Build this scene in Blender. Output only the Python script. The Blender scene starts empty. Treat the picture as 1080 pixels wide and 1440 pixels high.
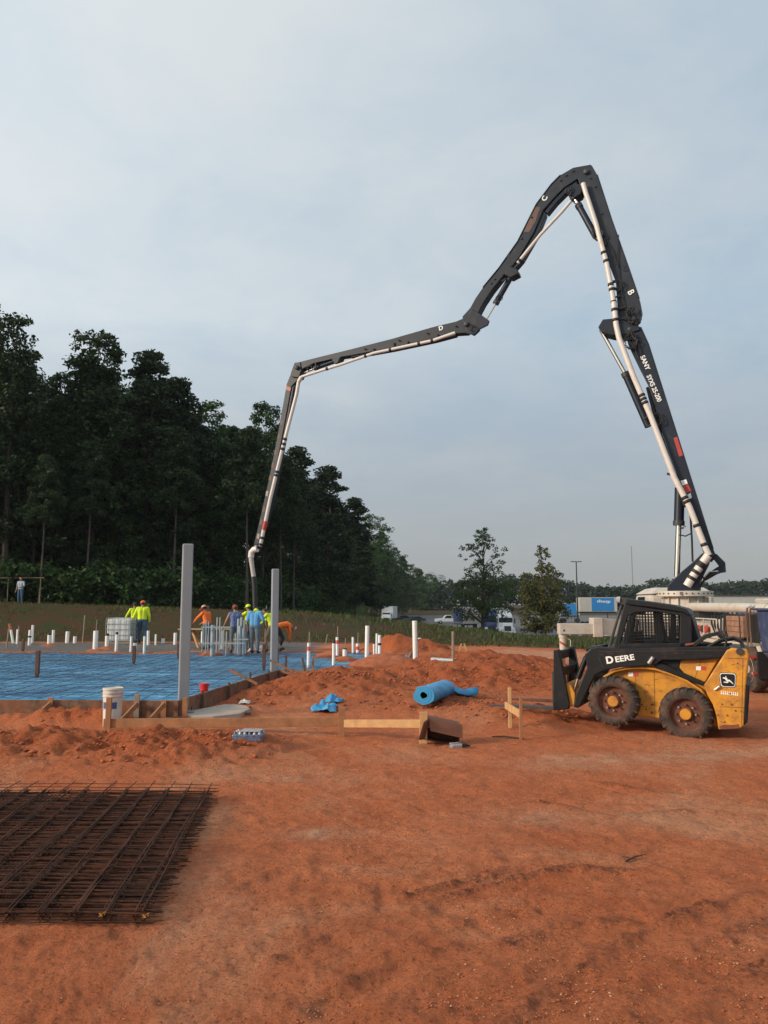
import bpy, bmesh, math, random
import numpy as np
from mathutils import Vector, Matrix
random.seed(7); RNG = np.random.default_rng(11)
scene = bpy.context.scene
COL = scene.collection
R = math.radians

# ------------------------------------------------------------------ camera
F, HOR, CAMZ = 1090.0, 850.0, 2.0           # focal length in photo pixels, horizon row, eye height
TH = math.atan((HOR - 720) / F)
cam_d = bpy.data.cameras.new('camera')
cam_d.sensor_fit = 'VERTICAL'; cam_d.sensor_height = 24.0; cam_d.sensor_width = 18.0
cam_d.lens = F / 1440 * 24.0
cam_d.clip_start = 0.1; cam_d.clip_end = 4000
cam = bpy.data.objects.new('camera', cam_d); COL.objects.link(cam)
cam.location = (0, 0, CAMZ); cam.rotation_euler = (R(90) + TH, 0, 0)
scene.camera = cam
scene.render.resolution_x = 768; scene.render.resolution_y = 1024

# ------------------------------------------------------------------ sky, sun, exposure
SUN_AZ, SUN_EL = R(-112), R(20)             # azimuth from +Y (view), negative = left; slightly behind the camera
world = bpy.data.worlds.new('World'); scene.world = world; world.use_nodes = True
nt = world.node_tree; nt.nodes.clear()
def wn(t, **k):
    n = nt.nodes.new(t)
    for a, b in k.items(): setattr(n, a, b)
    return n
sky = wn('ShaderNodeTexSky', sky_type='NISHITA', sun_disc=False)
sky.sun_elevation = SUN_EL; sky.sun_rotation = SUN_AZ
sky.altitude = 100; sky.air_density = 1.0; sky.dust_density = 2.0; sky.ozone_density = 1.5
geo = wn('ShaderNodeTexCoord')
sep = wn('ShaderNodeSeparateXYZ'); nt.links.new(geo.outputs['Generated'], sep.inputs[0])
# cloud layer projected on a high plane so the clouds flatten towards the horizon
zc = wn('ShaderNodeMath', operation='ADD'); nt.links.new(sep.outputs['Z'], zc.inputs[0]); zc.inputs[1].default_value = 0.18
zm = wn('ShaderNodeMath', operation='MAXIMUM'); nt.links.new(zc.outputs[0], zm.inputs[0]); zm.inputs[1].default_value = 0.08
dv = wn('ShaderNodeVectorMath', operation='DIVIDE')
cz = wn('ShaderNodeCombineXYZ')
for i in range(3): nt.links.new(zm.outputs[0], cz.inputs[i])
nt.links.new(geo.outputs['Generated'], dv.inputs[0]); nt.links.new(cz.outputs[0], dv.inputs[1])
def noise(scale, detail, rough, dist=0.0):
    n = wn('ShaderNodeTexNoise'); nt.links.new(dv.outputs[0], n.inputs['Vector'])
    n.inputs['Scale'].default_value = scale; n.inputs['Detail'].default_value = detail
    n.inputs['Roughness'].default_value = rough; n.inputs['Distortion'].default_value = dist
    return n
n1 = noise(0.9, 7, 0.60, 0.3); n2 = noise(3.3, 6, 0.62, 0.4)
ad = wn('ShaderNodeMath', operation='MULTIPLY_ADD'); nt.links.new(n2.outputs['Fac'], ad.inputs[0]); ad.inputs[1].default_value = 0.42
nt.links.new(n1.outputs['Fac'], ad.inputs[2])
mr = wn('ShaderNodeMapRange'); nt.links.new(ad.outputs[0], mr.inputs['Value'])
mr.inputs['From Min'].default_value = 0.56; mr.inputs['From Max'].default_value = 0.92
mr.inputs['To Min'].default_value = 0.0; mr.inputs['To Max'].default_value = 1.0
# the thin overcast is whiter and brighter on the sun's side
dt = wn('ShaderNodeVectorMath', operation='DOT_PRODUCT'); nt.links.new(geo.outputs['Generated'], dt.inputs[0])
dt.inputs[1].default_value = (math.sin(SUN_AZ) * math.cos(SUN_EL), math.cos(SUN_AZ) * math.cos(SUN_EL), math.sin(SUN_EL))
gl = wn('ShaderNodeMapRange', interpolation_type='SMOOTHSTEP'); nt.links.new(dt.outputs['Value'], gl.inputs['Value'])
gl.inputs['From Min'].default_value = -0.75; gl.inputs['From Max'].default_value = 0.95; gl.inputs['To Min'].default_value = 0.0; gl.inputs['To Max'].default_value = 1.0
cf = wn('ShaderNodeMath', operation='MULTIPLY_ADD', use_clamp=True); nt.links.new(gl.outputs[0], cf.inputs[0]); cf.inputs[1].default_value = 1.05
cfs = wn('ShaderNodeMath', operation='MULTIPLY_ADD'); nt.links.new(mr.outputs[0], cfs.inputs[0]); cfs.inputs[1].default_value = 0.75; cfs.inputs[2].default_value = -0.22
nt.links.new(cfs.outputs[0], cf.inputs[2])
cl = wn('ShaderNodeMix', data_type='RGBA')
nt.links.new(cf.outputs[0], cl.inputs['Factor'])
cl.inputs['A'].default_value = (3.95, 5.05, 6.0, 1)        # thin veil
cl.inputs['B'].default_value = (6.2, 6.6, 6.75, 1)        # thicker cloud
# haze towards the horizon: greyer and a little pinker
hz = wn('ShaderNodeMapRange'); nt.links.new(sep.outputs['Z'], hz.inputs['Value'])
hz.inputs['From Min'].default_value = 0.0; hz.inputs['From Max'].default_value = 0.34
hz.inputs['To Min'].default_value = 1.0; hz.inputs['To Max'].default_value = 0.0
hzm = wn('ShaderNodeMix', data_type='RGBA'); nt.links.new(hz.outputs[0], hzm.inputs['Factor'])
nt.links.new(cl.outputs['Result'], hzm.inputs['A']); hzm.inputs['B'].default_value = (3.42, 3.40, 3.42, 1)
mx = wn('ShaderNodeMix', data_type='RGBA'); mx.inputs['Factor'].default_value = 0.86
nt.links.new(sky.outputs[0], mx.inputs['A']); nt.links.new(hzm.outputs['Result'], mx.inputs['B'])
gm = wn('ShaderNodeMapRange'); nt.links.new(gl.outputs[0], gm.inputs['Value']); gm.inputs['To Min'].default_value = 0.97; gm.inputs['To Max'].default_value = 1.30
sc_ = wn('ShaderNodeVectorMath', operation='SCALE'); nt.links.new(mx.outputs['Result'], sc_.inputs[0]); nt.links.new(gm.outputs[0], sc_.inputs['Scale'])
bg = wn('ShaderNodeBackground'); bg.inputs['Strength'].default_value = 0.1
nt.links.new(sc_.outputs[0], bg.inputs['Color'])
wo = wn('ShaderNodeOutputWorld'); nt.links.new(bg.outputs[0], wo.inputs['Surface'])

sun_d = bpy.data.lights.new('sun', 'SUN'); sun_d.energy = 3.1; sun_d.angle = R(10); sun_d.color = (1.0, 0.83, 0.64)
sun = bpy.data.objects.new('sun', sun_d); COL.objects.link(sun)
sd = Vector((math.sin(SUN_AZ) * math.cos(SUN_EL), math.cos(SUN_AZ) * math.cos(SUN_EL), math.sin(SUN_EL)))
sun.rotation_euler = sd.to_track_quat('Z', 'Y').to_euler(); sun.location = sd * 60
scene.view_settings.view_transform = 'Standard'; scene.view_settings.look = 'None'
scene.view_settings.exposure = 0.18; scene.view_settings.gamma = 1.0; scene.view_settings.use_curve_mapping = False
scene.cycles.max_bounces = 5; scene.cycles.diffuse_bounces = 3; scene.cycles.glossy_bounces = 3
scene.cycles.transparent_max_bounces = 4; scene.cycles.volume_bounces = 0
scene.cycles.use_denoising = True

# ------------------------------------------------------------------ photo geometry helpers (pixel -> place)
def ray(px, py):
    cx, cy = (px - 540) / F, (720 - py) / F
    s, c = math.sin(TH), math.cos(TH)
    return Vector((cx, c - s * cy, s + c * cy))
def gp(px, py, z=0.0):
    d = ray(px, py); t = (z - CAMZ) / d.z
    return Vector((d.x * t, d.y * t, z))
def at(px, py, Y):
    d = ray(px, py); t = Y / d.y
    return Vector((d.x * t, Y, CAMZ + d.z * t))

def sm(t):
    t = np.clip(t, 0, 1); return t * t * (3 - 2 * t)
def _hash(ix, iy, seed):
    n = (ix.astype(np.int64) * 374761393 + iy.astype(np.int64) * 668265263 + seed * 974711) & 0x7fffffff
    n = ((n ^ (n >> 13)) * 1274126177) & 0x7fffffff
    return ((n ^ (n >> 16)) & 0xffff) / 65535.0
def vnoise(x, y, seed=0):
    x = np.asarray(x, float); y = np.asarray(y, float)
    ix, iy = np.floor(x), np.floor(y); fx, fy = x - ix, y - iy
    fx = fx * fx * (3 - 2 * fx); fy = fy * fy * (3 - 2 * fy)
    a = _hash(ix, iy, seed); b = _hash(ix + 1, iy, seed); c = _hash(ix, iy + 1, seed); d = _hash(ix + 1, iy + 1, seed)
    return (a * (1 - fx) + b * fx) * (1 - fy) + (c * (1 - fx) + d * fx) * fy - 0.5
def fbm(x, y, seed=0, octv=4, g=0.5):
    s, a = 0.0, 1.0
    for k in range(octv):
        s = s + a * vnoise(x, y, seed + k * 17); x = x * 2.03 + 3.1; y = y * 2.03 - 1.7; a *= g
    return s

# ------------------------------------------------------------------ terrain height
EDGE_Y = [0, 50, 56, 71, 87, 130, 245, 436, 900]
EDGE_X = [-24, -23, -16.4, -13.7, -10.5, -9, -3, 20, 90]
def mounds(x, y):
    g = lambda cx, cy, a, sx, sy: a * np.exp(-((x - cx) / sx) ** 2 - ((y - cy) / sy) ** 2)
    m1 = 0.30 * np.exp(-((y - 10.95 - 0.03 * x) / 1.05) ** 2) * sm((-0.7 - x) / 1.6) * (0.8 + 0.7 * vnoise(x * 0.7, y * 0.5, 5))
    z = m1 + g(1.9, 20.6, 0.62, 2.3, 2.6) + g(-1.3, 18.2, 0.42, 1.5, 1.9) + g(0.35, 28.4, 0.62, 0.95, 0.9) + g(1.7, 28.8, 0.40, 0.9, 0.9)
    z = z + 0.24 * np.exp(-((y - 13.45) / 0.34) ** 2) * sm((-4.1 - x) / .6) * (0.75 + 0.9 * vnoise(x * 1.1, y, 15)) + g(2.55, 13.9, 0.20, 1.0, 1.0) + g(4.0, 21.5, 0.30, 1.6, 2.0) + g(1.2, 15.4, 0.16, 1.4, 1.4) + g(-2.9, 16.2, 0.12, .8, 1.6)
    return z
def pad_mask(x, y):
    a = sm((-2.95 - x) / 0.5) * sm((y - 15.1) / .5) * sm((28.3 - y) / .5)
    b = sm((0.35 - x) / 0.5) * sm((y - 20.9) / .5) * sm((28.3 - y) / .5)
    return np.maximum(a, b)
def H(x, y):
    x = np.asarray(x, float); y = np.asarray(y, float)
    top = np.interp(x, [-60, -23, -5, 2.5, 10, 20, 90], [2.3, 2.1, 1.5, 0.72, -0.1, -0.3, -0.3])
    back = np.interp(x, [-60, -3, 3, 9], [0.32, 0.32, 0.15, 0.0])
    z = back * sm((y - 20) / 9)
    z = z + (top - back) * sm((y - 35.5) / 10.5)
    xe = np.interp(y, EDGE_Y, EDGE_X)
    wf = sm((y - 50) / 46) * sm((x - xe + 1) / 9)
    lot = np.interp(y, [0, 118, 175, 260, 420], [-2.6, -2.6, -2.0, -0.6, 1.5])
    forest = np.interp(y, [0, 55, 130, 260, 420], [0, 0, -0.6, -1.0, 1.0]) + 0.06 * np.clip(xe - 10 - x, 0, 60)
    z = z * (1 - wf) + lot * wf + forest * (1 - wf) * sm((y - 55) / 40)
    pm = pad_mask(x, y)
    z = (z + mounds(x, y)) * (1 - pm) + 0.05 * pm
    return z
def Hs(x, y): return float(H(np.array([x]), np.array([y]))[0])
_TS = np.concatenate([np.linspace(3.0, 60, 2400), np.linspace(60.1, 500, 2500)])
def tp(px, py):
    """the ground point seen at a photo pixel"""
    d = ray(px, py); X = d.x * _TS; Y = d.y * _TS; Z = CAMZ + d.z * _TS
    k = np.argmax(Z <= H(X, Y))
    if k == 0: k = len(_TS) - 1
    t = _TS[k]; return Vector((d.x * t, d.y * t, float(H(X[k:k+1], Y[k:k+1])[0])))

# ------------------------------------------------------------------ materials
MATS = {}
def mat(name, col, rough=0.6, metal=0.0, var=0.12, scale=6.0, dirt=None, dirt_amt=0.0, dirt_scale=3.0, bump=0.0, bump_scale=40.0,
        spec=0.5, objvar=0.0, coat=0.0):
    if name in MATS: return MATS[name]
    m = bpy.data.materials.new(name); m.use_nodes = True; t = m.node_tree; N = t.nodes; L = t.links
    b = N['Principled BSDF']; b.inputs['Roughness'].default_value = rough; b.inputs['Metallic'].default_value = metal
    b.inputs['Specular IOR Level'].default_value = spec
    if coat: b.inputs['Coat Weight'].default_value = coat; b.inputs['Coat Roughness'].default_value = 0.15
    tc = N.new('ShaderNodeTexCoord')
    n = N.new('ShaderNodeTexNoise'); n.inputs['Scale'].default_value = scale; n.inputs['Detail'].default_value = 6; n.inputs['Roughness'].default_value = 0.65
    L.new(tc.outputs['Object'], n.inputs['Vector'])
    cr = N.new('ShaderNodeValToRGB'); L.new(n.outputs['Fac'], cr.inputs['Fac'])
    cr.color_ramp.elements[0].position = 0.3; cr.color_ramp.elements[1].position = 0.7
    cr.color_ramp.elements[0].color = (*[max(0, c * (1 - var)) for c in col], 1)
    cr.color_ramp.elements[1].color = (*[min(1, c * (1 + var)) for c in col], 1)
    out = cr.outputs['Color']
    if dirt:
        n2 = N.new('ShaderNodeTexNoise'); n2.inputs['Scale'].default_value = dirt_scale; n2.inputs['Detail'].default_value = 8; n2.inputs['Roughness'].default_value = 0.7
        L.new(tc.outputs['Object'], n2.inputs['Vector'])
        r2 = N.new('ShaderNodeValToRGB'); L.new(n2.outputs['Fac'], r2.inputs['Fac'])
        r2.color_ramp.elements[0].position = 0.62 - 0.3 * dirt_amt; r2.color_ramp.elements[1].position = 0.80 - 0.2 * dirt_amt
        r2.color_ramp.elements[0].color = (0, 0, 0, 1); v = min(1, 0.45 + dirt_amt * 0.5); r2.color_ramp.elements[1].color = (v, v, v, 1)
        mx = N.new('ShaderNodeMix'); mx.data_type = 'RGBA'; L.new(r2.outputs['Color'], mx.inputs['Factor']); L.new(out, mx.inputs['A'])
        mx.inputs['B'].default_value = (*dirt, 1); out = mx.outputs['Result']
        mr = N.new('ShaderNodeMapRange'); L.new(r2.outputs['Color'], mr.inputs['Value']); mr.inputs['To Min'].default_value = rough; mr.inputs['To Max'].default_value = 0.9
        L.new(mr.outputs[0], b.inputs['Roughness'])
    if objvar:
        oi = N.new('ShaderNodeObjectInfo'); hs = N.new('ShaderNodeHueSaturation'); mr2 = N.new('ShaderNodeMapRange')
        L.new(oi.outputs['Random'], mr2.inputs['Value']); mr2.inputs['To Min'].default_value = 1 - objvar; mr2.inputs['To Max'].default_value = 1 + objvar
        L.new(mr2.outputs[0], hs.inputs['Value']); L.new(out, hs.inputs['Color']); out = hs.outputs['Color']
    L.new(out, b.inputs['Base Color'])
    if bump:
        n3 = N.new('ShaderNodeTexNoise'); n3.inputs['Scale'].default_value = bump_scale; n3.inputs['Detail'].default_value = 5
        L.new(tc.outputs['Object'], n3.inputs['Vector'])
        bp = N.new('ShaderNodeBump'); bp.inputs['Strength'].default_value = bump; bp.inputs['Distance'].default_value = 0.02
        L.new(n3.outputs['Fac'], bp.inputs['Height']); L.new(bp.outputs[0], b.inputs['Normal'])
    MATS[name] = m; return m
CLAY = (0.30, 0.095, 0.040)
mat('boom_navy', (0.012, 0.018, 0.031), 0.40, spec=0.3, var=0.2, scale=2.5, dirt=(0.06, 0.055, 0.06), dirt_amt=0.15, dirt_scale=1.7)
mat('boom_grey', (0.018, 0.024, 0.034), 0.45, spec=0.3, var=0.25, scale=2.0, dirt=(0.075, 0.065, 0.062), dirt_amt=0.25, dirt_scale=1.4)
mat('black_rubber', (0.012, 0.012, 0.013), 0.6, var=0.2)
mat('pipe_white', (0.62, 0.57, 0.52), 0.4, var=0.08, scale=2.0, dirt=(0.28, 0.2, 0.15), dirt_amt=0.25, dirt_scale=2.0)
mat('truck_white', (0.50, 0.465, 0.405), 0.45, var=0.06, scale=2.0, dirt=(0.30, 0.19, 0.12), dirt_amt=0.35, dirt_scale=1.6)
mat('chrome', (0.75, 0.70, 0.62), 0.18, 1.0, var=0.03)
mat('rust_red', (0.17, 0.05, 0.025), 0.8, var=0.35, scale=5)
mat('rust_box', (0.25, 0.14, 0.09), 0.75, var=0.35, scale=4, bump=0.3)
mat('navy_paint', (0.03, 0.055, 0.13), 0.5, var=0.3, scale=3, dirt=(0.16, 0.12, 0.11), dirt_amt=0.45, dirt_scale=3)
mat('dark_metal', (0.03, 0.03, 0.032), 0.55, var=0.25, dirt=(0.12, 0.06, 0.04), dirt_amt=0.25)
mat('decal_white', (0.80, 0.80, 0.78), 0.5, var=0.04)
mat('decal_red', (0.42, 0.045, 0.03), 0.5, var=0.15)
mat('decal_orange', (0.40, 0.12, 0.05), 0.5, var=0.3, scale=3)
mat('worn_brown', (0.11, 0.06, 0.045), 0.6, var=0.3, scale=4); mat('worn_pale', (0.28, 0.23, 0.20), 0.6, var=0.3, scale=4)
mat('skid_yellow', (0.56, 0.245, 0.016), 0.48, var=0.14, scale=1.5, dirt=(0.21, 0.085, 0.035), dirt_amt=0.62, dirt_scale=5, bump=0.05, bump_scale=8)
mat('skid_black', (0.008, 0.0095, 0.012), 0.45, spec=0.3, var=0.3, scale=3, dirt=(0.06, 0.032, 0.022), dirt_amt=0.30, dirt_scale=2.5)
mat('tyre', (0.030, 0.025, 0.022), 0.85, var=0.3, scale=9, dirt=(0.17, 0.085, 0.055), dirt_amt=0.62, dirt_scale=5, bump=0.4, bump_scale=30)
mat('rim_mud', (0.10, 0.035, 0.02), 0.8, var=0.4, scale=9, dirt=(0.22, 0.09, 0.05), dirt_amt=0.5, dirt_scale=6)
mat('steel_grey', (0.27, 0.295, 0.315), 0.5, var=0.10, scale=1.5, dirt=(0.20, 0.17, 0.15), dirt_amt=0.2, dirt_scale=1.5, bump=0.03)
mat('pvc', (0.80, 0.80, 0.78), 0.35, var=0.04, scale=4, dirt=(0.5, 0.33, 0.24), dirt_amt=0.22, dirt_scale=5)
mat('pvc_red', (0.60, 0.10, 0.06), 0.5, var=0.1)
mat('conduit', (0.30, 0.34, 0.36), 0.45, 0.1, var=0.12, scale=5)
mat('lumber', (0.52, 0.30, 0.13), 0.75, var=0.22, scale=5, dirt=(0.30, 0.12, 0.06), dirt_amt=0.25, dirt_scale=4, bump=0.2)
mat('lumber_dirty', (0.33, 0.15, 0.065), 0.8, var=0.28, scale=4, dirt=(0.20, 0.075, 0.035), dirt_amt=0.45, dirt_scale=3, bump=0.25)
mat('form_wood', (0.15, 0.085, 0.05), 0.85, var=0.6, scale=7, dirt=(0.30, 0.10, 0.04), dirt_amt=0.65, dirt_scale=2.6, bump=0.25)
mat('form_grey', (0.26, 0.21, 0.165), 0.8, var=0.25, scale=2.5, dirt=(0.22, 0.10, 0.055), dirt_amt=0.45, dirt_scale=2.5, bump=0.25)
mat('stake_rust', (0.10, 0.045, 0.03), 0.8, var=0.3)
mat('rebar', (0.048, 0.022, 0.015), 0.85, spec=0.25, var=0.4, scale=5, dirt=(0.16, 0.058, 0.028), dirt_amt=0.55, dirt_scale=4)
mat('blue_plastic', (0.035, 0.26, 0.50), 0.36, var=0.15, scale=3, dirt=(0.12, 0.20, 0.27), dirt_amt=0.2)
mat('cardboard', (0.17, 0.062, 0.032), 0.85, var=0.15, scale=4)
mat('concrete', (0.40, 0.345, 0.29), 0.9, var=0.15, scale=5, dirt=(0.33, 0.15, 0.08), dirt_amt=0.4, dirt_scale=3, bump=0.3)
mat('bucket_white', (0.62, 0.58, 0.52), 0.5, var=0.08, scale=8, dirt=(0.33, 0.2, 0.13), dirt_amt=0.45, dirt_scale=6)
mat('bucket_blue', (0.05, 0.10, 0.24), 0.5, var=0.2)
mat('red_plastic', (0.60, 0.02, 0.02), 0.4, var=0.06)
mat('clear_wrap', (0.42, 0.42, 0.44), 0.22, var=0.3, scale=14, bump=0.6, bump_scale=20)
mat('wrap_blue', (0.10, 0.12, 0.19), 0.3, var=0.6, scale=16, bump=0.5, bump_scale=25)
mat('silver', (0.5, 0.52, 0.54), 0.3, 0.7, var=0.3, scale=20)
mat('tote_white', (0.66, 0.66, 0.64), 0.4, var=0.05)
mat('asphalt', (0.115, 0.11, 0.108), 0.9, var=0.15, scale=0.4, bump=0.2)
mat('glass_dark', (0.02, 0.03, 0.035), 0.08, var=0.1)
mat('car_white', (0.74, 0.76, 0.77), 0.3, var=0.03, coat=0.4)
mat('car_dark', (0.03, 0.035, 0.04), 0.35, var=0.1)
mat('car_blue', (0.03, 0.07, 0.20), 0.35, var=0.1)
mat('trailer_blue', (0.02, 0.20, 0.50), 0.45, var=0.06, scale=0.5)
mat('trailer_grey', (0.46, 0.44, 0.40), 0.5, var=0.08, scale=0.6)
mat('lot_steel', (0.05, 0.05, 0.05), 0.5)
mat('lamp_white', (0.8, 0.8, 0.75), 0.3)
mat('bark', (0.075, 0.058, 0.045), 0.95, var=0.35, scale=4, bump=0.5, bump_scale=8)
mat('bark_pale', (0.085, 0.072, 0.060), 0.95, var=0.3, scale=3, bump=0.4, bump_scale=8)
mat('twig', (0.05, 0.03, 0.02), 0.95)
mat('skin', (0.30, 0.15, 0.09), 0.55, var=0.08); mat('hair', (0.015, 0.011, 0.009), 0.6)
mat('hivis_yellow', (0.62, 0.78, 0.02), 0.75, var=0.10, scale=8, bump=0.25, bump_scale=14)
mat('hivis_orange', (0.85, 0.16, 0.02), 0.75, var=0.10, scale=8, bump=0.25, bump_scale=14)
mat('shirt_blue', (0.10, 0.30, 0.55), 0.8, var=0.14, scale=8, bump=0.25, bump_scale=14)
mat('shirt_violet', (0.13, 0.17, 0.33), 0.8, var=0.35, scale=14, bump=0.25, bump_scale=14)
mat('shirt_pale', (0.30, 0.37, 0.44), 0.8, var=0.14)
mat('jeans', (0.05, 0.10, 0.17), 0.85, var=0.25, scale=7, bump=0.25, bump_scale=14)
mat('jeans_grey', (0.11, 0.14, 0.165), 0.85, var=0.25, scale=7, bump=0.25, bump_scale=14)
mat('khaki', (0.24, 0.18, 0.12), 0.85, var=0.25, scale=7)
mat('dark_cloth', (0.022, 0.02, 0.028), 0.85, var=0.3)
mat('boots', (0.02, 0.017, 0.015), 0.7); mat('rubber_pale', (0.4, 0.36, 0.33), 0.6)
mat('glove', (0.55, 0.52, 0.5), 0.8); mat('cap_red', (0.30, 0.045, 0.03), 0.8); mat('cap_orange', (0.80, 0.11, 0.04), 0.7)
mat('straw', (0.50, 0.33, 0.24), 0.9, var=0.2, scale=20)
mat('stone_pale', (0.52, 0.32, 0.18), 0.9, var=0.3, scale=2, objvar=0.2)
mat('clod', (0.33, 0.095, 0.036), 0.95, var=0.3, scale=6, bump=0.4)
mat('fence_steel', (0.20, 0.14, 0.10), 0.6)
def leaf_mat(name, c0, c1, objvar=0.25):
    m = bpy.data.materials.new(name); m.use_nodes = True; t = m.node_tree; N = t.nodes; L = t.links
    b = N['Principled BSDF']; b.inputs['Roughness'].default_value = 0.6; b.inputs['Specular IOR Level'].default_value = 0.25
    g = N.new('ShaderNodeNewGeometry'); r = N.new('ShaderNodeValToRGB'); L.new(g.outputs['Random Per Island'], r.inputs['Fac'])
    r.color_ramp.elements[0].color = (*c0, 1); r.color_ramp.elements[1].color = (*c1, 1)
    oi = N.new('ShaderNodeObjectInfo'); hs = N.new('ShaderNodeHueSaturation'); mr = N.new('ShaderNodeMapRange')
    L.new(oi.outputs['Random'], mr.inputs['Value']); mr.inputs['To Min'].default_value = 1 - objvar; mr.inputs['To Max'].default_value = 1 + objvar
    L.new(mr.outputs[0], hs.inputs['Value']); L.new(r.outputs['Color'], hs.inputs['Color']); L.new(hs.outputs['Color'], b.inputs['Base Color'])
    tr = N.new('ShaderNodeBsdfTranslucent'); L.new(hs.outputs['Color'], tr.inputs['Color'])
    ms = N.new('ShaderNodeMixShader'); ms.inputs[0].default_value = 0.25
    L.new(b.outputs[0], ms.inputs[1]); L.new(tr.outputs[0], ms.inputs[2]); L.new(ms.outputs[0], N['Material Output'].inputs['Surface'])
    MATS[name] = m; return m
leaf_mat('leaf_dark', (0.011, 0.027, 0.009), (0.058, 0.112, 0.030), 0.45)
leaf_mat('leaf_pine', (0.010, 0.024, 0.011), (0.044, 0.078, 0.027), 0.4)
leaf_mat('leaf_mid', (0.035, 0.062, 0.020), (0.085, 0.125, 0.040))
leaf_mat('leaf_brown', (0.032, 0.052, 0.015), (0.105, 0.092, 0.030))
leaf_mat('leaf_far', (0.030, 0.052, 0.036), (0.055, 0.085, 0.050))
leaf_mat('grass_blade', (0.030, 0.045, 0.010), (0.12, 0.115, 0.035))
leaf_mat('weed_blade', (0.030, 0.062, 0.014), (0.10, 0.135, 0.048))

# ------------------------------------------------------------------ mesh builder (world coordinates; build() moves them under the parent)
WLOC = {}
class MB:
    def __init__(s): s.v = []; s.f = []; s.m = []; s.cur = 0
    def add(s, vs, fs):
        o = len(s.v); s.v += [tuple(v) for v in vs]; s.f += [tuple(i + o for i in f) for f in fs]; s.m += [s.cur] * len(fs); return s
    def box(s, c, size, rz=0.0, M=None):
        hx, hy, hz = [k / 2 for k in size]
        vs = [Vector((x, y, z)) for z in (-hz, hz) for y in (-hy, hy) for x in (-hx, hx)]
        rot = M if M is not None else Matrix.Rotation(rz, 3, 'Z')
        vs = [rot @ v + Vector(c) for v in vs]
        return s.add(vs, [(0, 2, 3, 1), (4, 5, 7, 6), (0, 1, 5, 4), (2, 6, 7, 3), (0, 4, 6, 2), (1, 3, 7, 5)])
    def prism(s, a, b):
        """a, b: matching point loops (front, back)"""
        n = len(a)
        return s.add(list(a) + list(b), [tuple(range(n)), tuple(range(2 * n - 1, n - 1, -1))] + [(i, i + n, (i + 1) % n + n, (i + 1) % n) for i in range(n)])
    def tube(s, pts, r, seg=8, cap=True):
        pts = [Vector(p) for p in pts]; n = len(pts)
        rs = r if isinstance(r, (list, tuple)) else [r] * n
        vs = []; up = None
        for i, p in enumerate(pts):
            t = (pts[min(i + 1, n - 1)] - pts[max(i - 1, 0)])
            if t.length < 1e-9: t = Vector((0, 0, 1))
            t.normalize()
            if up is None: up = t.orthogonal().normalized()
            up = (up - t * up.dot(t))
            up = up.normalized() if up.length > 1e-6 else t.orthogonal().normalized()
            w = t.cross(up)
            for k in range(seg):
                a = 2 * math.pi * k / seg
                vs.append(p + (up * math.cos(a) + w * math.sin(a)) * rs[i])
        fs = [(i * seg + k, i * seg + (k + 1) % seg, (i + 1) * seg + (k + 1) % seg, (i + 1) * seg + k) for i in range(n - 1) for k in range(seg)]
        if cap: fs += [tuple(range(seg - 1, -1, -1)), tuple(range((n - 1) * seg, n * seg))]
        return s.add(vs, fs)
    def lathe(s, c, axis, prof, seg=24):
        """prof: (distance along axis, radius)"""
        ax = Vector(axis).normalized(); return s.tube([Vector(c) + ax * d for d, _ in prof], [max(1e-4, q) for _, q in prof], seg) if False else s._lathe(Vector(c), ax, prof, seg)
    def _lathe(s, c, ax, prof, seg):
        u = ax.orthogonal().normalized(); w = ax.cross(u); vs = []; n = len(prof)
        for d, q in prof:
            for k in range(seg):
                a = 2 * math.pi * k / seg; vs.append(c + ax * d + (u * math.cos(a) + w * math.sin(a)) * max(q, 1e-4))
        fs = [(i * seg + k, i * seg + (k + 1) % seg, (i + 1) * seg + (k + 1) % seg, (i + 1) * seg + k) for i in range(n - 1) for k in range(seg)]
        fs += [tuple(range(seg - 1, -1, -1)), tuple(range((n - 1) * seg, n * seg))]
        return s.add(vs, fs)
    def build(s, name, material, parent=None, bevel=0.0, smooth=False, loc=None):
        off = WLOC.get(parent.name, Vector((0, 0, 0))) if parent is not None else (Vector(loc) if loc is not None else Vector((0, 0, 0)))
        me = bpy.data.meshes.new(name); me.from_pydata([(v[0] - off.x, v[1] - off.y, v[2] - off.z) for v in s.v], [], s.f)
        mats = material if isinstance(material, (list, tuple)) else [material]
        for q in mats: me.materials.append(MATS[q] if isinstance(q, str) else q)
        if len(mats) > 1: me.polygons.foreach_set('material_index', s.m)
        bm = bmesh.new(); bm.from_mesh(me); bmesh.ops.recalc_face_normals(bm, faces=bm.faces); bm.to_mesh(me); bm.free()
        if smooth:
            me.polygons.foreach_set('use_smooth', [True] * len(me.polygons))
            me.set_sharp_from_angle(angle=R(42))
        me.update()
        o = bpy.data.objects.new(name, me); COL.objects.link(o)
        if parent is not None:
            o.parent = parent; WLOC[o.name] = off.copy()
        else:
            o.location = off; WLOC[o.name] = off.copy()
        if bevel:
            b = o.modifiers.new('edge', 'BEVEL'); b.width = bevel; b.segments = 2; b.limit_method = 'ANGLE'; b.angle_limit = R(40)
        return o
def empty(name, loc):
    o = bpy.data.objects.new(name, None); COL.objects.link(o); o.location = loc; o.empty_display_size = 0.3; WLOC[o.name] = Vector(loc); return o
def tag(o, label, cat, group=None, kind=None):
    o['label'] = label; o['category'] = cat
    if group: o['group'] = group
    if kind: o['kind'] = kind
    return o
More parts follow.
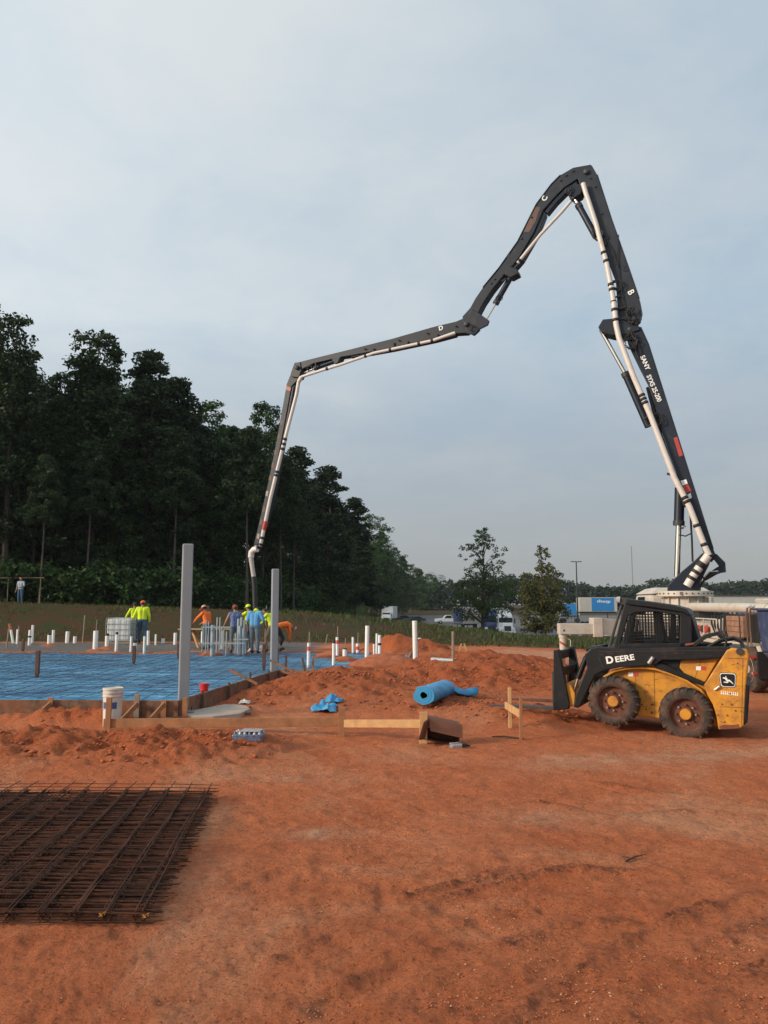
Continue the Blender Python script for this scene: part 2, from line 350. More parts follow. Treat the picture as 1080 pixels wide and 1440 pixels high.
def raw_mesh(name, V, Fc, material, parent=None, loc=(0, 0, 0), smooth=False):
    """V (n,3), Fc (m,k) numpy arrays"""
    me = bpy.data.meshes.new(name); n = len(V); m, k = Fc.shape
    me.vertices.add(n); me.vertices.foreach_set('co', V.astype(np.float32).ravel())
    me.loops.add(m * k); me.loops.foreach_set('vertex_index', Fc.astype(np.int32).ravel())
    me.polygons.add(m); me.polygons.foreach_set('loop_start', np.arange(0, m * k, k, dtype=np.int32))
    me.update(calc_edges=True)
    me.materials.append(MATS[material] if isinstance(material, str) else material)
    if smooth: me.polygons.foreach_set('use_smooth', np.ones(m, bool))
    if name is None: return me
    o = bpy.data.objects.new(name, me); COL.objects.link(o); o.parent = parent; o.location = loc
    return o
class Fr:
    """an upright plane through a thing: s to the right along it, d away from the camera, z up"""
    def __init__(s, O, e):
        s.O = Vector((O[0], O[1], 0)); s.e = Vector((e[0], e[1], 0)).normalized(); s.n = Vector((-s.e.y, s.e.x, 0))
    def w(s, a, d, z): return s.O + s.e * a + s.n * d + Vector((0, 0, z))
    def p(s, px, py, d=0.0):
        q = ray(px, py); C = Vector((0, 0, CAMZ))
        t = (d - (C - s.O).dot(s.n)) / q.dot(s.n); P = C + q * t
        return ((P - s.O).dot(s.e), P.z)
    def P(s, px, py, d=0.0):
        a, z = s.p(px, py, d); return s.w(a, d, z)
    def prism(s, mb, pts, d0, d1):
        sz = [s.p(px, py, d0) for px, py in pts]
        return mb.prism([s.w(a, d0, z) for a, z in sz], [s.w(a, d1, z) for a, z in sz])
def text_mesh(body, size, name, material, parent, O, ux, uy, depth=0.004, bold=0.0, sx=1.0):
    """flat lettering: origin O (world, centre), ux along the line, uy up the letters"""
    c = bpy.data.curves.new('txt', 'FONT'); c.body = body; c.size = size; c.extrude = depth; c.align_x = 'CENTER'; c.align_y = 'CENTER'; c.offset = bold
    o = bpy.data.objects.new('txt', c); COL.objects.link(o)
    dg = bpy.context.evaluated_depsgraph_get(); me = bpy.data.meshes.new_from_object(o.evaluated_get(dg))
    bpy.data.objects.remove(o); bpy.data.curves.remove(c)
    ux = Vector(ux).normalized(); uy = Vector(uy).normalized(); uz = ux.cross(uy)
    off = WLOC[parent.name]
    for v in me.vertices:
        v.co = Vector(O) + ux * v.co.x * sx + uy * v.co.y + uz * v.co.z - off
    me.name = name; me.materials.clear(); me.materials.append(MATS[material]); me.update()
    q = bpy.data.objects.new(name, me); COL.objects.link(q); q.parent = parent; WLOC[q.name] = off.copy(); return q

# ================================================================== SETTING
# ------------------------------------------------------------------ ground sheet: fine near the camera, reaching the horizon
def ground_material():
    m = bpy.data.materials.new('ground_clay'); m.use_nodes = True; t = m.node_tree; N = t.nodes; L = t.links
    b = N['Principled BSDF']; b.inputs['Roughness'].default_value = 0.93; b.inputs['Specular IOR Level'].default_value = 0.2
    tc = N.new('ShaderNodeTexCoord')
    def nz(scale, det=6, rough=0.6, dist=0.0, typ='ShaderNodeTexNoise', vec=None):
        n = N.new(typ); n.inputs['Scale'].default_value = scale
        if typ == 'ShaderNodeTexNoise': n.inputs['Detail'].default_value = det; n.inputs['Roughness'].default_value = rough; n.inputs['Distortion'].default_value = dist
        L.new(vec if vec else tc.outputs['Object'], n.inputs['Vector']); return n
    def ramp(src, p0, p1, c0=(0, 0, 0, 1), c1=(1, 1, 1, 1)):
        r = N.new('ShaderNodeValToRGB'); L.new(src, r.inputs['Fac']); e = r.color_ramp.elements
        e[0].position = p0; e[1].position = p1; e[0].color = c0; e[1].color = c1; return r.outputs['Color']
    def mix(f, a, bb, mode='MIX'):
        x = N.new('ShaderNodeMix'); x.data_type = 'RGBA'; x.blend_type = mode
        if isinstance(f, float): x.inputs['Factor'].default_value = f
        else: L.new(f, x.inputs['Factor'])
        for s, k in ((a, 'A'), (bb, 'B')):
            if isinstance(s, tuple): x.inputs[k].default_value = (*s, 1)
            else: L.new(s, x.inputs[k])
        return x.outputs['Result']
    def math_(op, a, c):
        x = N.new('ShaderNodeMath'); x.operation = op
        for i, s in enumerate((a, c)):
            if isinstance(s, (int, float)): x.inputs[i].default_value = s
            else: L.new(s, x.inputs[i])
        return x.outputs[0]
    def attr(name):
        a = N.new('ShaderNodeAttribute'); a.attribute_name = name; return a.outputs['Fac']
    col = ramp(nz(1.1, 8, 0.62).outputs['Fac'], 0.30, 0.70, (0.450, 0.120, 0.044, 1), (0.590, 0.190, 0.080, 1))
    col = mix(math_('MULTIPLY', ramp(nz(0.42, 7, 0.66, 0.8).outputs['Fac'], 0.50, 0.66), 0.72), col, (0.62, 0.30, 0.165))       # dry paler scrapes
    col = mix(math_('MULTIPLY', ramp(nz(2.7, 8, 0.7, 1.0).outputs['Fac'], 0.54, 0.70), 0.45), col, (0.290, 0.076, 0.028))        # damp darker patches
    col = mix(math_('MULTIPLY', attr('pale'), ramp(nz(3.0, 8, 0.7).outputs['Fac'], 0.30, 0.62)), col, (0.55, 0.335, 0.215))       # dusty sandy scrapes
    col = mix(math_('MULTIPLY', attr('dig'), 0.85), col, (0.37, 0.092, 0.031))                                                   # freshly dug clay
    sp = nz(38, 6, 0.8).outputs['Fac']
    col = mix(math_('MULTIPLY', ramp(sp, 0.53, 0.64), 0.9), col, (0.150, 0.044, 0.018))
    col = mix(math_('MULTIPLY', ramp(nz(10, 6, 0.75, .6).outputs['Fac'], 0.50, 0.64), 0.35), col, (0.25, 0.066, 0.024))
    col = mix(math_('MULTIPLY', ramp(nz(17, 6, 0.75, .6).outputs['Fac'], 0.56, 0.68), 0.55), col, (0.58, 0.255, 0.125))
    v = nz(46, typ='ShaderNodeTexVoronoi'); 
    peb = ramp(v.outputs['Distance'], 0.10, 0.20, (1, 1, 1, 1), (0, 0, 0, 1))
    pm = math_('MULTIPLY', peb, ramp(nz(7.0, 4).outputs['Fac'], 0.50, 0.60))
    col = mix(pm, col, mix(ramp(v.outputs['Color'], 0.2, 0.8), (0.55, 0.36, 0.25), (0.22, 0.11, 0.06)))
    # gravel bed behind the slab
    gr = ramp(nz(20, 6, 0.8).outputs['Fac'], 0.35, 0.65, (0.085, 0.083, 0.080, 1), (0.20, 0.19, 0.18, 1))
    col = mix(math_('MULTIPLY', attr('rut'), ramp(nz(30, 5, 0.8).outputs['Fac'], 0.40, 0.60)), col, (0.115, 0.040, 0.022))
    col = mix(attr('gravel'), col, gr)
    # grassy / bare-soil bank and woodland floor
    bank = ramp(nz(0.8, 8, 0.7).outputs['Fac'], 0.42, 0.58, (0.080, 0.036, 0.020, 1), (0.040, 0.048, 0.014, 1))
    col = mix(attr('bank'), col, bank)
    L.new(col, b.inputs['Base Color'])
    h1 = nz(14, 8, 0.72).outputs['Fac']; h2 = nz(60, 6, 0.7).outputs['Fac']
    hh = math_('ADD', math_('MULTIPLY', h1, 1.0), math_('MULTIPLY', h2, 0.35)); hh = math_('ADD', hh, math_('MULTIPLY', pm, 0.30))
    bp = N.new('ShaderNodeBump'); bp.inputs['Strength'].default_value = 1.0; bp.inputs['Distance'].default_value = 0.06
    L.new(hh, bp.inputs['Height']); L.new(bp.outputs[0], b.inputs['Normal'])
    MATS['ground_clay'] = m
ground_material()
def build_ground():
    ys = list(np.arange(-40, 2.4, 1.4)); y = 2.4
    while y < 1400:
        ys.append(y); y += max(0.035, 0.0042 * y) if y < 62 else 0.03 * y
    ys = np.array(ys)
    uf = np.arange(-0.64, 0.6401, 0.0036)
    uo = np.array([0.70, 0.80, 0.95, 1.2, 1.6])
    u = np.concatenate([-uo[::-1], uf, uo])
    w = np.maximum(ys, 32.0) if False else np.where(ys > 4, ys, 4.0)
    X = w[:, None] * u[None, :]; Y = np.repeat(ys[:, None], len(u), 1)
    Z = H(X, Y)
    dig = np.clip(mounds(X, Y) / 0.22, 0, 1) * (1 - pad_mask(X, Y))
    near = 1 - sm((Y - 34) / 10)
    # relief: trodden clay, clods on the heaps, tyre ruts
    Z += near * 0.040 * fbm(X * 0.55, Y * 0.55, 3, 4) + near * 0.026 * fbm(X * 5, Y * 5, 9, 5, 0.68)
    Z += near * dig * (0.13 * fbm(X * 1.9, Y * 1.9, 21, 4, 0.55) + 0.16 * (0.25 - np.abs(fbm(X * 3.2, Y * 3.2, 31, 4, 0.6))) + 0.05 * fbm(X * 11, Y * 11, 37, 3, .6))
    for (x0, y0, x1, y1, amp, half) in ((2.1, 2.0, 6.4, 10.5, 0.030, 0.20), (3.4, 2.0, 8.2, 10.0, 0.026, 0.20), (-1.2, 3.2, 3.8, 8.2, 0.014, 0.17), (0.3, 3.0, 5.2, 8.0, 0.012, 0.17), (3.2, 11.2, 6.2, 10.8, 0.02, 0.16)):
        dx, dy = x1 - x0, y1 - y0; L2 = dx * dx + dy * dy
        tt = ((X - x0) * dx + (Y - y0) * dy) / L2; ds = ((X - x0) * dy - (Y - y0) * dx) / math.sqrt(L2) + 0.25 * vnoise(tt * 3, tt * 0, 4)
        tr = sm(1 - np.abs(np.abs(ds) - 0) / half) * sm(tt * 6) * sm((1 - tt) * 4)
        Z += -amp * tr + 0.5 * amp * np.exp(-((np.abs(ds) - half * 1.15) / 0.06) ** 2) * sm(tt * 6) * sm((1 - tt) * 4)
        Z += 0.004 * tr * np.sin(tt * math.sqrt(L2) * 2 * math.pi / 0.16 + ds * 9)
    rut = np.zeros_like(X); nr_ = Y[:, 0] < 13; Xn, Yn = X[nr_], Y[nr_]; rn = np.zeros_like(Xn); zn = np.zeros_like(Xn)
    for kk, pl in enumerate((((380, 1352), (520, 1290), (620, 1262), (720, 1236), (800, 1224), (900, 1226)), ((560, 1262), (640, 1240), (740, 1216)), ((700, 1440), (800, 1372), (880, 1318), (950, 1288), (1040, 1262), (1090, 1252)), ((830, 1440), (900, 1386), (980, 1330), (1090, 1290)), ((950, 1440), (1000, 1400), (1090, 1350)),
                ((400, 1440), (470, 1390), (560, 1350), (640, 1330)), ((700, 1330), (790, 1300), (880, 1296)), ((640, 1120), (760, 1128), (860, 1150), (960, 1140)), ((780, 1090), (900, 1110), (1080, 1130)), ((330, 1250), (420, 1215), (520, 1205)))):
        P = [gp(a, b, 0) for a, b in pl]; best = np.full(Xn.shape, 9.0)
        for a, b in zip(P[:-1], P[1:]):
            dx, dy = b.x - a.x, b.y - a.y; tt = np.clip(((Xn - a.x) * dx + (Yn - a.y) * dy) / (dx * dx + dy * dy), 0, 1); best = np.minimum(best, np.hypot(Xn - a.x - tt * dx, Yn - a.y - tt * dy))
        best = best + 0.07 * fbm(Xn * 2.5, Yn * 2.5, 80 + kk, 3); wv = np.clip(0.55 + 1.3 * fbm(Xn * 1.7, Yn * 1.7, 90 + kk, 2), 0, 1)
        rg = np.exp(-(best / 0.055) ** 2) * wv; zn += 0.020 * rg + 0.045 * rg * np.maximum(0, fbm(Xn * 14, Yn * 14, 95, 3, .6)) - 0.014 * np.exp(-((best - .13) / .07) ** 2) * wv; rn = np.maximum(rn, rg)
    Z[nr_] += zn; rut[nr_] = np.clip(rn * 1.1, 0, 1)
    bank = sm((Y - 34.8 + 1.5 * fbm(X * .3, Y * .3, 2, 3)) / 1.6)
    gravel = sm((Y - 28.2) / .4) * sm((35.2 + fbm(X, Y, 6, 2) - Y) / .8) * sm((-2.2 + 0.6 * fbm(X, Y, 7, 2) - X) / 0.8)
    pale = 0.9 * sm((Y - 24.5) / 3) * sm((34 - Y) / 2) * sm((X - 3.2) / 2.5)
    pale = np.maximum(pale, 0.75 * np.exp(-((Y - 10.1 - 0.25 * (X - 2)) / 0.45) ** 2) * sm((X - 1.0) / 1.5))
    pale = np.maximum(pale, 0.8 * np.exp(-((X + 0.55) / 0.32) ** 2 - ((Y - 7.15) / 0.22) ** 2))
    pale = np.maximum(pale, 0.6 * np.exp(-((X - 1.6) / 0.7) ** 2 - ((Y - 7.6) / 0.35) ** 2))
    pale = np.maximum(pale, 0.7 * np.exp(-((X - 3.6) / 0.5) ** 2 - ((Y - 6.0 + .5 * (X - 3.2)) / 0.2) ** 2))
    pale = np.maximum(pale, 0.55 * np.exp(-((X + 1.1) / 0.7) ** 2 - ((Y - 9.3) / 0.3) ** 2))
    pale = np.maximum(pale, 0.45 * np.exp(-((X + 1.35) / 0.35) ** 2 - ((Y - 5.6) / 0.9) ** 2))
    V = np.stack([X, Y, Z], -1).reshape(-1, 3)
    nr, nc = X.shape; i = np.arange(nr * nc).reshape(nr, nc)
    Fc = np.stack([i[:-1, :-1], i[:-1, 1:], i[1:, 1:], i[1:, :-1]], -1).reshape(-1, 4)
    o = raw_mesh('ground', V, Fc, 'ground_clay', smooth=True); o['kind'] = 'structure'
    for nm, a in (('bank', bank), ('gravel', gravel), ('pale', pale), ('dig', dig), ('rut', rut)):
        at_ = o.data.attributes.new(nm, 'FLOAT', 'POINT'); at_.data.foreach_set('value', np.broadcast_to(a, X.shape).astype(np.float32).ravel())
    return o
build_ground()

# ------------------------------------------------------------------ parking lot: asphalt sheet beyond the grass strip
def build_lot():
    mb = MB(); ys = [66, 72, 80, 90, 100, 110, 120, 140, 160, 180, 200, 225]; nx = 26
    for y in ys:
        x0 = float(np.interp(y, EDGE_Y, EDGE_X)) + 4.5
        for k in range(nx):
            x = x0 + (170 - x0) * (k / (nx - 1)) ** 1.6; mb.v.append((x, y, Hs(x, y) + 0.05))
    for j in range(len(ys) - 1):
        for k in range(nx - 1): mb.f.append((j * nx + k, j * nx + k + 1, (j + 1) * nx + k + 1, (j + 1) * nx + k)); mb.m.append(0)
    o = mb.build('parking_lot', 'asphalt'); o['kind'] = 'structure'
    p = MB()
    for y in (104, 112):
        for k in range(9):
            x = 14 + k * 4.0; p.add([(x, y, Hs(x, y) + .062), (x + .12, y, Hs(x, y) + .062), (x + .12, y + 5, Hs(x, y + 5) + .062), (x, y + 5, Hs(x, y + 5) + .062)], [(0, 1, 2, 3)])
    q = p.build('bay_marking', 'decal_white', o); 
build_lot()

# ------------------------------------------------------------------ foliage
def leaf_quads(P, size, rng, flat=0.35, aspect=0.55):
    """P (n,3) leaf centres -> quads of random orientation"""
    n = len(P); a = rng.normal(size=(n, 3)); a[:, 2] *= flat + .4; a /= np.linalg.norm(a, axis=1, keepdims=True) + 1e-9
    b = rng.normal(size=(n, 3)); b -= a * (a * b).sum(1, keepdims=True); b /= np.linalg.norm(b, axis=1, keepdims=True) + 1e-9
    s = size * (0.55 + 0.9 * rng.random((n, 1)))
    a = a * s; b = b * s * aspect
    V = np.stack([P - a, P - a * .1 + b, P + a, P - a * .1 - b], 1).reshape(-1, 3)
    return V, np.arange(4 * n).reshape(n, 4)
def clump_leaves(C, rad, per, rng, squash=0.75):
    out = []
    for c, r in zip(C, rad):
        k = max(4, int(per * (r ** 1.6)))
        d = rng.normal(size=(k, 3)); d /= np.linalg.norm(d, axis=1, keepdims=True); d *= (rng.random((k, 1)) ** 0.45) * r; d[:, 2] *= squash
        out.append(c + d)
    return np.concatenate(out)
def limbs(h, r0, C, rng, n=14, lean=0.0, pts=7):
    mb = MB(); P = []
    for i in range(pts):
        t = i / (pts - 1); P.append(Vector((lean * t * t + (0.12 * math.sin(t * 5 + h) if 0 < i else 0), 0.1 * math.cos(t * 4) - .1, -0.25 + (h * 0.93 + .25) * t)))
    mb.tube(P, [r0 * (1 - 0.86 * (i / (pts - 1))) * (1.25 if i == 0 else 1) for i in range(pts)], 8)
    idx = rng.permutation(len(C))[:n]
    for i in idx:
        c = C[i]; z0 = max(h * 0.12, c[2] - 0.45 * math.hypot(c[0], c[1]) - 0.6); t = min(0.97, z0 / (h * 0.93))
        b = Vector((lean * t * t, 0, z0)); e = Vector(c); md = b.lerp(e, .5) + Vector((0, 0, 0.12 * (e - b).length))
        rr = r0 * (1 - 0.86 * t) * 0.5 + .012
        mb.tube([b, md, e], [rr, rr * .6, rr * .22], 5)
    return mb
def crown_points(kind, h, rng, low):
    """clump centres and radii for a crown of height h whose foliage starts at low*h"""
    C = []; Rd = []
    if kind == 'broad':
        for k in range(170):
            t = rng.random() ** 0.85; z = h * (low + (0.965 - low) * t)
            prof = (math.sin(math.pi * min(1, 0.16 + 0.80 * t)) ** 0.7) * 0.225 * h
            a = rng.random() * 2 * math.pi; q = prof * (0.35 + 0.70 * rng.random() ** .6) * (1 + 0.28 * math.sin(3 * a + 9 * t))
            C.append((q * math.cos(a), q * math.sin(a), z)); Rd.append(h * (0.026 + 0.032 * rng.random()) * (1.0 - 0.30 * t))
        for k in range(4): C.append((rng.normal() * .02 * h, rng.normal() * .02 * h, h * (0.95 - .025 * k))); Rd.append(h * 0.032)
    elif kind == 'tall':
        for k in range(230):
            t = rng.random() ** 0.8; z = h * (low + (0.975 - low) * t)
            prof = math.sqrt(max(0.02, 1 - ((t - .42) / .60) ** 2)) * 0.15 * h * (0.85 + 0.25 * math.sin(6 * t + 1))
            a = rng.random() * 2 * math.pi; q = prof * (0.25 + 0.80 * rng.random() ** .6) * (1 + 0.25 * math.sin(2 * a + 7 * t))
            C.append((q * math.cos(a), q * math.sin(a), z)); Rd.append(h * (0.024 + 0.026 * rng.random()) * (1.0 - 0.3 * t))
    elif kind == 'pine':
        for k in range(34):
            t = (k + rng.random()) / 34; z = h * (low + (0.96 - low) * t); prof = 0.155 * h * (1 - t) ** 0.62 * (0.55 + 0.65 * rng.random()) + 0.015 * h
            for j in range(4):
                a = rng.random() * 2 * math.pi; q = prof * (0.45 + 0.65 * rng.random())
                C.append((q * math.cos(a), q * math.sin(a), z + 0.12 * q)); Rd.append(h * (0.022 + 0.022 * rng.random()))
        C.append((0, 0, h * 0.975)); Rd.append(h * 0.02)
    return np.array(C), np.array(Rd)
def tree_meshes(kind, seed, low, per, leaf, h=20.0, r0=0.24, lmat='leaf_dark', bark='bark', n_l=14):
    rng = np.random.default_rng(seed); C, Rd = crown_points(kind, h, rng, low)
    P = clump_leaves(C, Rd, per, rng); V, Fc = leaf_quads(P, leaf, rng)
    cr = raw_mesh(None, V, Fc, lmat) if False else None
    o = raw_mesh('crown', V, Fc, lmat); me_c = o.data; bpy.data.objects.remove(o)
    t = limbs(h, r0, C, rng, n_l).build('trunk', bark, smooth=True); me_t = t.data; bpy.data.objects.remove(t)
    return me_t, me_c
def plant_tree(meshes, name, x, y, s, rz, label, group=None, cat='tree', sxy=1.0):
    e = bpy.data.objects.new(name, None); COL.objects.link(e); e.location = (x, y, Hs(x, y) - 0.05); e.rotation_euler = (0, 0, rz); e.scale = (s * sxy, s * sxy, s)
    tag(e, label, cat, group)
    for nm, me in zip(('trunk', 'crown'), meshes):
        c = bpy.data.objects.new(nm, me); COL.objects.link(c); c.parent = e
    return e
TM = {
 'b0': tree_meshes('broad', 1, 0.06, 95, 0.15), 'b1': tree_meshes('broad', 2, 0.10, 95, 0.145), 'b2': tree_meshes('broad', 3, 0.30, 85, 0.145),
 't0': tree_meshes('tall', 8, 0.22, 120, 0.14), 't1': tree_meshes('tall', 9, 0.30, 120, 0.14),
 'p0': tree_meshes('pine', 4, 0.38, 210, 0.15, lmat='leaf_pine', r0=0.2, bark='bark'), 'p1': tree_meshes('pine', 5, 0.12, 210, 0.15, lmat='leaf_pine', r0=0.2),
 'p2': tree_meshes('pine', 6, 0.52, 200, 0.14, lmat='leaf_pine', bark='bark_pale', r0=0.17),
}
# trees whose tops stand out on the skyline: (photo x of the top, photo y of the top, distance, kind, label)
SKY = [
 (-30, 452, 52, 't1', 'dark broad tree cut by the frame edge, first of the wood', 1.0),
 (24, 446, 51, 't0', 'tallest broad dark tree of the wood, gaps of sky in its crown', 1.0),
 (88, 528, 57, 't1', 'dark tree in the notch between the two tallest broad trees', 0.85),
 (140, 470, 55, 't1', 'rounded lighter green crown second highest in the wood', 1.1),
 (214, 494, 57, 'p1', 'spiky-topped dark pine right after the rounded light crown', 1.2),
 (248, 532, 60, 'p0', 'narrow pine sloping down from the spiky-topped pine', 1.3),
 (300, 566, 64, 't0', 'bushy dark tree above the worker in the straw hat', 1.1),
 (374, 568, 70, 't1', 'open-crowned tree directly behind the hanging boom end', 0.8),
 (418, 628, 86, 'p1', 'dark pine just right of the hanging boom end', 1.35),
 (462, 655, 98, 'p1', 'round-shouldered dark pine halfway down the sloping skyline', 1.45),
 (498, 700, 120, 'p1', 'dark pine lower down the sloping skyline', 1.5),
 (330, 600, 66, 'p2', 'tall thin bare-stemmed pine left of the boom end', 0.8),
]
for px, py, d, k, lab, sxy in SKY:
    q = at(px, py, d); s = (q.z - Hs(q.x, d)) / 19.6
    plant_tree(TM[k], 'pine_tree' if k[0] == 'p' else 'broad_tree', q.x, d, s, random.random() * 6.28, lab, 'dark wood behind the slab', sxy=sxy)
# receding edge of the wood
for i, (px, py, d) in enumerate([(520, 722, 188), (536, 748, 200), (552, 768, 210), (566, 782, 225), (578, 792, 245), (590, 800, 280), (602, 806, 320), (612, 812, 360)]):
    q = at(px, py, d); s = (q.z - Hs(q.x, d)) / 19.6
    plant_tree(TM['p1' if i % 2 else 'b0'], 'pine_tree' if i % 2 else 'broad_tree', q.x, d, s, i * 1.3, 'one of the far dark trees where the wood tapers to the box truck', 'far tapering end of the wood', sxy=1.35)
# the body of the wood: trees in front rows and behind, not told apart in the photo
k = 0
for row, (dy, hh) in enumerate(((1.5, 12.5), (6, 15.5), (12, 17.5), (19, 18.5))):
    for i in range(13):
        px = -90 + i * 37 + row * 13 + random.uniform(-9, 9)
        if px > 430: continue
        d0 = float(np.interp(px, [-100, 40, 220, 330, 420, 500], [50, 51, 56, 66, 84, 120])); d = d0 + dy * (0.8 + d0 / 250)
        top = float(np.interp(px, [-100, 28, 85, 140, 210, 296, 374, 420, 462], [470, 478, 540, 498, 522, 588, 606, 660, 695])) + random.uniform(6, 34) + (3 - row) * 12
        x = (px - 540) / F * d * 1.0; q = at(px, top, d); s = (q.z - Hs(q.x, d)) / 19.6
        kind = random.choice(['b0', 'b1', 'b0', 'p1', 'p0']) if row else random.choice(['b0', 'b1', 'b0', 'p1'])
        plant_tree(TM[kind], 'pine_tree' if kind[0] == 'p' else 'broad_tree', q.x, d, s, random.random() * 6.28, 'one of the dark trees merging in the body of the wood', 'trees merging in the dark wood', sxy=0.9 if kind[0] == 'b' else 1.4)
for i in range(18):
    x = -30.5 - (i % 9) * 4.2 + random.uniform(-1, 1); d = 51 + (i // 9) * 6 + random.uniform(0, 3); kind = random.choice(['b0', 'b1', 't0', 'p1'])
    plant_tree(TM[kind], 'pine_tree' if kind[0] == 'p' else 'broad_tree', x, d, random.uniform(.88, 1.12), random.random() * 6.28, 'one of the dark trees merging in the body of the wood', 'trees merging in the dark wood', sxy=0.95)
for i in range(22):
    px = 425 + i * 8.5 + random.uniform(-3, 3); d = float(np.interp(px, [420, 470, 510, 540, 620], [92, 125, 178, 205, 330])) + random.uniform(0, 8)
    top = float(np.interp(px, [420, 462, 500, 540, 580, 620], [655, 690, 735, 775, 808, 822])) + random.uniform(4, 26)
    q = at(px, top, d); s = (q.z - Hs(q.x, d)) / 19.6
    kind = random.choice(['b0', 'p1', 'b0']); plant_tree(TM[kind], 'broad_tree' if kind == 'b0' else 'pine_tree', q.x, d, s, random.random() * 6, 'one of the dark trees merging along the sloping edge of the wood', 'trees along the sloping wood edge', sxy=1.45)
# pale slim trunks standing in front of the wood
for px, d, tp_ in ((352, 56, 600), (398, 66, 640), (416, 72, 660), (66, 50, 640), (250, 55, 600), (130, 52, 620)):
    q = at(px, tp_, d); s = (q.z - Hs(q.x, d)) / 19.6
    plant_tree(TM['p2'], 'slim_pine', q.x, d, s, random.random() * 6, {352: 'slim pale-stemmed pine behind the boom end hose', 398: 'slim pale-stemmed pine right of the second steel column', 416: 'slim pale-stemmed pine furthest along toward the sloping wood edge',
        66: 'slim pine near the fence at the frame edge', 250: 'slim pine behind the near steel column', 130: 'slim pine above the caged white tote'}[px], 'slim pines at the front of the wood', sxy=1.0)

# undergrowth under the wood: one uncountable mass
def build_undergrowth():
    rng = np.random.default_rng(77); C = []; Rd = []
    for i in range(900):
        px = rng.uniform(-160, 620); d = float(np.interp(px, [-140, 40, 220, 330, 420, 480, 515, 560, 620], [48.5, 49, 51, 58, 74, 110, 180, 215, 300])) + (rng.uniform(0, 4) if i < 330 else rng.uniform(4, 34))
        q = at(px, 850, d); sc = d / 55; r = rng.uniform(0.5, 1.25) * min(sc, 2.2)
        C.append((q.x, d, Hs(q.x, d) + rng.uniform(0.1, 2.6) * sc)); Rd.append(r)
    P = clump_leaves(np.array(C), np.array(Rd), 75, rng); V, Fc = leaf_quads(P, 0.16, rng)
    o = raw_mesh('undergrowth', V, Fc, 'leaf_dark'); tag(o, 'dark undergrowth massed along the foot of the wood', 'undergrowth', kind='stuff')
build_undergrowth()

# far treeline on the right horizon: reads as one mass
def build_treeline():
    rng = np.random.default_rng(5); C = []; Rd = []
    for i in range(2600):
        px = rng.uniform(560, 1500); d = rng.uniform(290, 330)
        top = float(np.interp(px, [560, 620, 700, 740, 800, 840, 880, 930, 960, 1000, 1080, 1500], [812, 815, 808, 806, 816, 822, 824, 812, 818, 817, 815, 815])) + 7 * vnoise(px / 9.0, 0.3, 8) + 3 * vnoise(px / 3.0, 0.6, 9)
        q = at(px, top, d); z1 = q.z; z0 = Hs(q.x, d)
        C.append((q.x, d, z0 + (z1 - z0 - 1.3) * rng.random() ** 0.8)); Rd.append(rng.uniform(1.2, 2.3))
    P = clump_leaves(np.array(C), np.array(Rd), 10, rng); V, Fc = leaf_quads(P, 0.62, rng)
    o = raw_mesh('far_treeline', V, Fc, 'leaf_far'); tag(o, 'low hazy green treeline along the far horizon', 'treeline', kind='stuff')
build_treeline()

# grass and weeds on the bank
def build_grass():
    rng = np.random.default_rng(9)
    def blades(n, sel, hmin, hmax, wid, name, m, label):
        X = rng.uniform(-34, 30, n * 4); Y = rng.uniform(34, 62, n * 4); keep = sel(X, Y, rng.random(n * 4)); X, Y = X[keep][:n], Y[keep][:n]
        k = len(X); Z = H(X, Y); h = hmin + (hmax - hmin) * rng.random(k) ** 1.6; a = rng.uniform(0, 6.28, k); ln = rng.normal(size=(k, 2)) * 0.35 * h[:, None]
        w = wid * (0.6 + rng.random(k)); B = np.stack([X, Y, Z - .03], 1); sdx = np.stack([np.cos(a) * w, np.sin(a) * w, np.zeros(k)], 1)
        M = B + np.stack([ln[:, 0] * .35, ln[:, 1] * .35, h * .6], 1); T = B + np.stack([ln[:, 0], ln[:, 1], h], 1)
        V = np.stack([B - sdx, B + sdx, M + sdx * .7, T, M - sdx * .7], 1).reshape(-1, 3); Fc = np.arange(5 * k).reshape(k, 5)
        tag(raw_mesh(name, V, Fc, m), label, 'grass', kind='stuff')
    def patch(X, Y, u):
        p = fbm(X * 0.35, Y * 0.35, 41, 3); right = sm((X + 6) / 8)
        return (u < np.clip(0.25 + 2.2 * p + 0.55 * right, 0.04, 1)) & (Y > 35.5 + 0.6 * vnoise(X, Y, 3))
    blades(42000, patch, 0.05, 0.22, 0.016, 'bank_grass', 'grass_blade', 'short dry and green grass covering the bank behind the slab')
    def weeds(X, Y, u):
        ridge = np.exp(-((Y - 44.5) / 2.6) ** 2) * sm((X + 8) / 3) + 0.7 * np.exp(-((Y - 40) / 3.5) ** 2) * sm((X - 1) / 3)
        return u < ridge * np.clip(0.5 + 1.6 * fbm(X * .5, Y * .5, 51, 3), 0, 1)
    blades(15000, weeds, 0.10, 0.42, 0.019, 'tall_weeds', 'weed_blade', 'taller pale green weeds along the crest of the bank')
build_grass()

